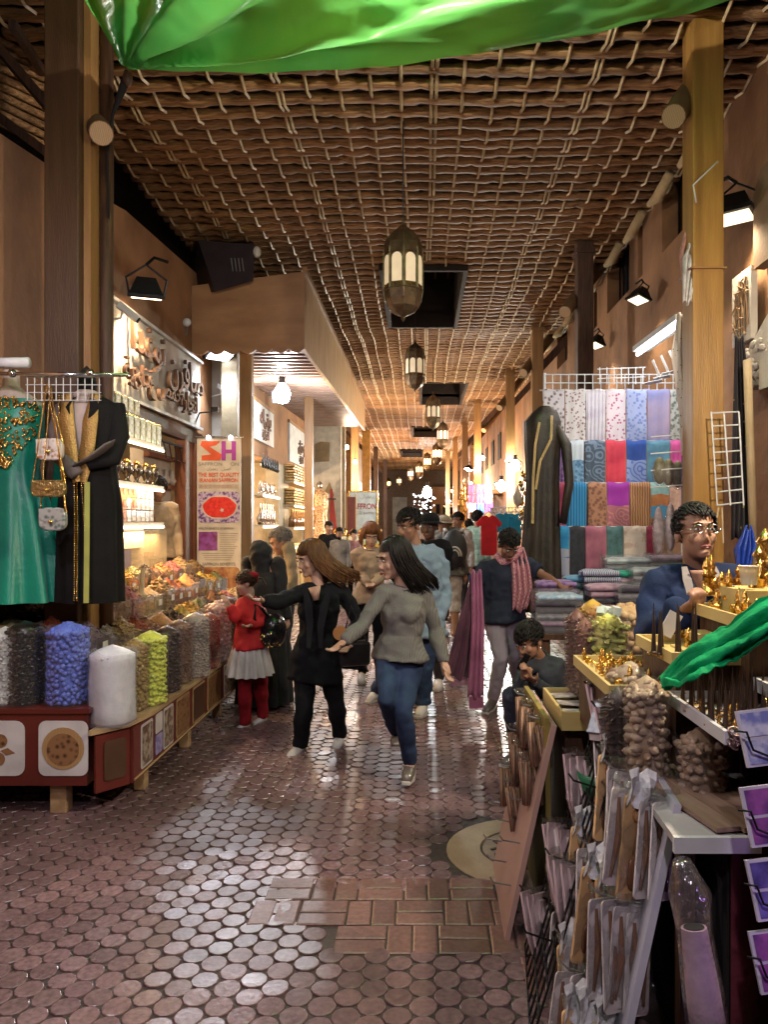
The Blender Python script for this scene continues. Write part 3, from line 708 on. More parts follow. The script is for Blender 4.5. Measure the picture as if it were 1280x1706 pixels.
# ================================================================ lamps (seen fixtures, and unseen ones added for their light)
def flood(loc, aim, lab, power, col, em=6, sx=1, wall=(1, 0, 0), spot=130):
    t = thing('flood_lamp', lab, 'lamp', (0, 0, 0), 'flood lamps on the walls')
    # built pointing along -Z, then rotated
    MB().hexa([V(x*.06, y*.04, .09) for x, y in ((-1, -1), (1, -1), (1, 1), (-1, 1))]+[V(x*.11, y*.085, -.02) for x, y in ((-1, -1), (1, -1), (1, 1), (-1, 1))][::1]).build('housing', IRON, t)
    MB().b2(-.118, .118, -.093, .093, -.045, -.02).build('rim', IRON, t)
    MB().b2(-.095, .095, -.07, .07, -.052, -.046).build('glass', glow('lamp_glass_%d' % int(em*10+col[2]*100), col, em), t)
    MB().tube([(-.11, 0, -.02), (-.13, 0, .08), (0, 0, .17), (.13, 0, .08), (.11, 0, -.02)], .008).tube([(0, 0, .17), V(*wall)*.05+V(0, 0, .22), V(*wall)*.14+V(0, 0, .2)], .012).build('bracket', IRON, t)
    t.location = loc; d = (Vector(aim)-Vector(loc)); t.rotation_euler = d.to_track_quat('-Z', 'Y').to_euler()
    t.scale = (sx,)*3
    if power:
        l = lamp('SPOT', Vector(loc)+d.normalized()*.08*sx, power, col, .08, spot=spot, blend=.7, aim=aim)
    return t
flood((-2.5, 6.85, 3.72), (-2.62, 7.2, 2.4), 'conical shaded flood lamp lighting the arabic letter sign', 150, (1, .72, .42), 9, 1.35)
flood((-2.5, 9.35, 3.75), (-2.2, 9.0, 2.2), 'cool white flood lamp above the saffron banner', 110, (.8, .88, 1), 14, 1.45)
flood((-2.22, 11.9, 3.62), (-2.0, 9.5, 2.5), 'dazzling bright flood lamp under the slatted canopy', 150, (.93, .95, 1), 90, 1.1, spot=170)
flood((2.42, 5.75, 4.0), (2.3, 5.6, 2.5), 'dark boxed flood lamp on the wall right of the yellow post', 60, (1, .85, .6), 1.0, 1.3)
flood((2.4, 8.2, 4.08), (1.9, 8.0, 2.5), 'dark flood lamp on the ochre wall below the nearest windows', 60, (1, .85, .6), 1.2, 1)
flood((2.4, 10.2, 4.06), (1.9, 10, 2.5), 'smaller dark flood lamp farther along the ochre wall', 60, (1, .85, .6), 1.2, 1)
flood(P(858, 775, 17.2), (1.2, 15.5, 1.0), 'dazzling green white lamp at the top of the t shirt rail', 340, (.85, 1, .85), 160, 1.2, spot=170)
flood(P(835, 808, 19.5), (0, 17, .5), 'dazzling pinkish lamp left of and below the green white one', 320, (1, .85, .8), 140, 1.2, spot=170)
flood(P(781, 780, 23), (0, 22, 0), 'small white flood lamp on the orange wall near the far posts', 200, (.95, .97, 1), 60, 1, spot=170)
flood(P(710, 820, 38), (0, 34, 0), 'dazzling bluish lamp at the far end of the lane', 500, (.8, .95, 1), 200, 1.6, spot=175)
def bulb(loc, power, col, lab, r=.05, cord=.4, em=60):
    t = thing('hanging_bulb', lab, 'bulb', loc, 'hanging light bulbs')
    MB().lathe([(.001, -r*1.2), (r*.8, -r*.8), (r, 0), (r*.75, r*.7), (r*.35, r*1.2), (.001, r*1.25)], 10, loc).build('glass', glow('bulb_%d%d' % (em, int(col[2]*10)), col, em), t, True)
    MB().lathe([(r*.4, r*1.2), (r*.4, r*2.2)], 8, loc).tube([V(*loc)+V(0, 0, r*2), V(*loc)+V(0, 0, cord)], .004).build('socket', IRON, t)
    lamp('POINT', Vector(loc)-V(0, 0, r*1.6), power, col, .06)
WARM = (1, .68, .4); WARM2 = (1, .74, .46)
bulb(P(805, 763, 21), 200, WARM, 'warm bulb by the far right orange posts')
bulb((-2.35, 21.5, 3.0), 260, WARM, 'warm bulb added over the far left shop front for ceiling light')  # this and the next three are added to warm the ceiling
bulb((-2.2, 30, 3.0), 500, WARM, 'added warm bulb beside the amber square post')
bulb((1.9, 28, 3.1), 480, WARM, 'added warm bulb before the far right orange building')
bulb((1.6, 37, 3.2), 600, WARM, 'added warm bulb near the far right end of the lane')
bulb(P(578, 745, 20), 90, WARM, 'warm bulb in the string by the wrapped left post')
bulb(P(592, 770, 21), 60, (.85, .92, 1), 'white bulb in the string by the wrapped left post')
bulb((-3.6, 7.2, 2.62), 26, WARM2, 'hidden bulb added inside the spice shop over the counter', cord=.25)  # unseen shop bulbs added for warm bounce light
bulb((-3.4, 13.2, 2.5), 80, WARM2, 'hidden bulb added inside the second shop', cord=.25)
bulb((-3.4, 16.8, 2.5), 80, WARM2, 'hidden bulb added inside the third shop', cord=.25)
def pendant(loc, power, col, lab, em=12, cut=.0):
    t = thing('pendant_lamp', lab, 'lamp', loc, 'shaded pendant lamps over the stalls')
    MB().lathe([(.04, .2), (.06, .14), (.2, 0), (.205, -.01), (.19, 0), (.05, .13)], 16, loc).build('shade', IRON, t, True)
    MB().ell(V(*loc)+V(0, 0, .02), .05, 10, 6).build('bulb', glow('pendant_bulb', (1, .85, .65), em), t, True)
    MB().tube([V(*loc)+V(0, 0, .2), V(loc[0], loc[1], 5.1)], .006).build('cord', IRON, t)
    lamp('POINT', V(*loc)+V(0, 0, -.05), power, col, .07)
pendant((1.75, 2.5, 3.1), 210, (1, .86, .66), 'shaded lamp hanging over the brass souvenir stall')
pendant((-2.1, 2.6, 3.2), 52, (.92, .82, 1), 'shaded lamp hanging over the dress and sack stall')
pendant((.1, -.6, 3.7), 115, (.97, .86, 1), 'shaded fill lamp added in the lane behind the viewer')  # unseen lamp added as fill on the people and floor
# white fluorescent batten over the scarf rack
t = thing('tube_light_fixture', 'white tube light batten on the wall above the scarf rack', 'light fixture', P(1105, 560, 6.9))
a, b_ = P(1068, 582, 7.5), P(1142, 528, 6.3)
MB().bar(a, b_, .16, .05).build('batten', WHITEM, t)
MB().tube([a+V(-.03, 0, -.05), b_+V(-.03, 0, -.05)], .018, 8).build('tube', glow('tube_cool', (.93, .95, 1), 10), t, True)
lamp('AREA', (a+b_)/2+V(-.25, -.5, -.12), 8, (.93, .95, 1), (1.3, .1), aim=(1.5, 6.9, 1.6))
mb = MB()
for q in range(3):
    c = P(1088+14*q, 600-8*q, 6.6)
    mb.bar(c, c+V(.08, 0, -.18), .05, .004).bar(c+V(.08, 0, -.18), c+V(-.05, .05, -.2), .12, .006)
mb.build('hanging_card', WHITEM, t)
bulb((.2, 3.6, 4.98), 110, (1, .96, .85), 'bare bulb added between the reed ceiling and the green tarpaulin as backlight', cord=.1)  # unseen bulb added to shine through the tarpaulin
bulb((.1, 2.7, 4.2), 14, (1, .93, .86), 'bare bulb added just under the green tarpaulin to brighten it', cord=.3)  # unseen bulb added to light the tarpaulin from below
for (p_, r2, pw, cc, lab) in ((P(470, 656, 11.6), .13, 75, (.95, .96, 1), 'white glowing globe added for lamp glare under the slatted canopy'), (P(859, 776, 16.8), .11, 220, (.9, 1, .88), 'greenish white glowing globe added for lamp glare by the t shirt rail'),
                              (P(836, 810, 19), .12, 160, (1, .9, .85), 'pinkish glowing globe added for lamp glare behind the t shirt rail'), (P(712, 820, 35), .22, 500, (.85, .97, 1), 'bluish glowing globe added for lamp glare at the lane end')):
    bulb(p_, pw, cc, lab, r=r2, em=110)  # large glowing globes added at the lamps in place of their starbursts
bulb((-.95, 1.6, 3.0), 30, (1, .9, .78), 'bare bulb on a long cord added over the near end of the lane', cord=2)  # unseen bulb added to light the leaning panels and near floor
SC.view_settings.exposure = 0.65
# ================================================================ left stall: tables
RED = mat('dark_red_laminate', (.15, .025, .018), .35, c2=(.09, .015, .012), vs=2, bump=.05, coat=.2)
TABT = mat('table_edge_wood', (.5, .34, .18), .5, c2=(.36, .22, .11), vs=3, stretch=(6, 1, 6), bump=.1)
PWHITE = mat('print_white', (.72, .68, .66), .3, bump=0)
PNUT = mat('print_brown', (.30, .15, .07), .35, c2=(.06, .03, .015), tex='voronoi', vs=30, lo=.1, hi=.5, bump=0)
PSEED = mat('print_seed', (.45, .36, .28), .35, c2=(.12, .07, .05), vs=30, lo=.4, hi=.6, bump=0)
PPURP = mat('print_purple', (.4, .36, .62), .35, c2=(.2, .16, .4), vs=30, bump=0)
PDARK = mat('print_dark', (.1, .05, .03), .35, bump=0)
t1 = thing('front_table', 'dark red table with nut pictures on its front, under the blue ball sack', 'table', (-2.4, 4.1, 0))
MB().b2(-3.4, -1.80, 4.08, 5.0, .565, .59).build('tabletop', RED, t1)
MB().b2(-3.4, -1.82, 4.09, 4.12, .17, .565).build('front_panel', RED, t1)
MB().b2(-1.845, -1.82, 4.12, 5.0, .17, .565).build('side_panel', RED, t1)
for x in (-2.0, -3.1):
    for y in (4.14, 4.86): MB().b2(x-.045, x+.045, y, y+.08, 0, .17).build('leg', TABT, t1, bev=.004)
def rrect(w, h, r, n=4):
    return [(sx*(w/2-r)+r*math.cos(a0+math.pi/2*k/n), sy*(h/2-r)+r*math.sin(a0+math.pi/2*k/n)) for sx, sy, a0 in ((1, 1, 0), (-1, 1, math.pi/2), (-1, -1, math.pi), (1, -1, 3*math.pi/2)) for k in range(n+1)]
def circ(r, n=20, ry=None): return [(r*math.cos(2*math.pi*k/n), (ry or r)*math.sin(2*math.pi*k/n)) for k in range(n)]
FY = 4.088
X_, Z_ = (1, 0, 0), (0, 0, 1)
p1 = MB().prism(rrect(.31, .30, .05), (-2.31, FY, .375), X_, Z_, .003).build('print', PWHITE, t1, label='white print of nut halves and leaves in a ring')
for k in range(5):
    a = 2*math.pi*k/5+.5; MB().prism(circ(.037), (-2.36+.085*math.cos(a), FY-.004, .375+.085*math.sin(a)), X_, Z_, .002).build('printed_nut', PNUT, p1)
    a += .6; MB().prism([(0, 0), (.02, .035), (0, .08), (-.02, .035)], (-2.36+.075*math.cos(a), FY-.004, .375+.075*math.sin(a)), (math.sin(a), 0, -math.cos(a)), (math.cos(a), 0, math.sin(a)), .002).build('printed_leaf', PNUT, p1)
p2 = MB().prism(rrect(.27, .30, .04), (-1.945, FY, .375), X_, Z_, .003).build('print', PWHITE, t1, label='white print of a wicker bowl of nuts')
MB().prism(circ(.115, 24), (-1.945, FY-.004, .375), X_, Z_, .002).build('printed_bowl', mat('print_wicker', (.5, .3, .13), .4, tex='wave', vs=40, bump=0), p2)
MB().prism(circ(.088, 24), (-1.945, FY-.006, .37), X_, Z_, .002).build('printed_nuts', PNUT, p2)
t2 = thing('long_table', 'long low table edged in pale wood running along the lane under the spice tubs', 'table', (-2.0, 4.6, 0))
tt = [(-2.7, 5.02), (-1.797, 5.02), (-1.797, 4.06), (-1.78, 4.06), (-1.64, 4.24), (-1.60, 4.5), (-1.60, 7.3), (-2.7, 7.3)]
MB().prism(tt, (0, 0, .45), X_, (0, 1, 0), .025).build('tabletop', TABT, t2)
MB().prism([(4.25, .13), (7.28, .15), (7.28, .44), (4.25, .44)], (-1.645, 0, 0), (0, 1, 0), Z_, .02).build('side_panel', RED, t2)
MB().prism([(0, .13), (.2, .13), (.2, .44), (0, .44)], (-1.78, 4.09, 0), (.62, .78, 0), Z_, .02).build('corner_panel', RED, t2)
MB().prism(rrect(.13, .22, .02), (-1.693, 4.160, .295), (.62, .78, 0), Z_, .004).build('print', PDARK, t2)
for y in (4.5, 5.35, 6.2, 7.1): MB().b2(-1.72, -1.655, y, y+.07, 0, .45).build('leg', TABT, t2, bev=.004)
MB().tube([(-1.622, 4.26, .145), (-1.622, 7.28, .165)], .006, 6).build('edge_strip', TABT, t2)
OY, OX = (0, 1, 0), -1.624
for (y0, y1, ms) in ((4.36, 4.55, PSEED), (4.60, 4.72, None), (4.74, 4.93, PWHITE), (4.99, 5.28, PNUT), (5.35, 5.65, PDARK), (5.72, 6.1, PNUT), (6.2, 6.6, PWHITE), (6.66, 7.1, PNUT)):
    c = (OX, (y0+y1)/2, .295); w = y1-y0
    if ms is None:
        MB().prism(rrect(w, .12, .012), (OX, c[1], .365), OY, Z_, .002).build('print', PWHITE, t2)
        MB().prism(rrect(w, .12, .012), (OX, c[1], .235), OY, Z_, .002).build('print', PPURP, t2); continue
    f = MB().prism(rrect(w, .26, .02), c, OY, Z_, .002).build('print', PWHITE if ms in (PWHITE, PSEED) else TABT, t2)
    MB().prism(rrect(w-.03, .23, .015), (OX+.0035, c[1], c[2]), OY, Z_, .002).build('picture', ms if ms is not PWHITE else PSEED, f)
# tier stand behind
TS = thing('tier_stand', 'stepped wooden stand carrying rows of spice tubs before the spice shop', 'stand', (-2.2, 4.6, .475))
for (xa, xb, z) in ((-2.12, -1.84, .70), (-2.40, -2.12, .86), (-2.69, -2.40, .98)):
    MB().b2(xa, xb, 4.55, 8.55, z-.03, z).build('step', TABT, TS); MB().b2(xa, xa+.02, 4.55, 8.55, .47, z-.03).build('riser', WOOD, TS)
# ---------------------------------------------------------------- sacks
def blobs(m, n, c, Rr, h, size, r_, shape='ball', cone=0, wall=True):
    """pieces pressed against the wall of a sack/tub and heaped on top"""
    spots = []
    for k in range(max(60, n//4)):
        a = r_.uniform(0, 2*math.pi); q = Rr*math.sqrt(r_.random()); spots.append((a, q, h+cone*(1-q/Rr)+r_.uniform(-.3, .5)*size))
    if wall:
        e = size*(1.75 if shape in ('ball', 'nut') else 1.9); nz = int(h/(e*.9)); na = int(2*math.pi*Rr/(e*1.08))
        va = math.atan2(-c[1], -c[0])
        for i in range(nz):
            for j in range(na):
                a = 2*math.pi*(j+.5*(i % 2))/na+r_.gauss(0, .45)/na*6*.5
                if math.cos(a-va) < -.35: continue
                spots.append((a, Rr*.93-r_.random()*size*.35, size*.7+i*h/nz+r_.gauss(0, size*.45)))
    for (a, q, z) in spots:
        p = V(c[0]+q*math.cos(a), c[1]+q*math.sin(a), c[2]+z)
        s = size*r_.uniform(.75, 1.15); rot = Matrix.Rotation(r_.uniform(0, 6), 4, 'Z')@Matrix.Rotation(r_.uniform(-1, 1), 4, 'X')
        if shape == 'ball': m.ell(p, s, 7, 5)
        elif shape == 'nut': m.ell(p, (s*1.3, s*.8, s*.8), 6, 4, rot=rot)
        elif shape == 'pod': m.tube([p-rot@V(s*2, 0, 0), p+rot@V(0, 0, s*.4), p+rot@V(s*2, 0, 0)], [s*.2, s*.5, s*.2], 5)
        elif shape == 'stick': m.tube([p-rot@V(s*2.2, 0, 0), p+rot@V(s*2.2, 0, 0)], s*.55, 6)
        else: m.box(p, (s*1.5, s*1.2, s), rot=rot)
def sack(px, pyb, Y, zb, Rr, h, col, lab, shape, size, n, c2=None, seed=0, rough=.5, sq=1.0, haze=.22):
    r_ = random.Random(seed+17); x = (px-VX)*Y/F
    t = thing('clear_sack', lab, 'sack', (x, Y, zb), 'open clear plastic sacks of goods')
    mt = mat('fill_%d' % seed, col, rough, c2=c2, vs=14, bump=.2, coat=.1)
    mb = MB()
    ck = .99 if haze > 1 else .84
    prof = [(Rr*.8, 0), (Rr*ck, .02)]+[(Rr*ck, .02+h*q/6) for q in range(1, 7)]
    prof += [(Rr*.6, h+.045), (.001, h+.07)]
    mb.lathe(prof, 24, (x, Y, zb+.004), sq=(sq, 1), wob=.16 if haze > 1 else 0, seed=seed)
    core = mb.build('core', mt, t, True, kind='stuff')
    mb = MB(); blobs(mb, n, (x, Y, zb+.01), Rr*.97, h, size, r_, shape, .05, wall=haze <= 1); mb.build('contents', mt, t, True, kind='stuff', sharp=50)
    mb = MB(); k = 26
    def bagf(u, v):
        a = 2*math.pi*u; w = mnoise.noise(V(math.cos(a)*3+seed, math.sin(a)*3, v*5)); w2 = mnoise.noise(V(math.cos(a)*9+seed, math.sin(a)*9, v*2))
        rr = Rr*(1.06+.035*w+.025*w2)+size*.4+.01*(v > .9); 
        return V(x+rr*math.cos(a)*sq, Y+rr*math.sin(a), zb+.003+(h+.04+.03*w)*v)
    mb.grid(44, 16, bagf); mb.build('plastic_bag', film('bag_film_%d' % int(haze*100), base=haze*.12, gl=.36, bs=24, rough=.1), t, True)
    return t
sack(8, 1185, 4.2, .59, .10, .36, (.7, .7, .68), 'sack of whitish chips cut off by the left edge of the photo', 'chip', .012, 300, seed=1)
sack(42, 1185, 4.22, .59, .105, .39, (.012, .008, .007), 'clear sack of glossy black pods left of the blue one', 'nut', .016, 420, seed=2, rough=.3)
sack(113, 1185, 4.22, .59, .115, .385, (.10, .15, .58), 'clear sack of round blue balls', 'ball', .0155, 620, c2=(.14, .2, .66), seed=3, rough=.5)
sack(187, 1207, 4.22, .475, .118, .37, (.80, .80, .84), 'clear sack of white crystals at the corner of the long table', 'ball', .007, 500, c2=(.68, .68, .74), seed=4, haze=1.3)
sack(224, 1190, 4.52, .475, .075, .36, (.26, .16, .05), 'narrow clear sack of brown round nuts beside the white crystals', 'ball', .015, 300, c2=(.35, .25, .07), seed=5)
sack(250, 1175, 4.68, .475, .098, .385, (.68, .72, .10), 'clear sack of yellow green sticks', 'nut', .017, 430, c2=(.55, .62, .08), seed=6)
sack(277, 1155, 5.02, .475, .09, .37, (.035, .015, .012), 'clear sack of very dark brown dried fruit', 'nut', .014, 320, seed=7)
sack(298, 1140, 5.28, .475, .085, .38, (.24, .13, .09), 'clear sack of mottled brown bark chips', 'chip', .013, 300, c2=(.1, .05, .03), seed=8)
sack(325, 1130, 5.52, .475, .1, .40, (.38, .30, .25), 'tall cloudy sack of greyish beige pieces', 'nut', .012, 300, seed=9, haze=.45)
sack(348, 1112, 5.85, .475, .085, .36, (.25, .05, .03), 'clear sack of dark red dried petals', 'chip', .011, 260, seed=10)
sack(363, 1105, 6.12, .475, .1, .42, (.6, .4, .36), 'clear sack of pinkish white lumps near the girl in red', 'ball', .02, 220, seed=11, haze=.4)
sack(379, 1090, 6.5, .475, .09, .42, (.12, .05, .035), 'clear sack of dark pods beside the girl in red', 'pod', .014, 260, seed=12)
# ---------------------------------------------------------------- tubs
TUBM = film('tub_film', base=.04, gl=.5, bs=10, bump=.2)
CARD = mat('price_card', (.75, .7, .62), .5, bump=0)
KINDS = [('pale ginger root', (.55, .38, .2), 'nut', .014), ('sandy orange powder', (.62, .33, .12), None, 0), ('golden turmeric chunks', (.62, .40, .10), 'chip', .012), ('brown cloves', (.2, .09, .04), 'pod', .007),
         ('cream almonds', (.65, .48, .28), 'nut', .011), ('rust red chili flakes', (.4, .1, .03), 'chip', .008), ('dark dried limes', (.12, .07, .04), 'ball', .014), ('dull green herbs', (.25, .26, .12), 'chip', .008),
         ('light brown nutmeg', (.42, .25, .12), 'ball', .012), ('beige powder', (.6, .44, .27), None, 0), ('cinnamon bark', (.35, .16, .07), 'stick', .007), ('yellow petals', (.65, .48, .12), 'chip', .009),
         ('black peppercorns', (.05, .035, .03), 'ball', .007), ('pink dried rose buds', (.5, .2, .2), 'ball', .009)]
def tub(x, y, zb, w, h, kind, lab, r_, heap=.075):
    nm, col, shp, sz = kind
    t = thing('spice_tub', lab, 'tub', (x, y, zb), 'open clear tubs of spices'); rz = r_.uniform(-.15, .15)
    col = tuple(c_**1.25*.8 for c_ in col); mt = mat('spice_'+nm.replace(' ', '_'), col, .7, c2=tuple(c*.55 for c in col), vs=30, bump=.8, bs=120)
    mb = MB(); hw = w/2*.93
    def hf(u, v):
        X = (u*2-1)*hw; Y_ = (v*2-1)*hw; d = max(abs(X), abs(Y_))*.4+math.hypot(X, Y_)*.6
        return V(x+X, y+Y_, zb+h*.93+max(0, heap*(1-d/hw))+.012*mnoise.noise(V(X*40+x*9, Y_*40+y*9, 0)))
    mb.grid(10, 10, hf); mb.b2(x-hw, x+hw, y-hw, y+hw, zb+.005, zb+h*.92)
    mb.build('heap', mt, t, True, kind='stuff', sharp=60)
    if shp:
        mb = MB()
        for k in range(70):
            u, v = r_.random(), r_.random(); p = hf(u, v)+V(0, 0, sz*.4); s = sz*r_.uniform(.8, 1.2)
            rot = Matrix.Rotation(r_.uniform(0, 6), 4, 'Z')@Matrix.Rotation(r_.uniform(-.6, .6), 4, 'X')
            if shp == 'ball': mb.ell(p, s, 6, 4)
            elif shp == 'nut': mb.ell(p, (s*1.4, s*.8, s*.7), 6, 4, rot=rot)
            elif shp in ('pod', 'stick'): mb.tube([p-rot@V(s*2.4, 0, 0), p+rot@V(s*2.4, 0, 0)], s*.6, 5)
            else: mb.box(p, (s*1.7, s*1.2, s*.7), rot=rot)
        for k in range(40):   # against the clear side
            a = r_.randrange(2); q = r_.uniform(-hw, hw); z = zb+r_.uniform(.02, h*.9)
            p = V(x+hw, y+q, z) if a else V(x+q, y-hw, z); mb.ell(p, (sz, sz, sz*.8), 6, 4)
        mb.build('spice_pieces', mt, t, True, kind='stuff', sharp=50)
    mb = MB(); q = w/2
    mb.add([(x-q, y-q, zb), (x+q, y-q, zb), (x+q, y+q, zb), (x-q, y+q, zb)]+[(x-q*1.06, y-q*1.06, zb+h), (x+q*1.06, y-q*1.06, zb+h), (x+q*1.06, y+q*1.06, zb+h), (x-q*1.06, y+q*1.06, zb+h)],
           [(0, 1, 5, 4), (1, 2, 6, 5), (2, 3, 7, 6), (3, 0, 4, 7)])
    mb.build('tub', TUBM, t)
    if r_.random() < .6:
        MB().box((x+q*1.04, y+r_.uniform(-.02, .02), zb+h*.55), (.003, .07, .05), mi=0).build('price_card', CARD, t)
    return t
ORD = ['first', 'second', 'third', 'fourth', 'fifth', 'sixth', 'seventh', 'eighth', 'ninth', 'tenth', 'eleventh', 'twelfth', 'thirteenth', 'fourteenth', 'fifteenth', 'sixteenth']
r_ = random.Random(5); ki = 0
for row_, (xc, zb, w, name, ya, yb) in enumerate([(-1.98, .70, .21, 'lowest', 4.95, 8.3), (-2.26, .86, .22, 'middle', 5.2, 8.3), (-2.54, .98, .22, 'highest', 5.6, 8.45)]):
    y = ya; i = 0
    while y < yb:
        k = KINDS[(ki*5+row_*3) % len(KINDS)]; ki += 1
        tub(xc+r_.uniform(-.015, .015), y, zb, w*r_.uniform(.92, 1.02), r_.uniform(.14, .20), k, 'clear tub of %s, %s from the near end of the %s step' % (k[0], ORD[i], name), r_, .06+.05*r_.random())
        y += w+r_.uniform(.01, .05); i += 1
BX = lambda px, Y: (px-VX)*Y/F
mbx = thing('crate_stack', 'dark crates raising the tubs behind the front sacks', 'crate', (-2.6, 4.6, .59))
MB().b2(-3.3, -1.95, 4.42, 4.95, .59, .78).build('crate', WOOD, mbx); MB().b2(-3.3, -2.15, 4.7, 5.2, .78, .98).build('crate', WOOD, mbx)
for px, Y, zb, w, h, k, lab in [(85, 4.6, .79, .26, .14, KINDS[5], 'wide clear tub of rust orange flakes heaped high behind the blue sack'),
        (20, 4.62, .79, .24, .15, KINDS[7], 'clear tub of grey green herbs at the left edge behind the black sack'),
        (50, 5.0, .99, .22, .14, KINDS[6], 'clear tub of dark herbs under the green dress'), (105, 5.0, .99, .22, .14, KINDS[12], 'clear tub of dark berries under the black robe'),
        (0, 5.0, .99, .2, .12, KINDS[7], 'clear tub of pale green leaves at the left edge under the green dress'),
        (145, 4.6, .78, .2, .13, ('grey purple seeds', (.3, .22, .24), 'ball', .006), 'clear tub of grey purple seeds behind the white crystals')]:
    tub(BX(px, Y), Y, zb, w, h, k, lab, r_, .11)
for i, (px, Y, z, c) in enumerate(((200, 5.1, .74, (.5, .42, .38)), (178, 4.9, .72, (.35, .3, .28)))):
    tub(BX(px, Y), Y, z, .19, .16, ('pale rose grey seeds', c, 'ball', .006), ['tub of pale grey seeds right below the black robe hem', 'tub of dull grey seeds just left of the pale one below the robe'][i], r_)
# scoop
t = thing('wooden_scoop', 'wooden scoop handle sticking up from the spice tubs', 'scoop', P(236, 975, 5.8))
MB().tube([P(235, 990, 5.8), P(238, 948, 5.9)], [.022, .014], 6).build('handle', WOODL, t); MB().ell(P(235, 993, 5.8), (.04, .03, .03), 8, 5).build('bowl', WOODL, t)
# ================================================================ dresses, bags, rack
SKINM = mat('mannequin_skin', (.62, .5, .42), .35, bump=0)
def loft(rings, n=28, fold=0, kf=9, seed=0):
    """rings: (cx,cy,z,rx,ry,foldamp)"""
    mb = MB(); vs = []
    for (cx, cy, z, rx, ry, fa) in rings:
        for j in range(n):
            a = 2*math.pi*j/n; k = 1+fa*math.sin(kf*a+seed+1.3*math.sin(2*a))
            vs.append((cx+rx*k*math.cos(a), cy+ry*k*math.sin(a), z))
    m = len(rings); fs = [(i*n+j, i*n+(j+1) % n, (i+1)*n+(j+1) % n, (i+1)*n+j) for i in range(m-1) for j in range(n)]
    mb.add(vs, fs); return mb
GX, GY = -2.52, 4.62
t = thing('mannequin', 'mannequin bust in a turquoise green gown with a gold beaded bodice', 'mannequin', (GX, GY, 1.1))
mb = loft([(GX, GY, 2.54, .045, .045, 0), (GX, GY, 2.44, .05, .05, 0), (GX, GY, 2.40, .11, .07, 0), (GX, GY, 2.34, .19, .09, 0), (GX, GY, 2.2, .18, .10, 0)], 20); mb.build('bust', SKINM, t, True)
GREEN = mat('green_satin', (.0, .26, .16), .38, c2=(.0, .17, .11), vs=2, bump=.15, sheen=.3)
rg = [(GX, GY, 2.36, .175, .085, 0), (GX, GY, 2.28, .20, .11, 0), (GX, GY, 2.12, .20, .135, .01), (GX, GY, 1.95, .165, .12, .015), (GX, GY, 1.85, .18, .13, .03)]
rg += [(GX, GY, 1.85-.72*k/8, .18+.20*(k/8)**.8, .13+.14*(k/8), .03+.06*k/8) for k in range(1, 9)]
loft(rg, 110, kf=13).build('gown', GREEN, t, True)
loft([(GX+.31, GY+.05, 2.3, .04, .05, 0), (GX+.34, GY+.05, 2.0, .09, .06, .05), (GX+.35, GY+.05, 1.6, .13, .07, .08), (GX+.34, GY+.05, 1.14, .16, .08, .1)], 60, kf=7).build('cape', mat('green_cape', (.0, .17, .10), .45, vs=2, bump=.15), t, True)
mb = MB(); rr = random.Random(4)
for k in range(520):
    z = rr.uniform(1.93, 2.36); w = .19*min(1, (z-1.85)/.3); x = rr.uniform(-w, w)
    rx, ry = .2, .135
    yy = -math.sqrt(max(0, 1-(x/rx)**2))*(ry if z < 2.25 else .105); mb.ell((GX+x, GY+yy-.004, z), rr.uniform(.005, .011), 6, 4)
mb.build('beads', BRASS, t, True, kind='stuff')
RX, RY = -1.99, 4.52
t = thing('mannequin', 'mannequin wearing a long black robe with gold braid down the open front', 'mannequin', (RX, RY, 1.1))
ROBE = mat('black_robe', (.010, .009, .009), .85, c2=(.016, .014, .014), vs=4, bump=.2, spec=.15)
loft([(RX-.02, RY, 2.47, .05, .05, 0), (RX-.02, RY, 2.40, .05, .05, 0), (RX-.02, RY, 2.36, .1, .07, 0), (RX, RY-.01, 2.2, .12, .10, 0), (RX, RY-.01, 2.0, .12, .10, 0)], 20).build('bust', SKINM, t, True)
MB().lathe([(.055, 2.40), (.06, 2.43), (.05, 2.49), (.03, 2.52), (.001, 2.55)], 14, (RX-.02, RY, 0)).build('neck_cap', BLACK, t, True)
def robe(u, v):   # u from front-left edge round the back to the front-right edge
    z = 2.37-1.24*v; a = -math.pi/2-.35*(1-min(1, v*2.2))-(.12)+u*(-(2*math.pi-.1-.7*(1-min(1, v*2.2))))
    sh = min(1, v/.06); rx = .07+.105*sh**.6-(.03*math.exp(-((v-.35)/.12)**2))+.02*v; ry = .06+.06*sh**.6+.03*v
    k = 1+.06*v*math.sin(9*a)
    return V(RX+rx*k*math.cos(a), RY+ry*k*math.sin(a), z)
MB().grid(80, 30, robe).build('robe', ROBE, t, True)
SHEER = mat('sheer_grey_sleeve', (.16, .13, .12), .6, bump=.2)
MB().tube([(RX+.15, RY, 2.31), (RX+.185, RY-.03, 2.12), (RX+.16, RY-.09, 1.98), (RX+.05, RY-.15, 1.93)], [(.06, .05), (.065, .05), (.07, .04), (.03, .03)], 12).build('sleeve', ROBE, t, True)
MB().tube([(RX-.15, RY, 2.3), (RX-.17, RY-.05, 2.15), (RX-.1, RY-.13, 1.98), (RX-.0, RY-.17, 1.88)], [(.055, .05), (.06, .05), (.055, .03), (.04, .03)], 12).build('sleeve', SHEER, t, True)
MB().tube([(RX-.02, RY-.16, 1.93), (RX+.08, RY-.16, 1.98), (RX+.15, RY-.14, 2.04), (RX+.17, RY-.1, 2.06)], [(.03, .01), (.055, .012), (.07, .012), (.06, .01)], 10).build('sleeve', SHEER, t, True)
mb = MB()
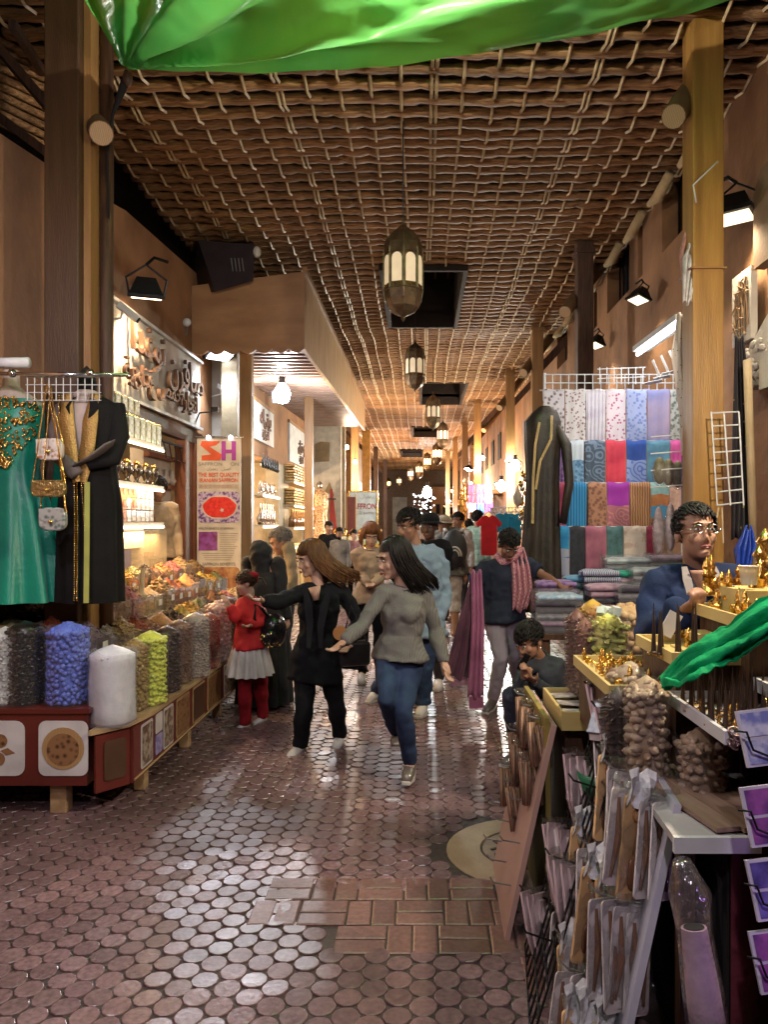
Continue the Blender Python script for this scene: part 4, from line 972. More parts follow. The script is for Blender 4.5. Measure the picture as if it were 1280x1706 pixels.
for sx in (-1, 1):
    path = [V(RX-.02+sx*.085, RY-.055, 2.36), V(RX-.02+sx*.065, RY-.10, 2.2), V(RX-.015+sx*.035, RY-.13, 2.02), V(RX+.0+sx*.02, RY-.145, 1.86), V(RX+.015+sx*.028, RY-.155, 1.6), V(RX+.02+sx*.03, RY-.165, 1.3), V(RX+.02+sx*.03, RY-.17, 1.14)]
    for i in range(len(path)-1):
        a, b_ = path[i], path[i+1]; n = int((b_-a).length/.013)
        for k in range(n):
            p = a.lerp(b_, k/n); w = .05 if i < 3 else .016
            for q in range(4 if i < 3 else 2): mb.ell(p+V((q/(3 if i < 3 else 1)-.5)*w-sx*.0+(-.03 if sx < 0 and i < 3 else 0), 0, 0), .0065, 5, 3)
mb.build('gold_braid', BRASS, t, True, kind='stuff')
GOLDC = mat('gold_cloth', (.55, .33, .10), .35, metal=.5, bump=.5, bs=90)
for sx in (-1, 1): ribbon([(RX-.02+sx*.08, RY-.075, 2.37), (RX-.015+sx*.07, RY-.125, 2.2), (RX+sx*.045, RY-.15, 1.98), (RX+.01+sx*.02, RY-.16, 1.84)], [.05, .09, .08, .04]).build('gold_panel', GOLDC, t, True)
ribbon([(RX+.055, RY-.165, 1.84), (RX+.06, RY-.18, 1.5), (RX+.06, RY-.19, 1.14)], .03).build('lime_lining', mat('lime_lining', (.5, .5, .12), .5), t)
# rack
t = thing('dress_rack', 'chrome pipe with a white wire grid holding the dresses at the left edge', 'rack', (-2.4, 4.4, 2.45))
MB().tube([P(-40, 622, 4.4), P(215, 625, 4.4)], .012, 8).build('pipe', CHROME, t, True)
MB().tube([P(-40, 605, 4.35), P(48, 604, 4.35)], .03, 10).build('tube_lamp', WHITEM, t, True)
for px in (20, 150): MB().ell(P(px, 622, 4.4), .026, 8, 5).build('clamp', CHROME, t, True)
g = MB()
for k in range(11): g.tube([P(45+12*k, 622, 4.42), P(45+12*k, 668, 4.42)], .003, 4)
for k in range(4): g.tube([P(42, 628+13*k, 4.42), P(168, 628+13*k, 4.42)], .003, 4)
g.build('wire_grid', WHITEM, t)
def clutch(px, py, w, h, Y, m, lab, sx=-1, rd=.5):
    c = P(px, py, Y); t = thing('clutch_bag', lab, 'handbag', c, 'small bags hanging between the dresses')
    MB().prism(rrect(w, h, h*.35, 5), c+V(0, .02, 0), X_, Z_, -.04 if False else .04).build('body', m, t, True, sharp=40, bev=.008)
    MB().prism([(-w*.47, h*.45), (w*.47, h*.45), (w*.44, 0), (0, -h*.18), (-w*.44, 0)][::-1], c+V(0, -.0235, 0), X_, Z_, -.004).build('flap', m, t)
    MB().ell(c+V(0, -.03, -h*.1), .012, 8, 5).build('clasp', BRASS, t, True)
    MB().tube([c+V(-w*.48, 0, h*.3), P(px-4, 640, Y), c+V(w*.48, 0, h*.3)], .005, 5).build('strap', BRASS, t)
FLORAL = mat('floral_cloth', (.75, .66, .55), .5, c2=(.45, .2, .1), tex='voronoi', vs=38, lo=.2, hi=.45, bump=.3)
clutch(83, 749, .15, .125, 4.25, FLORAL, 'cream floral clutch with orange flowers, highest of three hanging bags')
clutch(81, 814, .19, .095, 4.2, mat('gold_foil', (.5, .36, .14), .25, metal=.8, bump=.6, bs=40), 'flat gold metallic clutch, middle of three hanging bags')
clutch(88, 865, .15, .13, 4.2, mat('silver_floral', (.5, .52, .48), .35, metal=.3, c2=(.15, .2, .18), tex='voronoi', vs=34, lo=.2, hi=.5), 'silver grey floral purse, lowest of three hanging bags')
# ================================================================ spice shop shelves
LED = glow('led_tube_warm', (1, .80, .55), 6)
SHM = mat('cream_shelf', (.62, .48, .30), .5, bump=.05)
SX = -2.6
for i, (z, nm) in enumerate(((2.34, 'upper'), (1.94, 'middle'), (1.58, 'lower'))):
    t = thing('wall_shelf', 'cream %s shelf with a glowing tube under its edge in the spice shop' % nm, 'shelf', (SX, 6.2, z))
    MB().b2(SX-.2, SX+.02, 6.22, 7.55, z, z+.03).build('board', SHM, t)
    for (a, b_) in ((6.24, 7.0), (7.04, 7.52)):
        MB().tube([(SX+.025, a, z-.015), (SX+.025, b_, z-.015)], .012, 8).build('tube_light', LED, t, True)
    lamp('AREA', (SX+.04, 6.88, z-.05), 26 if i == 2 else 2.6, (1, .60, .26), (.04, 1.2), rot=(0, R(-25) if i == 2 else 0, 0))
TIN = mat('olive_tin', (.30, .28, .10), .35, c2=(.14, .13, .04), vs=9, lo=.45, hi=.55, bump=.1, metal=.3)
tn = thing('tea_tin', 'x', 'tin', (0, 0, 0), 'olive tins on the top shelf')
MB().box((0, 0, .1), (.12, .13, .2)).build('can', TIN, tn, bev=.008); MB().box((0, 0, .207), (.11, .12, .012)).build('lid', BRASS, tn)
MB().box((.061, 0, .1), (.002, .09, .11)).build('tag', mat('olive_tag', (.5, .46, .22), .4, c2=(.2, .16, .06), vs=40, bump=0), tn)
S = Seq(tn)
for k in range(9): S((SX-.06, 6.31+.145*k, 2.372), label='olive tea tin, %s from the near end of the bottom row on the top shelf' % ORD[k])
MB().b2(SX-.14, SX+.01, 6.22, 7.0, 2.587, 2.595).build('glass_sheet', CLEAR, label='thin sheet between the two rows of olive tins', cat='sheet')
for k in range(5): S((SX-.06, 6.31+.145*k, 2.596), sc=(1, 1, .62), label='short olive tin, %s from the near end of the upper row' % ORD[k])
cup = thing('metal_cup', 'x', 'cup', (0, 0, 0), 'dark metal cups on the middle shelf')
MB().lathe([(.03, 0), (.034, .01), (.012, .03), (.02, .06), (.045, .1), (.05, .17), (.046, .172), (.04, .1)], 12).build('bowl', mat('dark_silver', (.25, .23, .2), .22, metal=.9), cup, True)
MB().ell((0, 0, .19), .024, 8, 5).build('ornament', BRASS, cup, True)
S = Seq(cup)
for k in range(11): S((SX-.05-.03*(k % 2), 6.3+.115*k, 1.972), label='dark silver goblet, %s from the near end of the middle shelf' % ORD[k])
bx = thing('tea_box', 'x', 'box', (0, 0, 0), 'stacked square boxes above the lower tube light')
ORB = mat('orange_box', (.78, .33, .08), .5, bump=.02); MB().box((0, 0, .055), (.1, .108, .108)).build('carton', ORB, bx, bev=.002)
MB().prism(circ(.037, 16), (.0515, 0, .055), (0, 1, 0), Z_, .0015).build('emblem', mat('emblem_red', (.55, .12, .03), .5, bump=0), bx)
MB().prism(circ(.024, 8), (.054, 0, .055), (0, 1, 0), Z_, .0015).build('emblem_inner', ORB, bx)
gx = thing('glass_box', 'x', 'box', (0, 0, 0), 'stacked square boxes above the lower tube light')
MB().box((0, 0, .055), (.1, .108, .108)).build('jar', mat('green_glass_box', (.16, .17, .12), .15, c2=(.3, .28, .18), vs=18, bump=.3), gx, bev=.004); MB().box((.051, 0, .03), (.003, .08, .03)).build('tag', CARD, gx)
S1, S2 = Seq(bx), Seq(gx)
for r3 in range(3):
    for k in range(8):
        q = S1 if (k < 2 or (r3 == 2 and k < 4) or (r3 == 1 and k == 3)) else S2
        q((SX-.06, 6.5+.113*k, 1.612+.11*r3), label='%s box, %s from the near end, %s row above the lower tube light' % ('orange emblem' if q is S1 else 'dark green glass', ORD[k], ['bottom', 'middle', 'top'][r3]))
t = MB().b2(SX-.18, SX+.02, 6.25, 7.0, 1.38, 1.56).build('drawer_box', SHM, label='pale yellow drawer box under the lower tube light', cat='drawer')
OR = mat('orange_cloth', (.75, .16, .03), .6)
MB().grid(14, 10, lambda u, v: (SX-.02+.02*math.sin(u*20), 6.3+.25*u, 1.36-.42*v)).build('orange_cloth', OR, smooth=True, label='orange cloth strip hanging below the yellow drawer box', cat='cloth')
MB().b2(SX-.2, SX-.02, 6.62, 6.8, .98, 1.37).build('brown_cabinet', mat('red_brown_wood'), label='small red brown cabinet beside the orange cloth', cat='cabinet')
t = thing('glass_case', 'yellowish glass display case with slats behind the spice tubs', 'display case', (-2.75, 7.2, .98))
MB().b2(SX-.2, SX-.02, 6.9, 7.75, .99, 1.54).build('glass', plastic('case_glass', (.8, .7, .5), .25, bump=.05), t)
for k in range(8): MB().b2(SX-.3, SX-.28, 6.9, 7.75, 1.0+.065*k, 1.03+.065*k).build('slat', SHM, t)
t = thing('white_cabinet', 'narrow cabinet of pale panels and red brown rails by the shop door posts', 'cabinet', (-2.82, 8.2, 0))
MB().b2(-3.0, -2.86, 7.75, 8.6, .3, 2.5).build('carcass', WPLAST, t)
for k, z in enumerate((.9, 1.25, 1.62, 1.98, 2.3)): MB().b2(-2.86, -2.80, 7.75, 8.6, z, z+.05).build('rail', mat('red_brown_wood'), t)
for k in range(8): MB().lathe([(.03, 0), (.05, .05), (.02, .13), (.03, .17)], 8, (-2.83, 7.85+.1*k, 2.03 if k % 2 else 1.67)).build('ornament', SKINM, t, True)
t = thing('coat_hanger', 'dark hanger with hooks at the top of the shop doorway', 'hanger', (-2.7, 8.0, 2.4))
MB().bar((-2.72, 7.9, 2.47), (-2.72, 8.55, 2.47), .02).build('rail', BLACK, t)
for k in range(4): MB().tube([(-2.72, 7.95+.18*k, 2.46), (-2.7, 7.97+.18*k, 2.3), (-2.66, 7.95+.18*k, 2.28)], .008, 5).build('hook', BLACK, t)
# CCTV
def cctv(loc, d, lab):
    loc = Vector(loc); d = Vector(d).normalized(); t = thing('security_camera', lab, 'camera', loc, 'small white security cameras')
    MB().bar(loc, loc+d*.2, .07, .06).build('body', WHITEM, t, bev=.008); MB().tube([loc+d*.2, loc+d*.215], .026, 10).build('lens', BLACK, t)
    MB().tube([loc+d*.05, loc+d*.03+V(0, 0, -.1), loc+V(-.1, .02, -.14)], .012, 6).build('arm', WHITEM, t, True)
cctv((-2.62, 6.5, 3.5), (.5, .2, -.4), 'white security camera at the near top corner of the letter sign')
cctv((-2.6, 9.7, 3.38), (.6, -.5, -.4), 'white security camera on the white return wall')
t = thing('wall_sensor', 'small round white sensor on the plaster beside the canopy', 'sensor', P(310, 537, 8.6))
MB().ell(P(311, 537, 8.7), (.05, .03, .05), 10, 6).build('dome', WHITEM, t, True); MB().tube([P(311, 541, 8.8), P(309, 558, 8.8)], .02, 6).build('bracket', STEEL, t)
t = thing('arm_spotlight', 'thin black arm spotlight sticking out right of the letter sign', 'spotlight', P(330, 690, 9.0))
MB().tube([P(326, 703, 9.1), P(332, 688, 9.0), P(352, 686, 8.9)], .01, 6).build('arm', IRON, t); MB().box(P(358, 682, 8.9), (.08, .06, .05)).build('head', IRON, t)
# ================================================================ saffron banner
BY = 8.8; bl, br, bt, bb = BX(328, BY), BX(401, BY), 2.6, .42
t = thing('saffron_banner', 'tall cream roll up banner with a red saffron photo and red lettering', 'banner', ((bl+br)/2, BY, bb))
MB().b2(bl, br, BY, BY+.012, bb, bt).build('sheet', mat('banner_cream', (.66, .58, .50), .45, bump=0), t)
MB().tube([(bl-.03, BY-.01, bt+.01), (br+.03, BY-.01, bt+.01)], .012, 8).build('top_bar', CHROME, t)
for px in (347, 384): MB().ell(P(px, 729, BY-.03), .03, 8, 5).build('clip_lamp', glow('clip_lamp', (1, .95, .9), 3), t, True)
bw_ = br-bl; cx = (bl+br)/2
def bz(py): return CZ-(py-VY)*BY/F
yb = BY-.003
RO = mat('logo_red', (.75, .10, .03), .5, bump=0); PU = mat('logo_purple', (.42, .04, .40), .5, bump=0)
def pp(x): return BX(x, BY)-cx
S_ = [(336, 735), (367, 735), (360, 742), (349, 744), (369, 757), (367, 767), (336, 767), (336, 759), (352, 757), (334, 742)]
MB().prism([(pp(x), bz(y)) for x, y in S_][::-1], (cx, yb, 0), X_, Z_, .003).build('logo_letter', RO, t)
for a in ((369, 735, 376, 767), (386, 735, 393, 767), (376, 749, 386, 755)):
    MB().prism([(pp(a[0]), bz(a[3])), (pp(a[2]), bz(a[3])), (pp(a[2]), bz(a[1])), (pp(a[0]), bz(a[1]))], (cx, yb, 0), X_, Z_, .003).build('logo_letter', PU, t)
def bt_(s, py, size, m, px=None, al='CENTER', xs=1, b=0): text(s, 'lettering', m, (cx if px is None else BX(px, BY), yb-.002, bz(py)), X_, Z_, size, t, ext=.0004, align=al, xs=xs, bold=b)
GT = mat('text_grey', (.3, .26, .24), .5, bump=0)
bt_('SAFFRON  HERON'.replace('HER', '   '), 776, .06, GT, xs=1.1)
bt_(arab('زعفران')+'   '+arab('اصيل'), 783, .05, GT)
bt_('THE BEST QUALITY', 794, .066, RO, xs=.84, b=.022); bt_('IRANIAN SAFFRON', 803, .062, RO, xs=.86, b=.022)
bt_('最優質的伊朗藏紅花', 813, .052, mat('text_pale_red', (.62, .38, .32), .5, bump=0))
ph = MB().prism(rrect(bw_*.95, .365, .05), (cx, yb, bz(845)), X_, Z_, .002).build('photo', mat('photo_crocus', (.55, .45, .62), .4, c2=(.12, .04, .22), vs=26, lo=.4, hi=.55, bump=0), t)
MB().prism([(.215*math.cos(a), .142*math.sin(a)) for a in [2*math.pi*k/30 for k in range(30)]], (cx+.01, yb-.003, bz(845)), X_, Z_, .002).build('printed_bowl', mat('print_bowl_rim', (.7, .6, .58), .4, bump=0), ph)
MB().prism([(.195*math.cos(a)*(1+.03*math.sin(7*a)), .125*math.sin(a)*(1+.05*math.cos(6*a))) for a in [2*math.pi*k/30 for k in range(30)]], (cx+.01, yb-.005, bz(845)), X_, Z_, .002).build('printed_saffron', mat('print_saffron', (.80, .05, .03), .4, c2=(.6, .02, .02), vs=30, bump=0), ph)
MB().prism([(.03*(1 if k % 2 else .4)*math.cos(2*math.pi*k/10), .03*(1 if k % 2 else .4)*math.sin(2*math.pi*k/10)) for k in range(10)], (cx+.04, yb-.007, bz(850)), X_, Z_, .002).build('printed_flower', PWHITE, ph)
bt_('HEALTH BENEFITS OF SAFFRON', 882, .036, GT, 331, 'LEFT', .8, .02)
MB().b2(BX(331, BY), BX(362, BY), yb-.002, yb, bz(917), bz(886)).build('photo', mat('photo_purple', (.3, .08, .42), .4, c2=(.16, .02, .10), vs=12, bump=0), t)
for k in range(9): MB().b2(BX(366, BY), BX(396, BY)-.02*(k % 3), yb-.002, yb, bz(889+3.6*k), bz(888.3+3.6*k)).build('text_line', GT, t)
for k in range(4): MB().b2(BX(336+2*k, BY), BX(390-2*k, BY), yb-.002, yb, bz(922+3.6*k), bz(921.3+3.6*k)).build('text_line', GT, t)
bt_('SAFFRON BENEFITS', 942, .05, GT, xs=.9, b=.02)
MB().prism(rrect(bw_*.95, .3, .05), (cx, yb, bz(966)), X_, Z_, .002).build('photo', mat('photo_spoon', (.5, .28, .12), .4, c2=(.2, .03, .02), vs=9, bump=0), t)
# ================================================================ second and third shops under the canopy
GOLDP = mat('gold_stack', (.62, .40, .15), .35, metal=.4, c2=(.3, .17, .06), vs=20, bump=.3)
for i, (ya, yb2, z) in enumerate(((11.9, 13.3, 2.05), (11.9, 13.3, 1.55), (14.9, 17.6, 2.42), (14.9, 17.6, 1.95), (14.9, 17.6, 1.5), (14.9, 17.6, 1.12))):
    t = thing('wall_shelf', 'lit cream shelf of the %s shop, %s from the top' % (['second', 'third'][i > 1], ['first', 'second', 'first', 'second', 'third', 'fourth'][i]), 'shelf', (-2.62, ya, z))
    MB().b2(-2.85, -2.5, ya, yb2, z, z+.03).build('board', SHM, t)
    MB().tube([(-2.49, ya+.05, z-.01), (-2.49, yb2-.05, z-.01)], .014, 8).build('tube_light', LED, t, True)
    lamp('AREA', (-2.48, (ya+yb2)/2, z-.05), 6, (1, .72, .42), (.04, yb2-ya))
ns = random.Random(9)
def figurine(c, h, m, lab, grp, kind=0, cat='ornament', name='ornament'):
    t = thing(name, lab, cat, c, grp)
    if kind == 0:
        MB().lathe([(h*.2, 0), (h*.22, h*.06), (h*.06, h*.14), (h*.16, h*.3), (h*.2, h*.45), (h*.08, h*.62), (h*.12, h*.78), (.001, h)], 10, c).build('body', m, t, True); MB().ell(Vector(c)+V(0, 0, h*.98), h*.06, 6, 4).build('knob', BRASS, t, True)
    else:
        MB().tube([Vector(c), Vector(c)+V(0, -.3*h, .3*h), Vector(c)+V(0, .1*h, .6*h), Vector(c)+V(0, -.1*h, h)], [h*.12, h*.16, h*.1, h*.03], 8).build('body', m, t, True); MB().ell(Vector(c)+V(0, 0, .02), (h*.2, h*.2, .02), 8, 4).build('foot', m, t, True)
SILV = mat('tarnished_silver', (.6, .5, .42), .25, metal=.9)
for k in range(7): figurine((-2.56, 12.0+.19*k, 2.08), .2, SILV, 'silver ornament, %s from the near end of the second shop top shelf' % ORD[k], 'silver ornaments of the second shop', k % 2)
for k in range(6): figurine((-2.56, 12.05+.2*k, 1.58), .34, SILV, 'curved silver swan, %s from the near end of the second shop shelf' % ORD[k], 'silver swans of the second shop', 1)
for k in range(7): figurine((-2.5, 11.95+.2*k, 2.5), .2, IRON, 'dark twisted ornament, %s hung at the top of the second shop' % ORD[k], 'dark ornaments hung over the second shop', 1)
for i, z in enumerate((2.45, 1.98)):
    for k in range(7):
        c = V(-2.6, 15.1+.36*k, z); t = thing('folded_stack', 'gold folded pile, %s from the near end of the %s shelf of the third shop' % (ORD[k], ['top', 'second'][i]), 'folded cloth', c, 'gold folded piles of the third shop')
        for q in range(6): MB().box(c+V(0, 0, .03+.055*q), (.2, .3, .045), rz=ns.uniform(-.1, .1)).build('fold', GOLDP, t, bev=.01)
for k in range(9):
    c = V(-2.56, 15.0+.28*k, 1.53); t = thing('bottle', 'dark amber bottle, %s from the near end of the third shop' % ORD[k], 'bottle', c, 'dark bottles in the third shop')
    MB().lathe([(.07, 0), (.08, .02), (.075, .17), (.025, .24), (.025, .32), (.001, .33)], 10, c).build('glass', mat('amber_glass', (.12, .05, .02), .12, c2=(.25, .12, .04), vs=6), t, True); MB().ell(c+V(0, 0, .33), .03, 6, 4).build('stopper', BRASS, t, True)
c = V(-2.6, 16.3, .0); t = thing('cabinet', 'yellow wood cabinet below the amber bottles', 'cabinet', c)
MB().b2(-2.85, -2.5, 14.95, 17.6, .2, 1.08).build('carcass', mat('yellow_cabinet', (.6, .36, .12), .5), t)
for k in range(5): MB().b2(-2.5, -2.48, 15.0+.53*k, 15.45+.53*k, .3, 1.02).build('door', mat('yellow_cabinet'), t)
# clothes rail figure by the end wall
c = V(-2.45, 18.3, 0); t = thing('dressed_form', 'glittering golden skirted dress form before the pale end wall', 'mannequin', c)
loft([(c.x, c.y, 2.45, .06, .06, 0), (c.x, c.y, 2.3, .2, .1, 0), (c.x, c.y, 2.0, .2, .13, .05), (c.x, c.y, 1.8, .16, .1, .05), (c.x, c.y, 1.2, .26, .2, .12), (c.x, c.y, .7, .32, .25, .14)], 60).build('gown', mat('glitter_gold', (.75, .5, .28), .35, metal=.5, tex='voronoi', vs=24, c2=(.35, .16, .07), bump=.6), t, True)
MB().ell((c.x, c.y, 2.52), (.08, .08, .11), 10, 7).build('head', SILV, t, True)
MB().b2(c.x-.25, c.x+.4, c.y-.02, c.y+.02, 2.18, 2.21).build('rail', IRON, t)
t = MB().prism([(0, 0), (.22, 0), (.08, 1.25), (.02, 1.25)], (-2.25, 18.6, 1.2), X_, Z_, .03).build('red_flag', mat('red_flag', (.5, .06, .05), .6), label='furled red flag leaning at the pale end wall', cat='flag')
t = thing('paper_notice', 'pair of brown paper notices on the pale end wall', 'notice', (-2.6, 18.97, 3.2))
MB().prism([(0, 0), (.36, .02), (.38, .5), (.15, .52), (0, .45)], (-2.66, 18.985, 3.15), X_, Z_, .004).build('sheet', mat('brown_paper', (.32, .22, .12), .8), t)
MB().prism([(0, 0), (.25, -.1), (.13, .25)], (-2.42, 18.985, 2.4), X_, Z_, .004).build('sheet', mat('brown_paper'), t)
# saffron stand sign + far left goods
Y = 20.0; a, b_ = BX(583, Y), BX(628, Y)
t = thing('saffron_sign', 'pale framed saffron sign board standing in the far left lane', 'sign', ((a+b_)/2, Y, 0))
z0, z1 = P(0, 905, Y).z, P(0, 820, Y).z
MB().b2(a, b_, Y, Y+.05, z0, z1).build('board', mat('sign_pale_blue', (.6, .68, .7), .4, bump=0), t)
for q in ((a-.04, a), (b_, b_+.04)): MB().b2(q[0], q[1], Y-.02, Y+.06, 0, z1+.04).build('frame_post', BRASS, t)
MB().b2(a, b_, Y-.02, Y+.06, z1, z1+.04).build('frame_rail', BRASS, t)
text('SAFFRON', 'lettering', mat('sign_maroon', (.35, .03, .04), .5, bump=0), ((a+b_)/2, Y-.004, P(0, 848, Y).z), X_, Z_, .21, t, ext=.001, xs=.78, bold=.02)
text(arab('زعفران'), 'lettering', GT, ((a+b_)/2+.1, Y-.004, P(0, 830, Y).z), X_, Z_, .13, t, ext=.001)
text('藏紅花 SAFFRON', 'lettering', GT, ((a+b_)/2+.05, Y-.004, P(0, 857, Y).z), X_, Z_, .1, t, ext=.001)
MB().prism([(0, 0), (.3, 0), (.2, .28), (.08, .33)], (a+.05, Y-.004, z0), X_, Z_, .003).build('printed_saffron', mat('print_saffron'), t)
MB().prism([(0, 0), (.35, .03), (.38, .06), (.3, .07)], (a+.3, Y-.005, z0+.3), X_, Z_, .003).build('printed_spoon', BLACK, t)
t = thing('menu_stand', 'narrow dark maroon board standing left of the pale saffron sign', 'sign', (BX(585, 18.6), 18.6, 0))
MB().b2(BX(577, 18.6), BX(593, 18.6), 18.6, 18.66, .7, P(0, 828, 18.6).z).build('board', mat('maroon_board', (.14, .03, .03), .5), t)
for x in (577, 592): MB().b2(BX(x, 18.6), BX(x+1.5, 18.6), 18.59, 18.67, 0, P(0, 822, 18.6).z).build('post', WOODM, t)
MB().b2(-2.3, -.85, 17.2, 18.2, .75, .8).build('counter_top', SHM, label='far left counter top crowded with small jars', cat='counter')
jr = thing('jar', 'x', 'jar', (0, 0, 0), 'yellow green jars on the far left counter')
MB().lathe([(.07, 0), (.075, .02), (.07, .17), (.05, .2)], 10).build('glass', mat('jar_yellow', (.55, .6, .25), .25, c2=(.7, .65, .5), vs=8), jr, True); MB().lathe([(.055, .2), (.055, .25), (.001, .25)], 10).build('lid', BRASS, jr, True)
S = Seq(jr)
for k in range(12): S((-1.0-.16*(k % 6), 17.4+.35*(k//6), .8+.3*(k//6)), label='yellow green jar, %s in the %s row on the far left counter' % (ORD[k % 6], ['front', 'back'][k//6]))
for k in range(6): MB().lathe([(.09, 0), (.12, .05), (.05, .3), (.08, .42), (.001, .5)], 10, (-1.0-.2*k, 17.9, 1.0)).build('vase', BRASS, smooth=True, label='brass vase behind the jars, %s from the right' % ORD[k], cat='vase', group='brass vases on the far left counter')
# ================================================================ scarf rack
def cloth_mat(name, c, c2, tex='noise', vs=20, lo=.35, hi=.6, rough=.75, stretch=(1, 1, 1)):
    return mat(name, c, rough, c2=c2, tex=tex, vs=vs, lo=lo, hi=hi, bump=.25, bs=150, sheen=.2, stretch=stretch)
def hang(x, w, Y, zt, zb, m, lab, cat='scarf', group=None, folds=5, amp=.012, seed=0, name='scarf', rz=0, back=True, bands=None):
    """cloth folded over a bar: front sheet plus turn-over"""
    def fn(u, v):
        L_ = zt-zb; xx = x+(u-.5)*w*(1-.03*math.sin(3*v)); z = zt-L_*v; yy = Y-.014-amp*math.sin(folds*2*math.pi*u+seed+1.2*v)*(0.25+.75*v)-.012*mnoise.noise(V(xx*6, z*5, seed))
        if v == 0: yy = Y+.002; z = zt+.006
        return V(xx, yy, z+.006*math.sin(7*u+seed))
    mb = MB(); n = max(10, folds*6)
    mb.grid(n, 16, fn, thick=.004)
    ms = m if isinstance(m, (list, tuple)) else [m]
    if bands:
        for k, f in enumerate(mb.f):
            z = sum(mb.v[i][2] for i in f)/len(f); q = (zt-z)/(zt-zb); mb.m[k] = sum(q > b for b in bands)
    return mb.build(name, ms, smooth=True, label=lab, cat=cat, group=group)
C = cloth_mat
M_ = {
 'lace': C('sc_lace', (.6, .56, .58), (.14, .08, .10), 'voronoi', 26, .2, .5), 'damask_brown': C('sc_damask', (.66, .62, .62), (.25, .12, .12), 'voronoi', 34, .25, .42),
 'silk_white': C('sc_silkwhite', (.75, .72, .78), (.55, .5, .6), 'noise', 5, rough=.4), 'damask_pink': C('sc_dampink', (.75, .66, .70), (.45, .08, .22), 'voronoi', 30, .22, .4),
 'damask_blue': C('sc_damblue', (.42, .48, .72), (.22, .28, .58), 'voronoi', 30, .3, .5), 'mauve': C('sc_mauve', (.45, .34, .46), (.25, .26, .5), 'noise', 3),
 'greydam': C('sc_grey', (.4, .42, .42), (.12, .14, .12), 'voronoi', 30), 'bluewhite': C('sc_bw', (.65, .72, .8), (.55, .65, .75), 'noise', 6), 'bluelace': C('sc_bl', (.2, .38, .58), (.08, .18, .34), 'voronoi', 30),
 'navygrey': C('sc_ng', (.16, .22, .32), (.06, .09, .14), 'paisley', 8), 'red': C('sc_red', (.72, .06, .10), (.55, .03, .07), 'noise', 6), 'paisley': C('sc_pais', (.12, .2, .62), (.3, .4, .75), 'paisley', 7), 'blue': C('sc_blue', (.04, .12, .5), (.03, .08, .36), 'noise', 5),
 'teal': C('sc_teal', (.14, .34, .5), (.08, .22, .36), 'noise', 9), 'hotpink': C('sc_hp', (.7, .12, .4), (.5, .06, .3), 'noise', 5), 'purple': C('sc_pur', (.3, .18, .4), (.16, .08, .24), 'voronoi', 26),
 'redpink': C('sc_rp', (.6, .1, .18), (.4, .05, .12), 'noise', 5), 'azure': C('sc_az', (.03, .3, .62), (.02, .12, .28), 'wave', 4, stretch=(3, 1, .1)), 'copper': C('sc_cop', (.42, .2, .12), (.22, .09, .06), 'voronoi', 30),
 'pinkbrown': C('sc_pb', (.6, .25, .22), (.45, .15, .2), 'paisley', 8), 'magenta': C('sc_mag', (.4, .04, .42), (.3, .02, .34), 'noise', 4), 'orangepat': C('sc_op', (.62, .32, .14), (.28, .12, .07), 'wave', 14),
 'aqua': C('sc_aq', (.35, .6, .6), (.28, .5, .52)), 'orange': C('sc_or', (.62, .25, .1), (.5, .18, .07)), 'sky': C('sc_sky', (.1, .35, .62), (.08, .28, .5)), 'peach': C('sc_pe', (.65, .42, .35), (.5, .3, .26)),
 'blueband': C('sc_bb', (.03, .32, .6), (.02, .22, .5)), 'bluestripe': C('sc_bs', (.06, .12, .35), (.4, .42, .55), 'wave', 3, lo=.2, hi=.3, stretch=(.1, .1, 6)), 'black': C('sc_bk', (.03, .03, .045), (.015, .015, .02)),
 'rose': C('sc_ro', (.42, .14, .2), (.28, .08, .14), 'noise', 7), 'darkteal': C('sc_dt', (.08, .18, .19), (.05, .11, .12)), 'cream': C('sc_cr', (.68, .56, .48), (.5, .36, .3), 'noise', 9, .42, .5), 'maroon': C('sc_ma', (.3, .02, .06), (.18, .01, .04))}
RKY = [7.2, 7.1, 7.0, 6.9]; ROWZ = [(650, 738), (735, 808), (805, 880), (878, 962)]
rows = [[(905, 940, 'lace', 'black and white lace scarf'), (942, 975, 'damask_brown', 'brown and white damask scarf'), (977, 1008, 'silk_white', 'shiny lilac white silk scarf'), (1010, 1042, 'damask_pink', 'white scarf with crimson scrollwork'), (1044, 1077, 'damask_blue', 'pale blue damask scarf'), (1079, 1116, 'mauve', 'mauve scarf fading to blue'), (1118, 1136, 'greydam', 'narrow grey patterned scarf')],
        [(928, 942, 'purple', 'dark purple scarf edge'), (943, 972, ('bluewhite', 'bluelace'), 'white over blue lace scarf'), (975, 1008, 'navygrey', 'slate grey paisley scarf'), (1010, 1042, 'red', 'plain bright red scarf'), (1044, 1076, ('blue', 'paisley'), 'royal blue paisley scarf'), (1078, 1116, 'teal', 'teal blue scarf'), (1118, 1140, 'hotpink', 'hot pink scarf')],
        [(927, 942, 'redpink', 'narrow crimson scarf'), (944, 977, 'azure', 'bright azure striped scarf'), (980, 1010, 'copper', 'copper brown patterned scarf'), (1012, 1048, ('pinkbrown', 'magenta', 'pinkbrown'), 'pink scarf with a magenta block'), (1050, 1083, 'orangepat', 'orange brown wavy patterned scarf'), (1085, 1115, ('aqua', 'orange', 'sky', 'copper'), 'aqua orange and blue block scarf'), (1116, 1142, 'peach', 'peach scarf')],
        [(918, 948, ('blueband', 'bluestripe'), 'blue scarf with white stripes'), (950, 974, 'black', 'plain black scarf'), (976, 1010, 'rose', 'dusty rose scarf'), (1011, 1038, 'darkteal', 'dark teal scarf with cats'), (1040, 1076, 'cream', 'cream patterned scarf'), (1078, 1100, 'maroon', 'maroon scarf')]]
rk = thing('scarf_rack', 'white wire rack holding four tiers of hanging scarves', 'rack', (BX(1020, 7.1), 7.2, .9))
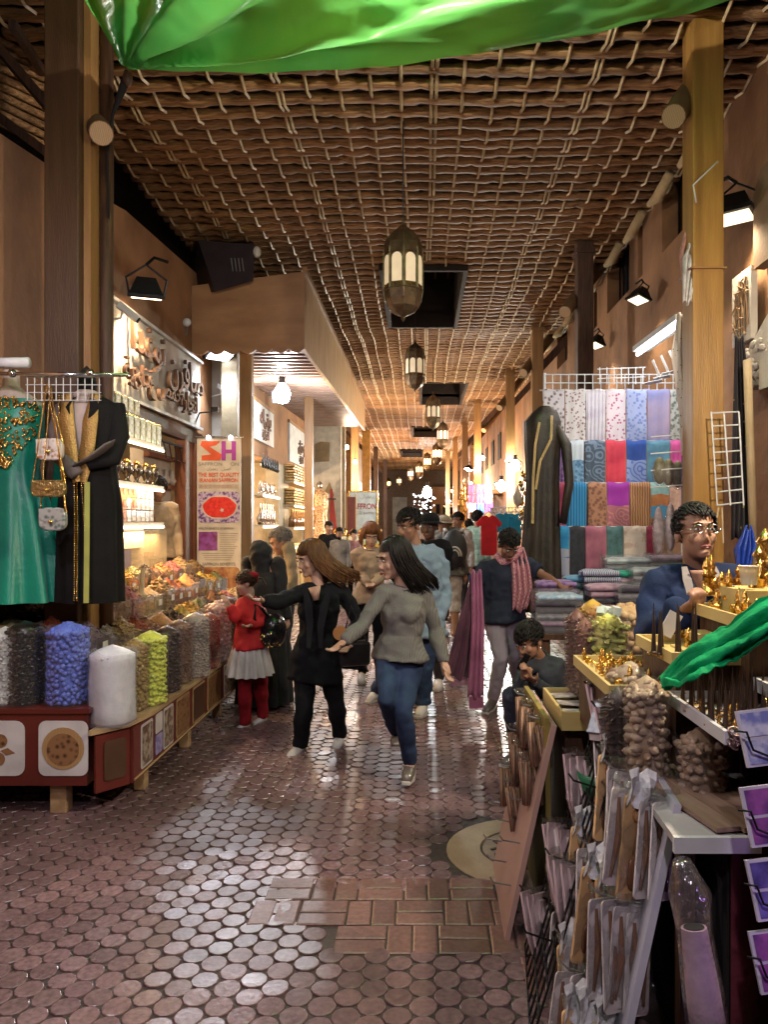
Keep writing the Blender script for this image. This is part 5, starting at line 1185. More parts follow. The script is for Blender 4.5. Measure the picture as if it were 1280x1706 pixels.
for r0, row_ in enumerate(rows):
    Y = RKY[r0]; yt, yb_ = ROWZ[r0]; zt, zb = P(0, yt, Y).z, P(0, yb_, Y).z
    MB().tube([(BX(900, Y), Y+.01, zt), (BX(1145, Y), Y+.01, zt)], .008, 8).build('bar', WHITEM, rk, True)
    for i, (a, b_, m, lab) in enumerate(row_):
        ms = [M_[q] for q in m] if isinstance(m, tuple) else M_[m]
        bd = {2: [.45], 3: [.22, .55], 4: [.25, .5, .78]}.get(len(m)) if isinstance(m, tuple) else None
        if lab.startswith('pink scarf'): bd = [.0, .5]
        o = hang(BX((a+b_)/2, Y), (b_-a+1.5)*Y/F, Y, zt, zb, ms, lab+' on the %s tier of the rack' % ['top', 'second', 'third', 'lowest'][r0], group='scarves on the wire rack', folds=[2, 3, 2, 2][r0] if 'silk' not in m else 5, amp=.006 if 'silk' not in str(m) else .014, seed=i*1.7+r0, bands=bd)
Y = 7.22
for k in range(18): MB().tube([(BX(908+13.4*k, Y), Y, P(0, 652, Y).z), (BX(908+13.4*k, Y), Y, P(0, 624, Y).z)], .005, 5).build('wire', WHITEM, rk)
for q in (624, 638): MB().tube([(BX(908, Y), Y, P(0, q, Y).z), (BX(1138, Y), Y, P(0, q, Y).z)], .006, 5).build('wire', WHITEM, rk)
for x in (908, 1138): MB().tube([(BX(x, Y+.05), Y+.05, 0), (BX(x, Y+.05), Y+.05, P(0, 620, Y).z)], .014, 8).build('upright', WHITEM, rk)
t = MB()
for k in range(7): t.tube([P(1000+12*k, 612-0*k, 7.0), P(1000+12*k, 640, 7.0)], .005, 5)
for q in (612, 628): t.tube([P(996, q+3, 7.0), P(1076, q, 7.0)], .005, 5)
t.build('front_grid', WHITEM, rk)
# abaya on a form at the left end of the rack
AX, AY = BX(905, 6.8), 6.8
t = thing('mannequin', 'black abaya with gold trim on a form left of the scarf rack', 'mannequin', (AX, AY, 1.0))
AB = mat('abaya_black', (.016, .012, .011), .55, c2=(.035, .025, .016), vs=5, bump=.3, bs=30)
mb = loft([(AX+.02, AY, 2.66, .05, .05, 0), (AX+.02, AY, 2.60, .12, .08, .02), (AX, AY, 2.52, .165, .11, .03), (AX, AY, 2.3, .16, .12, .05), (AX, AY, 2.0, .14, .12, .09), (AX-.01, AY, 1.6, .15, .13, .12), (AX-.02, AY, 1.2, .17, .14, .14), (AX-.02, AY, .8, .18, .14, .14)], 80, kf=9)
mb.build('robe', AB, t, True)
for q in ([(AX+.06, AY-.13, 2.56), (AX+.05, AY-.15, 2.35), (AX-.05, AY-.16, 2.15), (AX-.09, AY-.17, 1.9)], [(AX-.05, AY-.13, 2.5), (AX-.09, AY-.15, 2.3), (AX-.11, AY-.16, 2.0), (AX-.12, AY-.18, 1.6)]):
    ribbon(q, .022).build('gold_trim', mat('antique_gold', (.4, .28, .12), .35, metal=.6, bump=.5, bs=80), t)
MB().tube([(AX+.1, AY-.02, 2.5), (AX+.2, AY-.06, 2.3), (AX+.22, AY-.1, 1.95), (AX+.16, AY-.12, 1.6)], [(.05, .04), (.06, .05), (.06, .04), (.07, .03)], 12).build('sleeve', AB, t, True)
# packs hanging in clear bundles

FILM = film('goods_film')
def clearpack(c, w, h, d, m, lab, grp, rot=0, cat='packet'):
    c = Vector(c); t = thing('clear_packet', lab, cat, c, grp)
    MB().ell(c-V(0, 0, h/2), (w*.42, d*.4, h*.44), 10, 7, rot=Matrix.Rotation(rot, 4, 'Y')).build('goods', m, t, True)
    def f(u, v):
        a = 2*math.pi*u; k = math.sin(math.pi*min(1, v*1.15+.02))**.5
        return c+V((w/2*math.cos(a)*k)*(1+.08*mnoise.noise(V(a*2, v*6, c.x*9))), d/2*math.sin(a)*k*(1+.1*math.sin(5*a)), -h*(1-v)+.0)
    MB().grid(20, 10, f).build('film', FILM, t, True); return t
OLV = mat('olive_shoes', (.22, .17, .09), .5, c2=(.1, .08, .05), vs=16)
for k in range(5): clearpack(P(1100+15*k, 758+3*k, 5.75), .12, .24, .1, OLV, 'clear wrapped olive shoe pack, %s from the left, hung at the right of the scarves' % ORD[k], 'clear wrapped packs hanging by the scarf rack')
for k in range(2): clearpack(P(1098+20*k, 838-6*k, 5.7), .1, .42, .06, mat('mauve_goods', (.4, .3, .32), .6, c2=(.2, .14, .17), vs=20), 'long clear wrapped mauve pack, %s, hanging below the olive packs' % ['left one', 'right one'][k], 'long clear packs beside the glasses man')
t = thing('wire_hooks', 'white wire display arms holding the packs left of the yellow post', 'display arm', P(1110, 725, 5.7))
for k in range(4): MB().tube([P(1085, 728+28*k, 5.75), P(1165, 722+28*k, 5.6)], .005, 5).build('arm', WHITEM, t)
t = thing('wire_ladder', 'white wire ladder rack tied to the yellow post', 'rack', P(1215, 840, 5.08))
for a, b_ in ((1186, 1196), (1207, 1218), (1232, 1240)): MB().tube([P(a, 686, 5.08), P(b_, 842, 5.05)], .006, 5).build('rail', WHITEM, t)
for k in range(8): MB().tube([P(1186+1.3*k, 688+22*k, 5.08), P(1232+1.2*k, 686+21.5*k, 5.06)], .005, 5).build('rung', WHITEM, t)
MB().tube([P(1198, 846, 5.0), P(1190, 900, 4.95)], .006, 5).tube([P(1204, 846, 5.0), P(1206, 905, 4.95)], .006, 5).build('hanging_stick', WOODL, t)
# cloths by the post
PK = C('pink_drape', (.5, .22, .18), (.35, .12, .1)); WD = C('white_drape', (.62, .58, .56), (.45, .36, .34))
def drape(path, w, m, lab, name='hanging_cloth', cat='cloth', folds=4, amp=.2):
    path = [Vector(p) for p in path]; n = len(path)-1
    def f(u, v):
        q = v*n; i = min(int(q), n-1); p = path[i].lerp(path[i+1], q-i); ww = w[i]+(w[i+1]-w[i])*(q-i)
        return p+V((u-.5)*ww, amp*ww*math.sin(u*folds*6.28+3*v), .02*math.sin(u*9))
    return MB().grid(26, 22, f, thick=.003).build(name, m, smooth=True, label=lab, cat=cat)
drape([P(1157, 335, 5.35), P(1150, 420, 5.35), P(1142, 470, 5.3)], [.05, .13, .04], PK, 'faded pink cloth bunched high against the yellow post')
drape([P(1167, 360, 5.3), P(1155, 430, 5.25), P(1146, 505, 5.2)], [.02, .12, .06], WD, 'crumpled white cloth hanging high on the left of the yellow post')
BD = mat('black_white_dots', (.75, .65, .6), .7, c2=(.03, .02, .02), tex='voronoi', vs=30, lo=.16, hi=.12, bump=.2)
drape([P(1140, 525, 5.6), P(1150, 590, 5.55), P(1158, 690, 5.5), P(1150, 760, 5.5)], [.10, .26, .2, .12], BD, 'black shawl with white dots hanging beside the yellow post', amp=.12)
drape([P(1148, 735, 5.65), P(1152, 880, 5.65)], [.1, .12], M_['purple'], 'dark purple cloth behind the packs left of the post')
drape([P(1232, 560, 5.5), P(1240, 700, 5.45), P(1236, 900, 5.4)], [.06, .14, .14], mat('black_gold_cloth', (.03, .025, .03), .7, c2=(.4, .3, .1), tex='voronoi', vs=14, lo=.08, hi=.14, bump=.1), 'black cloth with gold spots hanging right of the yellow post', amp=.15)
drape([P(1248, 880, 5.0), P(1244, 915, 5.0), P(1240, 960, 5.0)], [.04, .14, .08], mat('blue_plastic', (.03, .08, .5), .3, bump=.4), 'blue plastic bag hanging right of the yellow post', name='plastic_bag', cat='bag')
MB().tube([P(1246, 600, 5.3), P(1258, 960, 5.3)], .03, 8).build('pale_pole', WOODL, smooth=True, label='thin pale pole right of the yellow post', cat='pole')
t = thing('relief_board', 'white carved relief strip low on the building right of the yellow post', 'panel', P(1265, 620, 5.4))
mb = MB(); mb.b2(2.42, 2.5, 5.15, 5.35, 2.55, 2.8); mb.build('board', WPLAST, t)
# ================================================================ clothes piles
ST = thing('clothes_table', 'low dark table under the folded clothes piles', 'table', (1.5, 6.2, 0))
MB().b2(.92, 2.4, 5.66, 6.7, .72, .76).build('tabletop', WOOD, ST)
for x in (.96, 2.34):
    for y in (5.72, 6.64): MB().b2(x-.03, x+.03, y-.03, y+.03, 0, .72).build('leg', WOOD, ST)
def pile(px, pyt, Y, w, d, zb, mats, lab, rs, wrap=False, top=None):
    k_ = (5.85+(Y-4.5)*.62)/Y; Y *= k_; w *= k_; d *= .75
    x = BX(px, Y); zt = P(0, pyt, Y).z; t = thing('folded_pile', lab, 'folded clothes', (x, Y, zb), 'piles of folded clothes')
    n = max(3, int((zt-zb)/.05)); h = (zt-zb)/n; rr = random.Random(rs)
    for k in range(n):
        m = mats[k % len(mats)] if k < n-1 else (top or mats[-1]); cx, cy = x+rr.uniform(-.012, .012), Y+rr.uniform(-.012, .012)
        def f(u, v, s=1):
            X = (u*2-1); Y_ = (v*2-1); e = max(abs(X), abs(Y_))
            return V(cx+X*w/2, cy+Y_*d/2, zb+k*h+h*(.55+.45*(1-e**6))+.008*mnoise.noise(V(X*3+k, Y_*3, rs)))
        mb = MB(); mb.grid(10, 10, f); 
        mb.tube([(cx-w/2, cy-d/2+.01, zb+k*h+h*.42), (cx+w/2, cy-d/2+.005, zb+k*h+h*.42)], [(h*.45, .02)]*2, 8)
        mb.hexa([V(cx+a*w/2*.98, cy+b_*d/2*.98, zb+k*h+q) for q in (0, h*.55) for a, b_ in ((-1, -1), (1, -1), (1, 1), (-1, 1))])
        mb.build('folded_cloth', m, t, True, sharp=60)
    if wrap:
        q = MB(); q.box((x, Y, (zb+zt)/2+.01), (w*1.08, d*1.08, zt-zb+.02)); q.build('film', film('wrap_film', base=.1, gl=.8, bs=14), t)
    return t
LBP = C('pile_lightblue', (.35, .52, .7), (.6, .7, .78), 'voronoi', 30); GRY = C('pile_grey', (.3, .3, .33), (.16, .16, .2)); MAUV = C('pile_mauve', (.35, .24, .34), (.2, .13, .2))
DK = C('pile_dark', (.07, .06, .09), (.04, .03, .05)); PKT = C('pile_pink', (.5, .32, .4), (.36, .2, .28)); EMR = C('pile_emerald', (.02, .34, .22), (.01, .2, .14)); STP = mat('pile_stripe', (.6, .62, .68), .7, c2=(.07, .08, .2), tex='wave', vs=7, lo=.45, hi=.55, stretch=(3, .4, .4)); TLB = M_['darkteal']; PGR = C('pile_pale', (.5, .55, .55), (.36, .4, .42))
pile(928, 987, 4.5, .26, .3, .76, [DK, MAUV, GRY, DK], 'wrapped pile topped with a light blue patterned cloth nearest the lane', 1, True, LBP)
pile(925, 966, 5.1, .26, .28, .76, [DK, GRY, MAUV], 'pile with a purple top behind the light blue one', 2, False, M_['purple'])
pile(968, 958, 5.35, .24, .25, .76, [TLB, DK], 'pile with a teal blue top below the black scarf', 3, False, M_['teal'])
pile(1018, 972, 4.85, .30, .3, .76, [MAUV, DK, PKT], 'tall pile with a pink top in the middle of the clothes table', 4, False, PKT)
pile(1000, 948, 5.15, .25, .24, .76, [DK, STP], 'striped navy pile behind the pink topped one', 5, False, STP)
pile(1032, 950, 5.3, .22, .2, .76, [PKT, DK], 'small pile with an emerald green top', 6, False, EMR)
pile(1045, 928, 5.55, .34, .26, .76, [GRY, PGR], 'pale grey pile under the dark teal scarf', 7, True, PGR)
pile(1088, 945, 5.1, .3, .3, .76, [TLB, GRY, PGR], 'grey green wrapped pile left of the glasses man', 8, True, PGR)
pile(1115, 925, 5.45, .3, .26, .76, [MAUV, PGR], 'mauve grey wrapped pile beside the long clear packs', 9, True, MAUV)
pile(1060, 975, 4.6, .24, .28, .76, [DK, GRY, MAUV, DK], 'dark wrapped pile in front of the grey green one', 10, True, DK)
# ================================================================ goods behind the trays (spice bags)
CR = thing('goods_crate', 'dark crate stand under the yellow stick bag and brown lumps', 'crate', (1.0, 3.6, 0))
MB().b2(.70, 1.25, 3.3, 3.6, 0, .79).build('box', WOOD, CR)
MB().b2(.80, 1.35, 3.32, 3.6, .79, .955).b2(.86, 1.4, 3.61, 4.0, 0, .955).build('box', WOOD, CR, kind='stuff')
sack(988, 1090, 3.75, .96, .07, .19, (.55, .36, .06), 'bag of golden yellow petals behind the yellow sticks', 'chip', .011, 200, c2=(.3, .1, .02), seed=20)
sack(962, 1095, 3.5, .80, .05, .33, (.16, .07, .05), 'slim dark brown packet standing left of the white cube bag', 'pod', .01, 120, seed=21)
sack(975, 1095, 3.42, .80, .045, .3, (.22, .1, .07), 'second slim brown packet right beside the darker one', 'pod', .01, 120, seed=22)
sack(1013, 1090, 3.4, .96, .075, .16, (.72, .68, .22), 'clear bag of pale yellow sticks topped by white cubes', 'stick', .016, 120, c2=(.6, .58, .12), seed=23)
t = thing('cube_heap', 'heap of cloudy white cubes on the yellow stick bag', 'cubes', P(1010, 1035, 3.4)); mb = MB(); q = random.Random(2)
for k in range(16): mb.box(P(995+34*q.random(), 1040-24*q.random(), 3.4+.1*q.random()), (.035,)*3, rot=Matrix.Rotation(q.uniform(0, 3), 4, V(q.random(), 1, q.random())))
mb.build('cubes', mat('cloudy_cube', (.6, .68, .62), .35, bump=.2), t)
sack(1048, 1060, 3.75, .96, .12, .17, (.38, .22, .10), 'wide bag of brown lumps beside the glasses man', 'ball', .02, 160, c2=(.5, .34, .18), seed=24)
# ================================================================ souvenir stall
VT = thing('souvenir_table', 'long souvenir table with a white edged board top and dark red cloth', 'table', (1.1, 2.6, 0))
MB().prism([(.645, 1.9), (.835, 1.9), (1.9, 1.9), (1.9, 3.3), (.70, 3.3)], (0, 0, .785), X_, (0, 1, 0), .02).build('tabletop', mat('table_board', (.5, .46, .44), .5, bump=.1), VT)
MB().b2(.64, .86, 1.885, 1.90, .77, .81).build('edge_trim', WHITEM, VT)
MB().prism([(.64, 1.9), (.69, 3.3)], (0, 0, 0), X_, (0, 1, 0), .1) if False else None
RC = mat('dark_red_cloth', (.09, .008, .016), .75, c2=(.05, .004, .01), vs=4, bump=.2)
MB().grid(60, 12, lambda u, v: (.80+1.2*u, 1.93-.02*math.sin(u*40)*v, .785-.78*v), thick=.004).build('cloth_front', RC, VT, True)
MB().b2(.86, 1.5, 3.2, 3.24, 0, .78).build('back_board', WOOD, VT)
for x, y in ((.68, 1.96), (.72, 3.2), (1.8, 3.2)): MB().b2(x, x+.04, y, y+.04, 0, .785).build('leg', WOOD, VT)
PL = mat('plank_brown', (.30, .2, .14), .5, c2=(.2, .12, .08), vs=4, stretch=(6, 1, 1), bump=.15)
for k in range(4):
    o = MB().box((0, 0, 0), (.066, .52, .012)).build('loose_plank', PL, label='bare brown plank lying on the table corner, %s from the edge' % ORD[k], cat='plank', group='planks on the souvenir table')
    o.location = (.735+.07*k, 2.17, .812); o.rotation_euler = (0, 0, R(12))
# leaning display panels with hook arms and packets
def panel(nt, ft, nb, fb_, m, lab, cols, rows_, deep, proto, group, wire=False, sc=1.0, hook=.12, skip=0, what='packet', turn=.75, proto2=None):
    nt, ft, nb, fb_ = map(Vector, (nt, ft, nb, fb_)); al = (ft-nt).normalized(); up = (nt-nb).normalized(); nr = al.cross(up).normalized()
    if nr.x > 0: nr = -nr
    t = thing('display_panel', lab, 'display panel', nb)
    if not wire:
        MB().hexa([nb, fb_, fb_-nr*.02, nb-nr*.02, nt, ft, ft-nr*.02, nt-nr*.02]).build('board', m, t)
    else:
        mb = []
        for k in range(9): a = nb.lerp(fb_, k/8); b_ = nt.lerp(ft, k/8); MB().tube([a, b_], .004, 5).build('wire', m, t)
        for k in range(13): a = nb.lerp(nt, k/12); b_ = fb_.lerp(ft, k/12); MB().tube([a, b_], .004, 5).build('wire', m, t)
    rr = random.Random(hash(group) % 7 if False else len(group)); 
    Mx = Matrix((al, -nr, up)).transposed().to_4x4()      # local x along, y away from lane, z up
    S = Seq(proto); S2_ = Seq(proto2) if proto2 else S
    for r0 in range(rows_):
        for c in range(cols):
            top = nt.lerp(nb, (r0+.06)/rows_).lerp(ft.lerp(fb_, (r0+.06)/rows_), (c+.5)/cols)
            MB().tube([top, top+nr*hook*.8+V(0, 0, -.005), top+nr*hook+up*.012], .0035, 5).build('hook_arm', STEEL if not wire else IRON, t)
            if rr.random() < skip: continue
            for d in range(deep):
                p = top+nr*(.015+d*hook/deep*.9)+al*rr.uniform(-.01, .01)+V(0, 0, rr.uniform(-.01, .01))
                rot = (Mx@Matrix.Rotation(turn+rr.uniform(-.15, .15), 4, 'Z')@Matrix.Rotation(rr.uniform(-.08, .08), 4, 'Y')@Matrix.Rotation(rr.uniform(-.06, .1), 4, 'X')).to_euler()
                (S2_ if (c+r0) % 2 or rr.random() < .35 else S)(p, rot=rot, sc=sc*rr.uniform(.94, 1.05), label='%s, %s on its hook, %s column from the near end, %s row down' % (what, ['backmost', 'second', 'third', 'fourth', 'fifth', 'front'][d if d < deep-1 else 5], ORD[c], ORD[r0]))
    return t
PF = film('packet_film', base=.004, gl=.32, rough=.1, bs=45, bump=1.0)
def packet(name, w, h, inner, lab, grp, m, head=True):
    t = thing(name, lab, 'packet', (0, 0, 0), grp)
    inner(t, m)
    def f(u, v): return V((u-.5)*w*(1+.05*math.sin(9*v)), -.012-.006*math.sin(u*7+v*9)-.005*math.sin(v*17), -h*v+.02)
    MB().grid(6, 10, f, thick=-.0+.001).build('film', PF, t, True)
    if head:
        MB().grid(6, 4, lambda u, v: V((u-.5)*w*.95, -.016-.012*math.sin(u*9+v*3), .04-.07*v+.01*math.sin(11*u)), thick=.002).build('header', mat('crumpled_white', (.8, .77, .75), .3, bump=.5, bs=40), t, True, sharp=20)
    return t
CW = mat('carved_wood', (.42, .18, .06), .5, c2=(.34, .16, .06), vs=9, stretch=(3, 3, 1), bump=.3)
def in_spoon(t, m):
    MB().prism(rrect(.075, .21, .01), (0, -.004, -.115), X_, Z_, .006).build('wood_card', mat('card_wood', (.78, .48, .22), .5, c2=(.6, .32, .13), vs=8, bump=.1, rnd=.2), t)
    MB().tube([(.0, -.009, -.03), (.004, -.01, -.08), (0, -.01, -.13)], .005, 6).build('spoon_handle', CW, t, True)
    MB().ell((0, -.012, -.165), (.019, .006, .035), 10, 6).build('spoon_bowl', mat('dark_spoon', (.22, .09, .04), .4), t, True)
    MB().tube([(.014*math.cos(a), -.011, -.045+.018*math.sin(a)) for a in [k*math.pi/5 for k in range(10)]], .003, 5, closed=True).build('ring', CW, t, True)
def in_pale(t, m):
    MB().prism(rrect(.078, .21, .01), (0, -.004, -.115), X_, Z_, .004).build('pale_card', mat('card_pale', (.78, .70, .66), .35, c2=(.55, .42, .36), vs=9, bump=.2, rnd=.2), t)
    for q in (-1, 1): MB().tube([(q*.018, -.009, -.03), (q*.012, -.012, -.12), (q*.02, -.009, -.2)], [.004, .009, .004], 6).build('brown_piece', mat('brown_piece', (.2, .1, .06), .4), t)
def in_blade(t, m):
    MB().prism([(-.03, -.0), (.03, -.0), (.034, -.12), (.0, -.24), (-.028, -.14)][::-1], (0, -.004, 0), X_, Z_, .008).build('blade_card', mat('pink_card', (.74, .54, .54), .35, c2=(.42, .26, .27), vs=7, bump=.3), t)
    MB().tube([(0, -.012, -.02), (.012, -.014, -.09), (-.004, -.012, -.2)], [.006, .008, .002], 6).build('pale_blade', mat('pale_blade', (.7, .6, .58), .3), t, True)
def in_stick(t, m):
    for k in range(3): MB().tube([(-.022+.022*k, -.006, -.02), (-.022+.022*k, -.008, -.19)], .009, 6).build('stick', mat('striped_stick', (.42, .24, .14), .5, c2=(.14, .06, .04), tex='wave', vs=18, stretch=(4, 4, .5)), t, True)
G_C = 'packets of carved wooden spoons on the white board'; G_B = 'pinkish packets on the black wire panel'; G_A = 'striped stick packets on the pinkish board'
pc = packet('spoon_packet', .088, .235, in_spoon, 'x', G_C, None); pc2 = packet('spoon_packet', .088, .235, in_pale, 'x', G_C, None, False); pb = packet('blade_packet', .075, .25, in_blade, 'x', G_B, None, False); pa = packet('stick_packet', .08, .215, in_stick, 'x', G_A, None, False)
panel((.70, 2.06, .83), (.77, 2.72, .83), (.45, 1.90, 0), (.53, 2.56, 0), mat('white_board', (.55, .53, .6), .4, bump=.03), 'white display board leaning on the table, covered with wooden spoon packets', 4, 3, 4, pc, G_C, hook=.16, sc=1.28, proto2=pc2, turn=.95, what='wooden spoon packet')
panel((.68, 2.45, .95), (.74, 2.95, .98), (.34, 2.3, 0), (.40, 2.85, 0), IRON, 'black wire grid panel leaning behind the white board with pinkish packets', 2, 4, 4, pb, G_B, wire=True, sc=1.1, hook=.11, what='pinkish blade packet', skip=.1)
panel((.525, 2.98, .80), (.53, 3.62, .80), (.325, 2.88, 0), (.34, 3.5, 0), mat('pink_board', (.50, .31, .25), .5, c2=(.42, .25, .2), vs=3, bump=.05), 'pinkish brown board leaning by the manhole with packets on its upper half', 3, 5, 3, pa, G_A, hook=.09, what='striped stick packet', skip=0)
# remove lower-row packets of the pink board (bare in the photograph)
for o in [o for o in COL.objects if o.get('group') == G_A and ('fourth row' in o['label'] or 'fifth row' in o['label'] or ('third row' in o['label'] and 'first column' in o['label']))]:
    if o is pa: continue
    for k in list(o.children): bpy.data.objects.remove(k)
    bpy.data.objects.remove(o)
t = MB().prism([(2.95, 0), (3.55, 0), (3.6, .82), (3.0, .82)], (.50, 0, 0), (0, 1, 0), Z_, .02).build('yellow_board', mat('mustard_board', (.3, .22, .05), .6), label='mustard coloured board standing behind the pinkish board', cat='board')
# wood tray with white sachets
BOXY = mat('yellow_tray', (.62, .47, .18), .45, c2=(.52, .38, .13), vs=4, bump=.05)
def tray(x0, x1, y0, y1, z, h, m, lab, tilt=0, inner=None):
    t = thing('tray', lab, 'tray', ((x0+x1)/2, (y0+y1)/2, z))
    MB().b2(x0, x1, y0, y1, z, z+.012).build('base', inner or m, t)
    for a in ((x0, x1, y0, y0+.012), (x0, x1, y1-.012, y1), (x0, x0+.012, y0+.012, y1-.012), (x1-.012, x1, y0+.012, y1-.012)):
        MB().b2(a[0], a[1], a[2], a[3], z+.012, z+h).build('side', m, t)
    if abs(z-1.03) < .001: MB().b2(x0+.25, x1-.02, y0+.3, y1-.02, .805, z-.001).build('riser', WOOD, t)
    elif z > .82: MB().b2(x0+.02, x1-.02, y0+.02, y1-.02, .805, z-.001).build('riser', WOOD, t)
    return t
tray(.575, .87, 3.04, 3.5, .76, .075, BOXY, 'pale yellow tray of white sachets behind the pinkish board')
MB().b2(.6, .86, 3.1, 3.45, 0, .76).build('crate', WOOD, label='dark crate under the sachet tray', cat='crate')
sr = random.Random(8)
for k in range(14):
    o = MB().box((0, 0, 0), (.11, .07, .008)).build('sachet', mat('sachet', (.65, .6, .55), .25, c2=(.3, .26, .22), vs=20, rnd=.2), label='pale sachet in the yellow sachet tray, %s from the near end, %s side' % (ORD[k//2], ['lane', 'stall'][k % 2]), cat='sachet', group='sachets in the yellow tray')
    o.location = (.65+.14*(k % 2)+sr.uniform(-.01, .01), 3.1+.055*(k % 7), .79+.012*(k//7)+.004*(k % 7)); o.rotation_euler = (sr.uniform(-.3, 0), sr.uniform(-.1, .1), sr.uniform(-.3, .3))
# lattice box
t = thing('lattice_box', 'small dark purple lattice window box with a white rim leaning on the wire panel', 'box', P(1010, 1230, 2.7))
a, b_, c_, d_ = P(985, 1225, 2.62), P(1012, 1228, 2.5), P(1043, 1165, 2.62), P(1012, 1135, 2.85)
n_ = (b_-a).cross(d_-a).normalized()*.02
MB().hexa([a, b_, b_+n_, a+n_, d_, c_, c_+n_, d_+n_]).build('panel', mat('purple_panel', (.08, .06, .13), .3), t)
for q0, q1 in ((a, b_), (b_, c_), (c_, d_), (d_, a)): MB().bar(q0, q1, .012, .03).build('rim', mat('rim_pale', (.55, .5, .52), .4), t)
for k in range(4):
    MB().bar(a.lerp(d_, k/4)-n_*.2, b_.lerp(c_, (k+1)/4)-n_*.2, .006).build('lattice', mat('rim_pale'), t); MB().bar(b_.lerp(c_, k/4)-n_*.2, a.lerp(d_, (k+1)/4)-n_*.2, .006).build('lattice', mat('rim_pale'), t)
# shell bags
SHELL = (.46, .35, .24)
sack(1078, 1285, 2.33, .806, .062, .25, SHELL, 'bag of sandy beige braided shells standing on the table by the white tray', 'nut', .017, 420, c2=(.26, .16, .09), seed=30, haze=.1)
sack(1052, 1230, 2.62, .806, .075, .24, (.42, .33, .24), 'second bag of pale braided shells behind the first one', 'nut', .017, 300, c2=(.24, .15, .09), seed=31, haze=.1)
sack(1170, 1275, 2.22, .806, .065, .12, (.30, .2, .13), 'low bag of brown shells tucked under the white tray', 'nut', .016, 200, seed=32, haze=.1)
sack(1030, 1235, 2.45, .806, .045, .19, (.05, .035, .03), 'dark furry bundle between the lattice box and the shell bag', 'pod', .012, 220, seed=33, haze=.05)
# ---------------- trays with brass miniatures
tray(.63, 1.0, 2.5, 3.08, 1.02, .04, BOXY, 'yellow tray of tiny brass figures left of the green cloth')
tray(.80, 1.2, 2.38, 2.78, 1.15, .04, BOXY, 'yellow tray of brass trinkets and dark towers before the glasses man')
tray(1.0, 1.6, 2.3, 2.75, 1.27, .04, BOXY, 'highest yellow tray heaped with gold minarets')
tray(.785, 1.5, 1.93, 2.4, 1.03, .035, mat('white_tray', (.62, .6, .6), .35, bump=.02), 'white tray full of thin dark towers')
tray(1.02, 1.6, 1.97, 2.3, 1.09, .04, mat('white_tray'), 'upper white tray crowded with gold figures')
GOLD2 = mat('gold_trinket', (.9, .55, .14), .2, metal=1, c2=(.55, .3, .06), bump=.4, bs=90)
DARKT = mat('dark_bronze', (.10, .065, .05), .4, metal=.5)
def tower(h, m):
    t = thing('miniature_tower', 'x', 'miniature', (0, 0, 0), 'miniature towers')
    MB().lathe([(.011, 0), (.011, .006), (.007, .008), (.0055, h*.3), (.004, h*.6), (.002, h*.85), (.0008, h)], 6).build('spire', m, t)
    MB().lathe([(.019, 0), (.019, .004)], 8).build('foot', BRASS, t); return t
def fig(kind, m):
    t = thing('brass_figure', 'x', 'figurine', (0, 0, 0), 'brass miniatures')
    if kind == 0:   # camel-like
        MB().ell((0, 0, .022), (.014, .007, .008), 8, 5).ell((-.002, 0, .031), (.005, .004, .006), 6, 4).build('body', m, t, True)
        MB().tube([(.012, 0, .024), (.018, 0, .032), (.022, 0, .038)], [.004, .003, .0035], 5).build('neck', m, t)
        for x, y in ((-.009, -.004), (-.009, .004), (.009, -.004), (.009, .004)): MB().tube([(x, y, .02), (x, y, 0)], .0016, 4).build('leg', m, t)
    elif kind == 1:  # coffee pot
        MB().lathe([(.012, 0), (.014, .006), (.006, .018), (.011, .028), (.005, .036), (.009, .042), (.0005, .056)], 8).build('pot', m, t, True)
        MB().tube([(.006, 0, .02), (.018, 0, .03), (.024, 0, .04)], [.003, .002, .001], 5).build('spout', m, t); MB().tube([(-.008, 0, .036), (-.02, 0, .03), (-.016, 0, .014), (-.008, 0, .01)], .0016, 4).build('handle', m, t)
    else:  # minaret
        MB().lathe([(.014, 0), (.014, .008), (.007, .01), (.007, .035), (.011, .037), (.006, .042), (.008, .05), (.0005, .07)], 8).build('minaret', m, t, True); MB().ell((.012, 0, .02), (.009, .009, .012), 7, 4).build('dome', m, t, True)
    return t
fr = random.Random(12)
protos = {k: Seq(fig(k, GOLD2)) for k in range(3)}
def scatter(n, x0, x1, y0, y1, z, kinds, lab, s=(1, 1.4)):
    cells_ = [(i, j) for i in range(int(math.ceil(n**.5))) for j in range(int(math.ceil(n**.5)))]; fr.shuffle(cells_); q = math.ceil(n**.5)
    for k in range(n):
        i, j = cells_[k]; x = x0+(x1-x0)*(i+fr.uniform(.2, .8))/q; y = y0+(y1-y0)*(j+fr.uniform(.2, .8))/q
        kd = kinds[k % len(kinds)]
        protos[kd](V(x, y, z), rz=fr.uniform(-.9, .9)+(math.pi if fr.random() < .4 else 0), sc=fr.uniform(*s), label=lab % ['camel', 'coffee pot', 'minaret'][kd]+', %s from left, %s from front' % (ORD[i], ORD[j]))
scatter(42, .65, .98, 2.52, 3.06, 1.033, [0, 1, 0, 2], 'tiny brass %s in the low yellow tray', (.9, 1.3))
scatter(16, .9, 1.18, 2.4, 2.76, 1.163, [1, 0], 'tiny brass %s beside the brown towers')
scatter(34, 1.02, 1.55, 2.32, 2.72, 1.283, [2, 1, 2, 0], 'gold %s on the highest yellow tray', (.9, 1.5))
scatter(70, 1.04, 1.58, 1.99, 2.28, 1.103, [1, 0, 2, 0], 'gold %s on the upper white tray', (1.0, 1.5))
scatter(20, .80, 1.02, 1.95, 2.38, 1.043, [1, 2], 'tiny gold %s between the dark towers', (.5, .8))
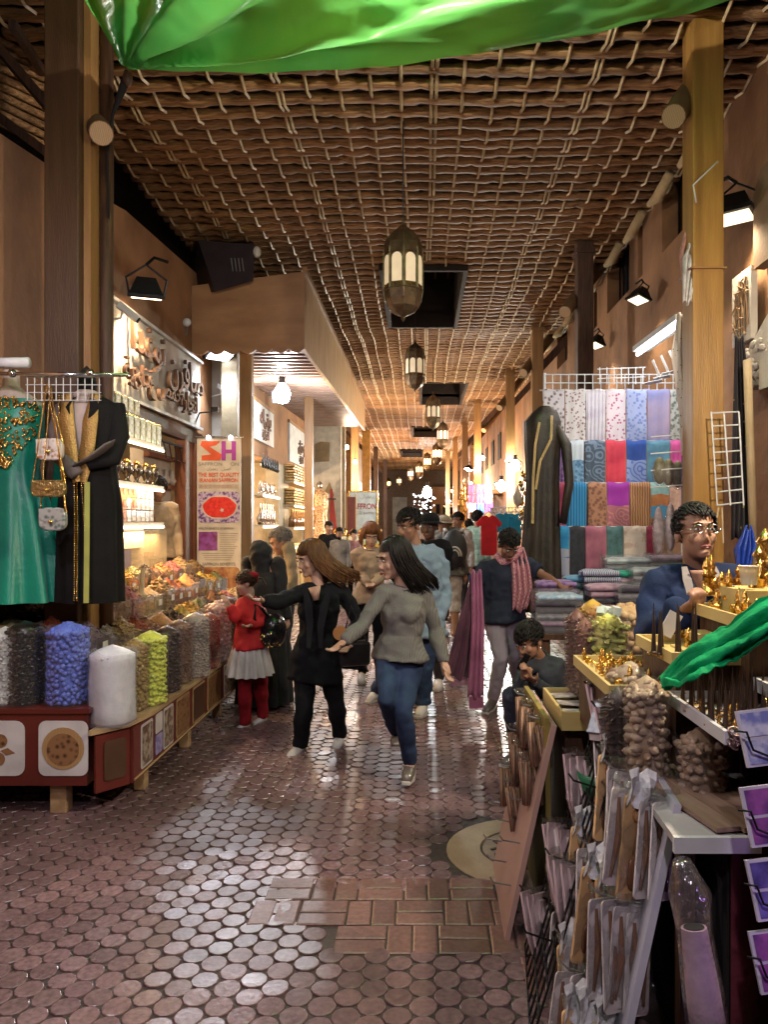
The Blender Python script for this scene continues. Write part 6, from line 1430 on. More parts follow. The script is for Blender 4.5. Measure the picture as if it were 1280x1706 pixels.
scatter(26, 1.05, 1.6, 2.5, 2.9, 1.33, [2, 1], 'large gold %s behind the yellow tray', (1.5, 2.2))
tw = Seq(tower(.115, DARKT))
for k in range(45):
    x = .81+.027*(k % 9)+fr.uniform(-.006, .006); y = 1.98+.085*(k//9)+fr.uniform(-.02, .02)
    tw(V(x, y, 1.043), sc=fr.uniform(.85, 1.2), label='dark miniature tower on the white tray, %s row from front, %s from left' % (ORD[k//9], ORD[k % 9]))
for k, (px, h) in enumerate(((1090, 1.5), (1097, 1.3), (1103, 1.25), (1126, 1.5), (1132, 1.4), (1152, 1.55), (1160, 1.45))):
    tw(V(BX(px, 2.5), 2.5-.02*(k % 2), 1.163), sc=(1.3, 1.3, h), label='tall brown miniature tower in the yellow tray, %s from the left' % ORD[k])
# bracelets
t = thing('bracelet_heap', 'tangle of dark bracelets at the near corner of the white tray', 'bracelets', V(.83, 1.88, .98))
for k in range(12):
    c = P(1222+12*fr.random(), 1240-22*fr.random(), 1.93); rot = Matrix.Rotation(fr.uniform(0, 3), 3, V(fr.random(), fr.random(), .3).normalized())
    MB().tube([c+rot@V(.017*math.cos(a), .017*math.sin(a), 0) for a in [2*math.pi*i/12 for i in range(12)]], .0028, 5, closed=True).build('bracelet', mat('bracelet_metal', (.3, .2, .18), .25, metal=.8, rnd=.3), t, True)
# paper cup on a yellow box
MB().b2(BX(1222, 2.6), BX(1290, 2.6), 2.5, 2.72, 1.27, 1.375).build('yellow_box', BOXY, label='yellow box holding the paper cup', cat='box')
c = P(1249, 974, 2.55); t = thing('paper_cup', 'translucent white paper cup beside the glasses man', 'cup', c)
MB().lathe([(.024, 0), (.0335, .062), (.036, .064), (.034, .062), (.023, .004), (.001, .004)], 18, c).build('cup', mat('cup_plastic', (.75, .72, .55), .3, sss=.2, bump=0), t, True, sharp=50)
# green cloth
gl_t = [P(1098, 1132, 2.3), P(1135, 1092, 2.28), P(1180, 1060, 2.25), P(1230, 1022, 2.2), P(1300, 985, 2.15), P(1380, 960, 2.15)]
gl_b = [P(1105, 1145, 2.22), P(1145, 1142, 2.1), P(1190, 1122, 2.1), P(1240, 1088, 2.1), P(1300, 1065, 2.05), P(1380, 1060, 2.05)]
def gcl(u, v):
    q = u*5; i = min(int(q), 4); a = gl_t[i].lerp(gl_t[i+1], q-i); b_ = gl_b[i].lerp(gl_b[i+1], q-i); p = a.lerp(b_, v)
    w = math.sin(v*15-u*3+1.6*mnoise.noise(V(u*2.5, v*1.5, 0))); w = w*abs(w)**.3*(.6+.8*mnoise.noise(V(u*3, 5, v)))
    p += V(0, 0, .05*(v-.5)*mnoise.noise(V(u*6, v > .5, 3)))
    p += V(0, -.035*math.sin(math.pi*v)-.03*w*math.sin(math.pi*min(1, u*4+.05)/2), .02*w+.035*abs(mnoise.noise(V(u*4, v*3, 1)))-.012*abs(mnoise.noise(V(u*10, v*7, 4)))); return p
MB().grid(90, 44, gcl, thick=.004).build('green_cloth', mat('green_cloth', (.0, .30, .10), .75, c2=(.0, .20, .065), vs=8, bump=1.0, bs=14, spec=.2), smooth=True, label='crumpled bright green cloth pulled across the souvenir trays', cat='cloth')
# yellow steps behind
for k, (px, py, w) in enumerate(((1175, 1085, .2), (1190, 1060, .16))):
    c = P(px, py, 2.62); MB().box(c, (w, .12, .03)).build('yellow_box', BOXY, label='flat yellow box lid, %s, behind the brown towers' % ['lower', 'upper'][k], cat='box')
t = MB().box(P(1118, 1040, 2.66), (.05, .005, .09), rot=Matrix.Rotation(.5, 4, 'Y')).build('price_card', CARD, label='white slip of paper leaning at the brown towers', cat='card')
# brass heap on the right edge
mb = MB(); br = random.Random(3)
t = thing('brass_heap', 'jumble of shiny brass lamps at the right edge behind the paper cup', 'brassware', P(1275, 1000, 3.1))
for k in range(16):
    c = P(1252+60*br.random(), 990-80*br.random(), 3.0+.3*br.random()); s = br.uniform(.6, 1.1)
    MB().lathe([(.02*s, 0), (.03*s, .01*s), (.01*s, .03*s), (.035*s, .055*s), (.02*s, .08*s), (.001, .11*s)], 9, c).build('lamp_pot', BRASS, t, True)
MB().b2(BX(1240, 3.2), 1.9, 3.0, 3.5, .8, 1.28).build('back_shelf', WOOD, label='dark box behind the highest yellow tray', cat='box')
# picture rack at the right edge
t = thing('picture_rack', 'wire rack of picture tiles coloured as lit violet at the lower right edge', 'rack', (.82, 1.72, .3))
BLUEP = mat('blue_print', (.62, .62, .74), .3, c2=(.2, .22, .5), vs=22, lo=.42, hi=.58, bump=0, coat=.5); PURP = mat('violet_lit_print', (.36, .10, .34), .25, c2=(.06, .03, .14), vs=16, bump=0, coat=.6); FRM = mat('pale_frame', (.62, .58, .66), .35)  # violet light of this corner is put into the tile and frame colours
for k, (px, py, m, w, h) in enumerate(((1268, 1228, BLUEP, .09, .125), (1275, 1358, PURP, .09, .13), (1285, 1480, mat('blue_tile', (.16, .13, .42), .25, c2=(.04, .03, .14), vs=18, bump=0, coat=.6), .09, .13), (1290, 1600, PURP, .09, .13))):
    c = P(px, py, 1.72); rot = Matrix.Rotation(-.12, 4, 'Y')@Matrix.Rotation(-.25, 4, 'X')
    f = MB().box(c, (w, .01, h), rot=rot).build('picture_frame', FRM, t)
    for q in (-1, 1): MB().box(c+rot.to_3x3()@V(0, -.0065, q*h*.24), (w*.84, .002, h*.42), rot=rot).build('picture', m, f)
    MB().tube([c+V(-.07, -.02, .02), c+V(-.045, -.03, .02), c+V(-.03, -.03, -.02), c+V(.03, -.03, -.045)], .003, 5).build('wire_arm', IRON, t, True)
MB().b2(.86, 1.3, 1.80, 1.83, .05, 1.05).build('rack_back', RC, t)
# tube wrapped in clear film under the table
a, b_ = P(1157, 1545, 1.78), P(1183, 1730, 1.74)
t = thing('paper_roll', 'pale roll in clear film leaning in the dark under the table corner', 'roll', b_)
MB().tube([a, a.lerp(b_, .5), b_], [.030, .038, .043], 18).build('roll', mat('roll_pale', (.62, .42, .55), .4, bump=.1), t, True, sharp=50); MB().tube([a+(a-b_)*.002, a+(a-b_)*.01], .024, 14).build('roll_core', BLACK, t)
MB().tube([a+V(-.03, 0, .16), a+V(-.01, 0, .08), a, a.lerp(b_, .5), b_], [.02, .05, .042, .048, .052], 14).build('film', film('roll_film', base=.03, gl=.9, bs=18), t, True)
MB().b2(.80, .83, 1.95, 2.9, 0, .78).build('under_table_shade', BLACK, VT)  # black sheet stands in for the shade under the table
# violet led strip lighting that corner
t = thing('led_strip', 'violet led strip on the outer side of the picture rack', 'light strip', (1.05, 1.5, .85))
MB().b2(.98, 1.2, 1.48, 1.50, .84, .86).build('strip', glow('violet_led', (.6, .25, 1), 3), t)
lamp('POINT', (1.0, 1.42, .75), .8, (.62, .35, 1), .05)
# green bowl seen through the wire panel
MB().lathe([(.03, 0), (.07, .03), (.085, .1), (.08, .1), (.06, .03), (.001, .01)], 16, P(1000, 1330, 2.75)).build('green_bowl', mat('green_bowl', (.02, .16, .07), .3), smooth=True, label='dark green bowl hidden behind the wire panel', cat='bowl')
# ================================================================ farther right: t shirts, scarves, string ornaments
def tshirt(px, py, Y, w, h, m, lab):
    x, z = BX(px, Y), P(0, py, Y).z
    o = [(-.09, 0), (-.25, -.05), (-.43, -.2), (-.36, -.32), (-.27, -.25), (-.26, -1), (.26, -1), (.27, -.25), (.36, -.32), (.43, -.2), (.25, -.05), (.09, 0), (0, -.06)]
    t = thing('t_shirt', lab, 't shirt', (x, Y, z-h), 't shirts on the rail')
    mb = MB(); mb.prism([(a*w/.86, b_*h) for a, b_ in o], (x, Y, z), X_, Z_, .03); mb.build('fabric', m, t, bev=.01)
    MB().tube([(x-w*.25, Y-.01, z-.02), (x, Y-.01, z+.06), (x+w*.25, Y-.01, z-.02)], .01, 5).build('hanger', WHITEM, t); return t
tshirt(815, 858, 11.5, .40, .62, mat('red_tee', (.72, .02, .03), .8, bump=.1), 'bright red t shirt hanging on the rail')
tshirt(838, 855, 12.0, .36, .3, mat('blue_tee', (.02, .3, .5), .8, bump=.1), 'smaller blue t shirt, left of two')
tshirt(858, 855, 12.1, .36, .42, mat('blue_tee'), 'blue t shirt, right of two beside the abaya')
t = thing('shirt_rail', 'white wire rail above the blue t shirts', 'rail', (BX(845, 12.2), 12.2, 0)); Y = 12.2
for py in (846, 853): MB().tube([(BX(815, Y), Y, P(0, py, Y).z), (BX(878, Y), Y, P(0, py, Y).z)], .01, 6).build('bar', WHITEM, t)
for k in range(11): MB().tube([(BX(818+6*k, Y), Y, P(0, 846, Y).z), (BX(818+6*k, Y), Y, P(0, 856, Y).z)], .006, 5).build('wire', WHITEM, t)
for px in (820, 874): MB().tube([(BX(px, Y), Y, 0), (BX(px, Y), Y, P(0, 846, Y).z)], .015, 6).build('upright', WHITEM, t)
cl = ['redpink', 'purple', 'damask_pink', 'red', 'hotpink', 'silk_white', 'peach', 'blue', 'magenta']
for k in range(9): hang(BX(786+14*(k % 3), 20), .2, 20-.1*(k//3), P(0, 807+16*(k//3), 20).z, P(0, 822+16*(k//3), 20).z, M_[cl[k]], 'far %s scarf, %s from the left of the %s tier beyond the t shirts' % (['crimson', 'purple', 'pink patterned', 'red', 'hot pink', 'white', 'peach', 'blue', 'magenta'][k], ORD[k % 3], ['top', 'middle', 'lowest'][k//3]), group='far scarves beyond the t shirts', folds=2)
t = thing('ornament_string', 'string of silver ornaments hanging left of the abaya', 'ornaments', P(874, 880, 9))
rr = random.Random(6)
for k in range(12): MB().ell(P(872+5*math.sin(k*2), 790+8*k, 9), (.035, .03, .04), 7, 5).build('ornament', CHROME if k % 2 else BRASS, t, True)
MB().tube([P(872, 700, 9), P(872, 885, 9)], .006, 5).build('cord', WHITEM, t)
t = thing('figurine', 'small hanging lantern ornament left of the silver string', 'ornament', P(863, 842, 9)); MB().lathe([(.001, -.06), (.05, 0), (.06, .08), (.02, .16), (.001, .22)], 8, P(863, 838, 9)).build('body', WPLAST, t, True)
# glittering stall at the lane end
t = thing('glitter_stall', 'glittering stall of glass ornaments under the far bluish lamp', 'stall', (.3, 36, 0))
mb = MB()
for k in range(80): mb.ell((BX(708, 36)+rr.uniform(-.6, .5), 36, rr.uniform(1.2, 3)), rr.uniform(.03, .08), 6, 4)
mb.build('ornaments', mat('glass_glitter', (.8, .8, .85), .1, metal=.8, rnd=.2), t, kind='stuff'); MB().b2(-.5, .9, 36.1, 36.9, 0, 1.1).build('counter', WOOD, t)
for k in range(8): MB().lathe([(.06, 0), (.09, .05), (.03, .3), (.06, .35), (.001, .5)], 8, (BX(772, 20)+.05*math.sin(k*3), 20, 1.2+.14*k)).build('brass_lamp', BRASS, smooth=True, label='small brass lamp, %s from the bottom of the far string by the green shirt' % ORD[k], cat='lamp', group='far brass lamps by the green shirt')
# ================================================================ people
def skin(name, c): return mat('skin_'+name, c, .5, c2=tuple(x*.82 for x in c), vs=7, bump=.08, bs=80, sss=.12)
SK = {'fair': skin('fair', (.60, .36, .25)), 'tan': skin('tan', (.40, .21, .13)), 'brown': skin('brown', (.24, .12, .07)), 'dark': skin('dark', (.12, .06, .04))}
EYEW = mat('eye_white', (.7, .68, .65), .2, bump=0); IRIS = mat('eye_iris', (.02, .01, .008), .1, bump=0); LIP = mat('lips', (.36, .12, .10), .4, bump=0)
def fab(name, c=(.1, .1, .1), c2=None, rough=.8, vs=9, **k): return MC.get('fab_'+name) or mat('fab_'+name, c, rough, c2=c2 or tuple(x*.7 for x in c), vs=vs, bump=.35, bs=260, spec=.2, **k)
def person(px0, Y, H, yaw, label, J={}, skn='tan', hair=None, top=None, bot=None, shoe=None, hyaw=None, hpitch=0, hroll=0, vox=.009, wide=1.0, fem=False, sleeve='long', tophem=.84, z0=0,
           skirt=None, glasses=False, cap=None, robe=None, beard=False, loose=0, legs='long', curl=.5, group=None):
    s = H/1.7; root = V(BX(px0, Y), Y, z0); yw = R(yaw); Ri = Matrix.Rotation(-yw, 3, 'Z')
    t = thing('person', label, 'person', (0, 0, 0), group)
    D = dict(pel=(0, 0, .93), wai=(0, .01, 1.07), che=(0, .01, 1.26), nek=(0, .01, 1.43), hed=(0, -.01, 1.585), sL=(-.165, .01, 1.385), sR=(.165, .01, 1.385), eL=(-.21, .03, 1.10), eR=(.21, .03, 1.10),
             wL=(-.22, -.04, .86), wR=(.22, -.04, .86), hL=(-.085, 0, .90), hR=(.085, 0, .90), kL=(-.09, -.015, .49), kR=(.09, -.015, .49), aL=(-.095, .02, .085), aR=(.095, .02, .085), tL=(-.11, -.14, .03), tR=(.11, -.14, .03))
    Q = {k: V(*v)*s for k, v in D.items()}
    for k, v in J.items():
        w = P(v[0], v[1], Y+(v[2] if len(v) > 2 else 0)); Q[k] = Ri@(w-root)
    S_1 = s
    def torso(mb, off, zlo=True, hi=True, lo=0.0):
        pel, wai, che, nek = Q['pel'], Q['wai'], Q['che'], Q['nek']; W = wide
        hw, ww, cw = (.172, .122, .15) if fem else (.158, .142, .168)
        cr = pel+(pel-wai).normalized()*.12*s
        pts = [cr, pel, pel.lerp(wai, .6), wai, wai.lerp(che, .5), che, che.lerp(nek, .55), nek-(nek-che).normalized()*.025*s]
        rad = [(.09, .08), (hw, .118), (hw*.9+ww*.06, .11), (ww, .098), ((ww+cw)/2, .108), (cw, .122), (cw*.93, .10), (.085, .07)]
        mb.tube(pts if zlo else pts[2:], [((a*W+off)*s, (b_*W+off)*s) for a, b_ in (rad if zlo else rad[2:])], 16)
        if fem:
            for sx in (-1, 1): mb.ell(che+V(sx*.065*s, -.068*s*W-off*s*.6, -.01*s), ((.062+off)*s, (.052+off*.5)*s, (.065+off*.5)*s), 12, 8)
        for k in ('sL', 'sR'):
            mb.tube([che.lerp(nek, .75), Q[k].lerp(nek, .35)+V(0, 0, .0), Q[k]], [(.056+off)*s, (.05+off)*s, (.046+off)*s], 10)
    def arm(mb, sd, off, upto=1.0):
        a, e, w = Q['s'+sd], Q['e'+sd], Q['w'+sd]
        mb.ell(a, (.048+off)*s, 10, 7)
        if upto <= .5:
            mb.tube([a, a.lerp(e, upto*1.6)], [(.054+off)*s, (.052+off*1.4)*s], 12); return
        mb.tube([a, a.lerp(e, .4), e], [(.046+off)*s, (.043+off)*s, (.036+off)*s], 12)
        mb.ell(e, (.039+off)*s, 9, 6)
        end = e.lerp(w, min(1, (upto-.5)*2))
        mb.tube([e, e.lerp(w, .3), end], [(.039+off)*s, (.040+off)*s, (.027+off)*s], 12)
    def leg(mb, sd, off, upto=1.0):
        h, k, a = Q['h'+sd], Q['k'+sd], Q['a'+sd]; W = wide
        mb.ell(h, (.085*W+off)*s, 10, 7)
        mb.tube([h+V(0, 0, .02), h.lerp(k, .35), k], [(.088*W+off)*s, (.078*W+off)*s, (.053*W+off)*s], 14); mb.ell(k, (.054*W+off)*s, 9, 6)
        end = k.lerp(a, upto)
        mb.tube([k, k.lerp(a, .35), k.lerp(a, .35).lerp(end, .6), end], [(.053*W+off)*s, (.055*W+off)*s, (.045+off)*s, (.036+off+loose*.02)*s], 14)
    # head frame
    hy = R((hyaw if hyaw is not None else yaw)-yaw); HM = Matrix.Rotation(hy, 3, 'Z')@Matrix.Rotation(R(hpitch), 3, 'X')@Matrix.Rotation(R(hroll), 3, 'Y'); hc = Q['hed']
    h4 = HM.to_4x4()
    hs = 1.14 if fem else (.96 if glasses else 1.07)
    def hp(x, y, z): return hc+HM@V(x, y, z)*S_1*hs
    kf = .95 if fem else 1
    mb = MB(); torso(mb, 0)
    for sd in 'LR':
        arm(mb, sd, 0); leg(mb, sd, 0)
        a, tt = Q['a'+sd], Q['t'+sd]; mb.tube([a+V(0, 0, .0), a.lerp(tt, .5)+V(0, 0, -.005*s), tt], [(.036*s, .04*s), (.042*s, .03*s), (.035*s, .018*s)], 10); mb.ell(a+(a-tt).normalized()*.03*s+V(0, 0, -.03*s), .035*s, 8, 6)
        # hand
        w, e = Q['w'+sd], Q['e'+sd]; d = (w-e).normalized(); side = d.cross(V(0, 0, 1)) if abs(d.z) < .9 else d.cross(V(0, 1, 0))
        side.normalize(); nrm = side.cross(d).normalized()
        if abs(d.z) > .6: side, nrm = nrm, side
        sg = -1 if sd == 'L' else 1
        pc = w+d*.045*s
        mb.tube([w-d*.01*s, w+d*.03*s, w+d*.085*s], [(.024*s, .019*s), (.036*s, .017*s), (.038*s, .014*s)], 10)
        for f in range(4):
            b0 = w+d*.082*s+side*(-.028+.0185*f)*s; L_ = (.072, .08, .075, .058)[f]*s; c = curl
            p1_ = b0+(d*math.cos(c*.5)+nrm*math.sin(c*.5))*L_*.42; p2_ = p1_+(d*math.cos(c*1.4)+nrm*math.sin(c*1.4))*L_*.32; p3_ = p2_+(d*math.cos(c*2.1)+nrm*math.sin(c*2.1))*L_*.26
            mb.tube([b0-d*.03*s, b0, p1_, p2_, p3_], [.0095*s, .010*s, .009*s, .0082*s, .0065*s], 8)
        tb = w+d*.025*s-side*.026*s; mb.tube([tb, tb+(d*.6-side*.7+nrm*.3)*.032*s, tb+(d*.9-side*.6+nrm*.6)*.058*s], [.013*s, .011*s, .008*s], 8)
    nk = Q['nek']; mb.tube([nk-V(0, 0, .05*s), nk, hp(0, .02, -.07), hp(0, .01, -.02)], [.066*s, .052*s*kf, .050*s*kf, .05*s], 12)
    s0 = s; s = s*hs
    mb.ell(hp(0, .012, .035), (.076*s, .094*s, .088*s), 18, 12, rot=h4); mb.ell(hp(0, -.022, -.035), (.060*s*kf, .064*s, .078*s), 16, 11, rot=h4)
    mb.ell(hp(0, -.062, -.094), (.026*s, .022*s, .019*s), 10, 7, rot=h4)
    mb.tube([hp(0, -.084, .014), hp(0, -.092, -.012), hp(0, -.100, -.034)], [.007*s, .009*s, .011*s], 8); mb.ell(hp(0, -.092, -.040), (.017*s, .012*s, .008*s), 9, 6, rot=h4)
    mb.ell(hp(0, -.083, .03), (.05*s, .012*s, .012*s), 10, 6, rot=h4)
    for sx in (-1, 1):
        mb.ell(hp(sx*.040, -.060, -.026), (.022*s, .018*s, .024*s), 8, 6, rot=h4)
        mb.ell(hp(sx*.077, .012, -.008), (.010*s, .019*s, .033*s), 9, 7, rot=h4)
    body = mb.build('body', SK[skn], t, True); remesh(body, vox, 3)
    # features
    if vox < .013:
        for sx in (-1, 1):
            e_ = MB(); e_.ell(hp(sx*.030, -.0865, .006), (.0125*s, .006*s, .0058*s), 10, 6, rot=h4).build('eye', EYEW, t, True)
            MB().ell(hp(sx*.030, -.0925, .006), (.0056*s, .002*s, .0054*s), 8, 5, rot=h4).build('iris', IRIS, e_ and t, True)
            MB().tube([hp(sx*.012, -.098, .026), hp(sx*.03, -.099, .031), hp(sx*.05, -.085, .026)], [.003*s, .0042*s, .002*s], 6).build('eyebrow', IRIS, t, True)
        MB().tube([hp(-.024, -.088, -.066), hp(-.008, -.098, -.063), hp(.008, -.098, -.063), hp(.024, -.088, -.066)], [.002*s, .005*s, .005*s, .002*s], 6).tube([hp(-.02, -.088, -.069), hp(0, -.098, -.072), hp(.02, -.088, -.069)], [.002*s, .006*s, .002*s], 6).build('lips', LIP, t, True)
    if glasses:
        g = MB()
        for sx in (-1, 1):
            g.tube([hp(sx*.032+.024*math.cos(a)*1.05, -.108, .005+.017*math.sin(a)) for a in [2*math.pi*k/14 for k in range(14)]], .0022*s, 5, closed=True)
            g.tube([hp(sx*.056, -.106, .008), hp(sx*.078, -.05, .008), hp(sx*.08, .01, .004)], .0022*s, 5)
        g.tube([hp(-.008, -.109, .008), hp(.008, -.109, .008)], .0022*s, 5).build('glasses', CHROME, t, True)
    # hair
    hr = hair or {}
    if hr:
        HMt = mat('hair_'+hr.get('n', 'black'), hr.get('c', (.012, .009, .008)), .5, spec=.3, c2=tuple(x*.45 for x in hr.get('c', (.012, .009, .008))), vs=14, stretch=(3, 3, .3), bump=.35, bs=60)
        mb = MB(); n, m = 22, 14; rr = random.Random(len(label)); front = hr.get('front', .058)
        vs = []
        for i in range(m+1):
            th = math.pi*i/m
            for j in range(n):
                a = 2*math.pi*j/n; k = 1+.05*mnoise.noise(V(math.cos(a)*3, math.sin(a)*3, th*4+len(label)))
                vs.append((.083*k*math.sin(th)*math.cos(a), .012+.103*k*math.sin(th)*math.sin(a), .04+.092*k*math.cos(th)))
        def ok(p): return p[2] > front if p[1] < -.03 else (p[2] > (-.02 if p[1] < .03 else -.055))
        keep = [ok(v) for v in vs]; fs = [(i*n+j, i*n+(j+1) % n, (i+1)*n+(j+1) % n, (i+1)*n+j) for i in range(m) for j in range(n)]
        fs = [tuple(reversed(f)) for f in fs if sum(keep[q] for q in f) >= 3]
        mb.add([hp(*v) for v in vs], fs)
        L_ = hr.get('len', 0); wind = HM.inverted()@(Ri@V(*hr.get('wind', (0, 0, 0))))
        N = 420 if L_ else 520
        for k in range(N):
            a = rr.uniform(0, 2*math.pi)
            dx, dy = math.cos(a), math.sin(a)
            if L_:
                if dy < -.62 and not (hr.get('bang') and rr.random() < .7): continue
                pts = []; ll = L_*rr.uniform(.82, 1.05); bang = dy < -.62
                for q, th in enumerate((.15, .6, 1.05, 1.5)):
                    o = 1.03+.04*rr.random(); x, y, z = .083*o*math.sin(th)*dx, .012+.103*o*math.sin(th)*dy, .04+.094*o*math.cos(th)
                    if bang and z < .045: break
                    pts.append(V(x, y, z))
                if not bang:
                    b0 = pts[-1]
                    for q in range(1, 6):
                        f = q/5; pts.append(b0+V(dx*.018*math.sin(f*2.5)+rr.gauss(0, .004), dy*.02*f+.012*f, -ll*f)+wind*f**1.6)
                nn = len(pts); w_ = rr.uniform(.0045, .008)
                mb.tube([hp(*p) for p in pts], [w_*s*(1-.75*(i/(nn-1))**2) for i in range(nn)], 5)
            else:
                th = rr.uniform(.1, 1.9); x, y, z = .084*math.sin(th)*dx, .012+.104*math.sin(th)*dy, .04+.094*math.cos(th)
                if not ok((x, y, z)): continue
                l = rr.uniform(.022, .038)*(1.25 if hr.get('messy') else 1); p = V(x, y, z)*.985; nn_ = V(x/.084**2, (y-.012)/.104**2, (z-.04)/.094**2).normalized(); tn_ = V(x*.6+rr.gauss(0, .02), (y-.07)*1.2-.02, -.02+rr.gauss(0, .02)); tn_ = (tn_-nn_*tn_.dot(nn_)).normalized()
                mb.tube([hp(*p), hp(*(p+nn_*.006+tn_*l*.5)), hp(*(p-nn_*l*.06+tn_*l*1.1))], [.0045*s, .0048*s, .001*s], 4)
        mb.build('hair', HMt, t, True)
        if hr.get('tail'):
            mb = MB(); b0 = V(0, .11, .03)
            for k in range(40): mb.tube([hp(*b0), hp(*(b0+V(rr.gauss(0, .012), .05, .0))), hp(*(b0+V(rr.gauss(0, .02), .075, -.07))), hp(*(b0+V(rr.gauss(0, .02), .06, -.15)))], [.006*s, .008*s, .007*s, .002*s], 5)
            mb.build('ponytail', HMt, t, True); MB().tube([hp(-.0+.02*math.cos(a), .115, .03+.02*math.sin(a)) for a in [k*math.pi/4 for k in range(8)]], .008*s, 6, closed=True).build('hair_tie', mat('red_tie', (.6, .04, .05), .6), t, True)
    if beard: 
        mb = MB(); mb.ell(hp(0, -.045, -.085), (.058*s, .055*s, .035*s), 12, 8, rot=h4); mb.build('beard', mat('hair_black'), t, True)
    if cap:
        c = MB(); c.ell(hp(0, .01, .07), (.094*s, .112*s, .07*s), 18, 10, rot=h4); c.build('hat', cap, t, True)
        MB().lathe([(.09*s, 0), (.135*s, -.02*s), (.135*s, -.024*s), (.088*s, -.006*s)], 20, hp(0, -.01, .055)).build('brim', cap, t, True)
    s = s0
    if top:
        mb = MB(); torso(mb, .012+loose*.012, zlo=False)
        pel, wai = Q['pel'], Q['wai']; hem = pel+(pel-wai).normalized()*(.93-tophem)*s*.9
        hw = .186 if fem else .176
        mb.tube([hem, pel, wai], [((hw*wide+.022+loose*.02)*s, (.145*wide+.02+loose*.02)*s), ((hw*wide+.012+loose*.015)*s, (.138*wide+.006+loose*.015)*s), ((.135*wide+.012+loose*.015)*s, (.11*wide+.01+loose*.015)*s)], 18)
        for sd in 'LR': arm(mb, sd, .009+loose*.008, 1.0 if sleeve == 'long' else .42)
        if sleeve == 'hood': pass
        o = mb.build('top', top, t, True); remesh(o, max(.0105, vox), 3, (.022+loose*.012)*s**1.5, .10)
        mb = MB(); nd = (hp(0, 0, -.05)-nk).normalized(); u_, v_ = frame(nd)
        mb.tube([nk+nd*.008*s+(u_*math.cos(a)*.064+v_*math.sin(a)*.066)*s for a in [2*math.pi*k/16 for k in range(16)]], .009*s, 6, closed=True); mb.build('collar', top, t, True)
    if bot:
        mb = MB(); pel, wai = Q['pel'], Q['wai']
        if skirt:
            pass
        cr = pel+(pel-wai).normalized()*.1*s
        mb.tube([cr, pel, pel.lerp(wai, .7)], [(.10*s, .09*s), ((.165*wide+.006)*s, (.12*wide+.006)*s), ((.14*wide+.006)*s, (.108*wide+.006)*s)], 16)
        for sd in 'LR': leg(mb, sd, .008+loose*.008, 1.0 if legs == 'long' else .25)
        o = mb.build('trousers', bot, t, True); remesh(o, max(.0105, vox), 3, (.013+loose*.006)*s**1.5, .085)
    if skirt:
        m_, zlen = skirt; p_ = Q['pel']; L0 = .1*s
        mb = loft([(p_.x, p_.y, p_.z+L0, .13*s, .11*s, .02), (p_.x, p_.y, p_.z-.02, .19*s, .16*s, .05), (p_.x, p_.y, p_.z-zlen*.6, .24*s, .21*s, .08), (p_.x, p_.y, p_.z-zlen, .27*s, .24*s, .1)], 90, kf=14); mb.build('skirt', m_, t, True)
    if robe:
        p_, n_ = Q['pel'], Q['nek']; c_ = Q['che']
        mb = loft([(n_.x, n_.y, n_.z+.0, .07*s, .07*s, 0), (c_.x, c_.y, (n_.z+c_.z)/2+.03, .2*s, .13*s, .02), (c_.x, c_.y, c_.z-.08, .2*s, .16*s, .04), (p_.x, p_.y, p_.z, .22*s, .18*s, .06), (p_.x, p_.y, .45*s, .25*s, .21*s, .09), (p_.x, p_.y, .03, .27*s, .23*s, .12)], 90, kf=9); mb.build('robe', robe, t, True)
        mb = MB(); mb.ell(hp(0, .02, .02), (.105*s, .12*s, .125*s), 16, 12, rot=h4); mb.tube([hp(0, .02, 0), n_, c_.lerp(n_, .3)], [.1*s, .11*s, (.2*s, .13*s)], 14); o = mb.build('head_scarf', robe, t, True); remesh(o, .012, 5, .02, .08)
        for sd in 'LR':
            mb = MB(); arm(mb, sd, .025); o = mb.build('sleeve', robe, t, True); remesh(o, .013, 3, .02, .08)
    if shoe:
        for sd in 'LR':
            a, tt = Q['a'+sd], Q['t'+sd]; d = (tt-a); d.z = 0; d.normalize(); heel = a-d*.035*s+V(0, 0, -.055*s); tip = tt+d*.035*s
            mb = MB(); mb.tube([heel+V(0, 0, .03*s), heel.lerp(tip, .25)+V(0, 0, .035*s), heel.lerp(tip, .6)+V(0, 0, .018*s), tip+V(0, 0, -.0*s)], [(.034*s, .034*s), (.04*s, .045*s), (.045*s, .032*s), (.032*s, .02*s)], 12)
            mb.ell(heel.lerp(tip, .25)+V(0, 0, .045*s), (.036*s, .036*s, .03*s), 10, 6)
            o = mb.build('shoe', shoe, t, True)
            sd_ = d.cross(V(0, 0, 1)); o2 = MB(); q = [heel-d*.012*s-sd_*.03*s, heel-d*.012*s+sd_*.03*s, heel.lerp(tip, .65)+sd_*.045*s, tip+sd_*.026*s+d*.02*s, tip-sd_*.026*s+d*.02*s, heel.lerp(tip, .65)-sd_*.045*s]
            zz = [p.z for p in q]; lowv = [V(p.x, p.y, p.z-.022*s) for p in q]; upv = [V(p.x, p.y, p.z-.004*s) for p in q]
            o2.add(lowv+upv, [tuple(range(5, -1, -1)), tuple(range(6, 12))]+[(i, (i+1) % 6, (i+1) % 6+6, i+6) for i in range(6)]); par_ = o2.build('sole', mat('shoe_sole', (.6, .56, .52), .6), t)
    t.location = root; t.rotation_euler = (0, 0, yw)
    t_loc = root
    def W_(k): return root+Matrix.Rotation(yw, 3, 'Z')@Q[k]
    return t, W_
HB = {'n': 'black', 'c': (.012, .009, .008)}
JEANS = fab('jeans', (.045, .075, .15), (.018, .03, .07), .75, 5); GREYK = fab('grey_knit', (.19, .18, .17), (.15, .143, .132), .9, 26, tex='wave', stretch=(1, 1, .1)); BLK = fab('black_cloth', (.012, .013, .016), (.007, .007, .009), .85, 3)
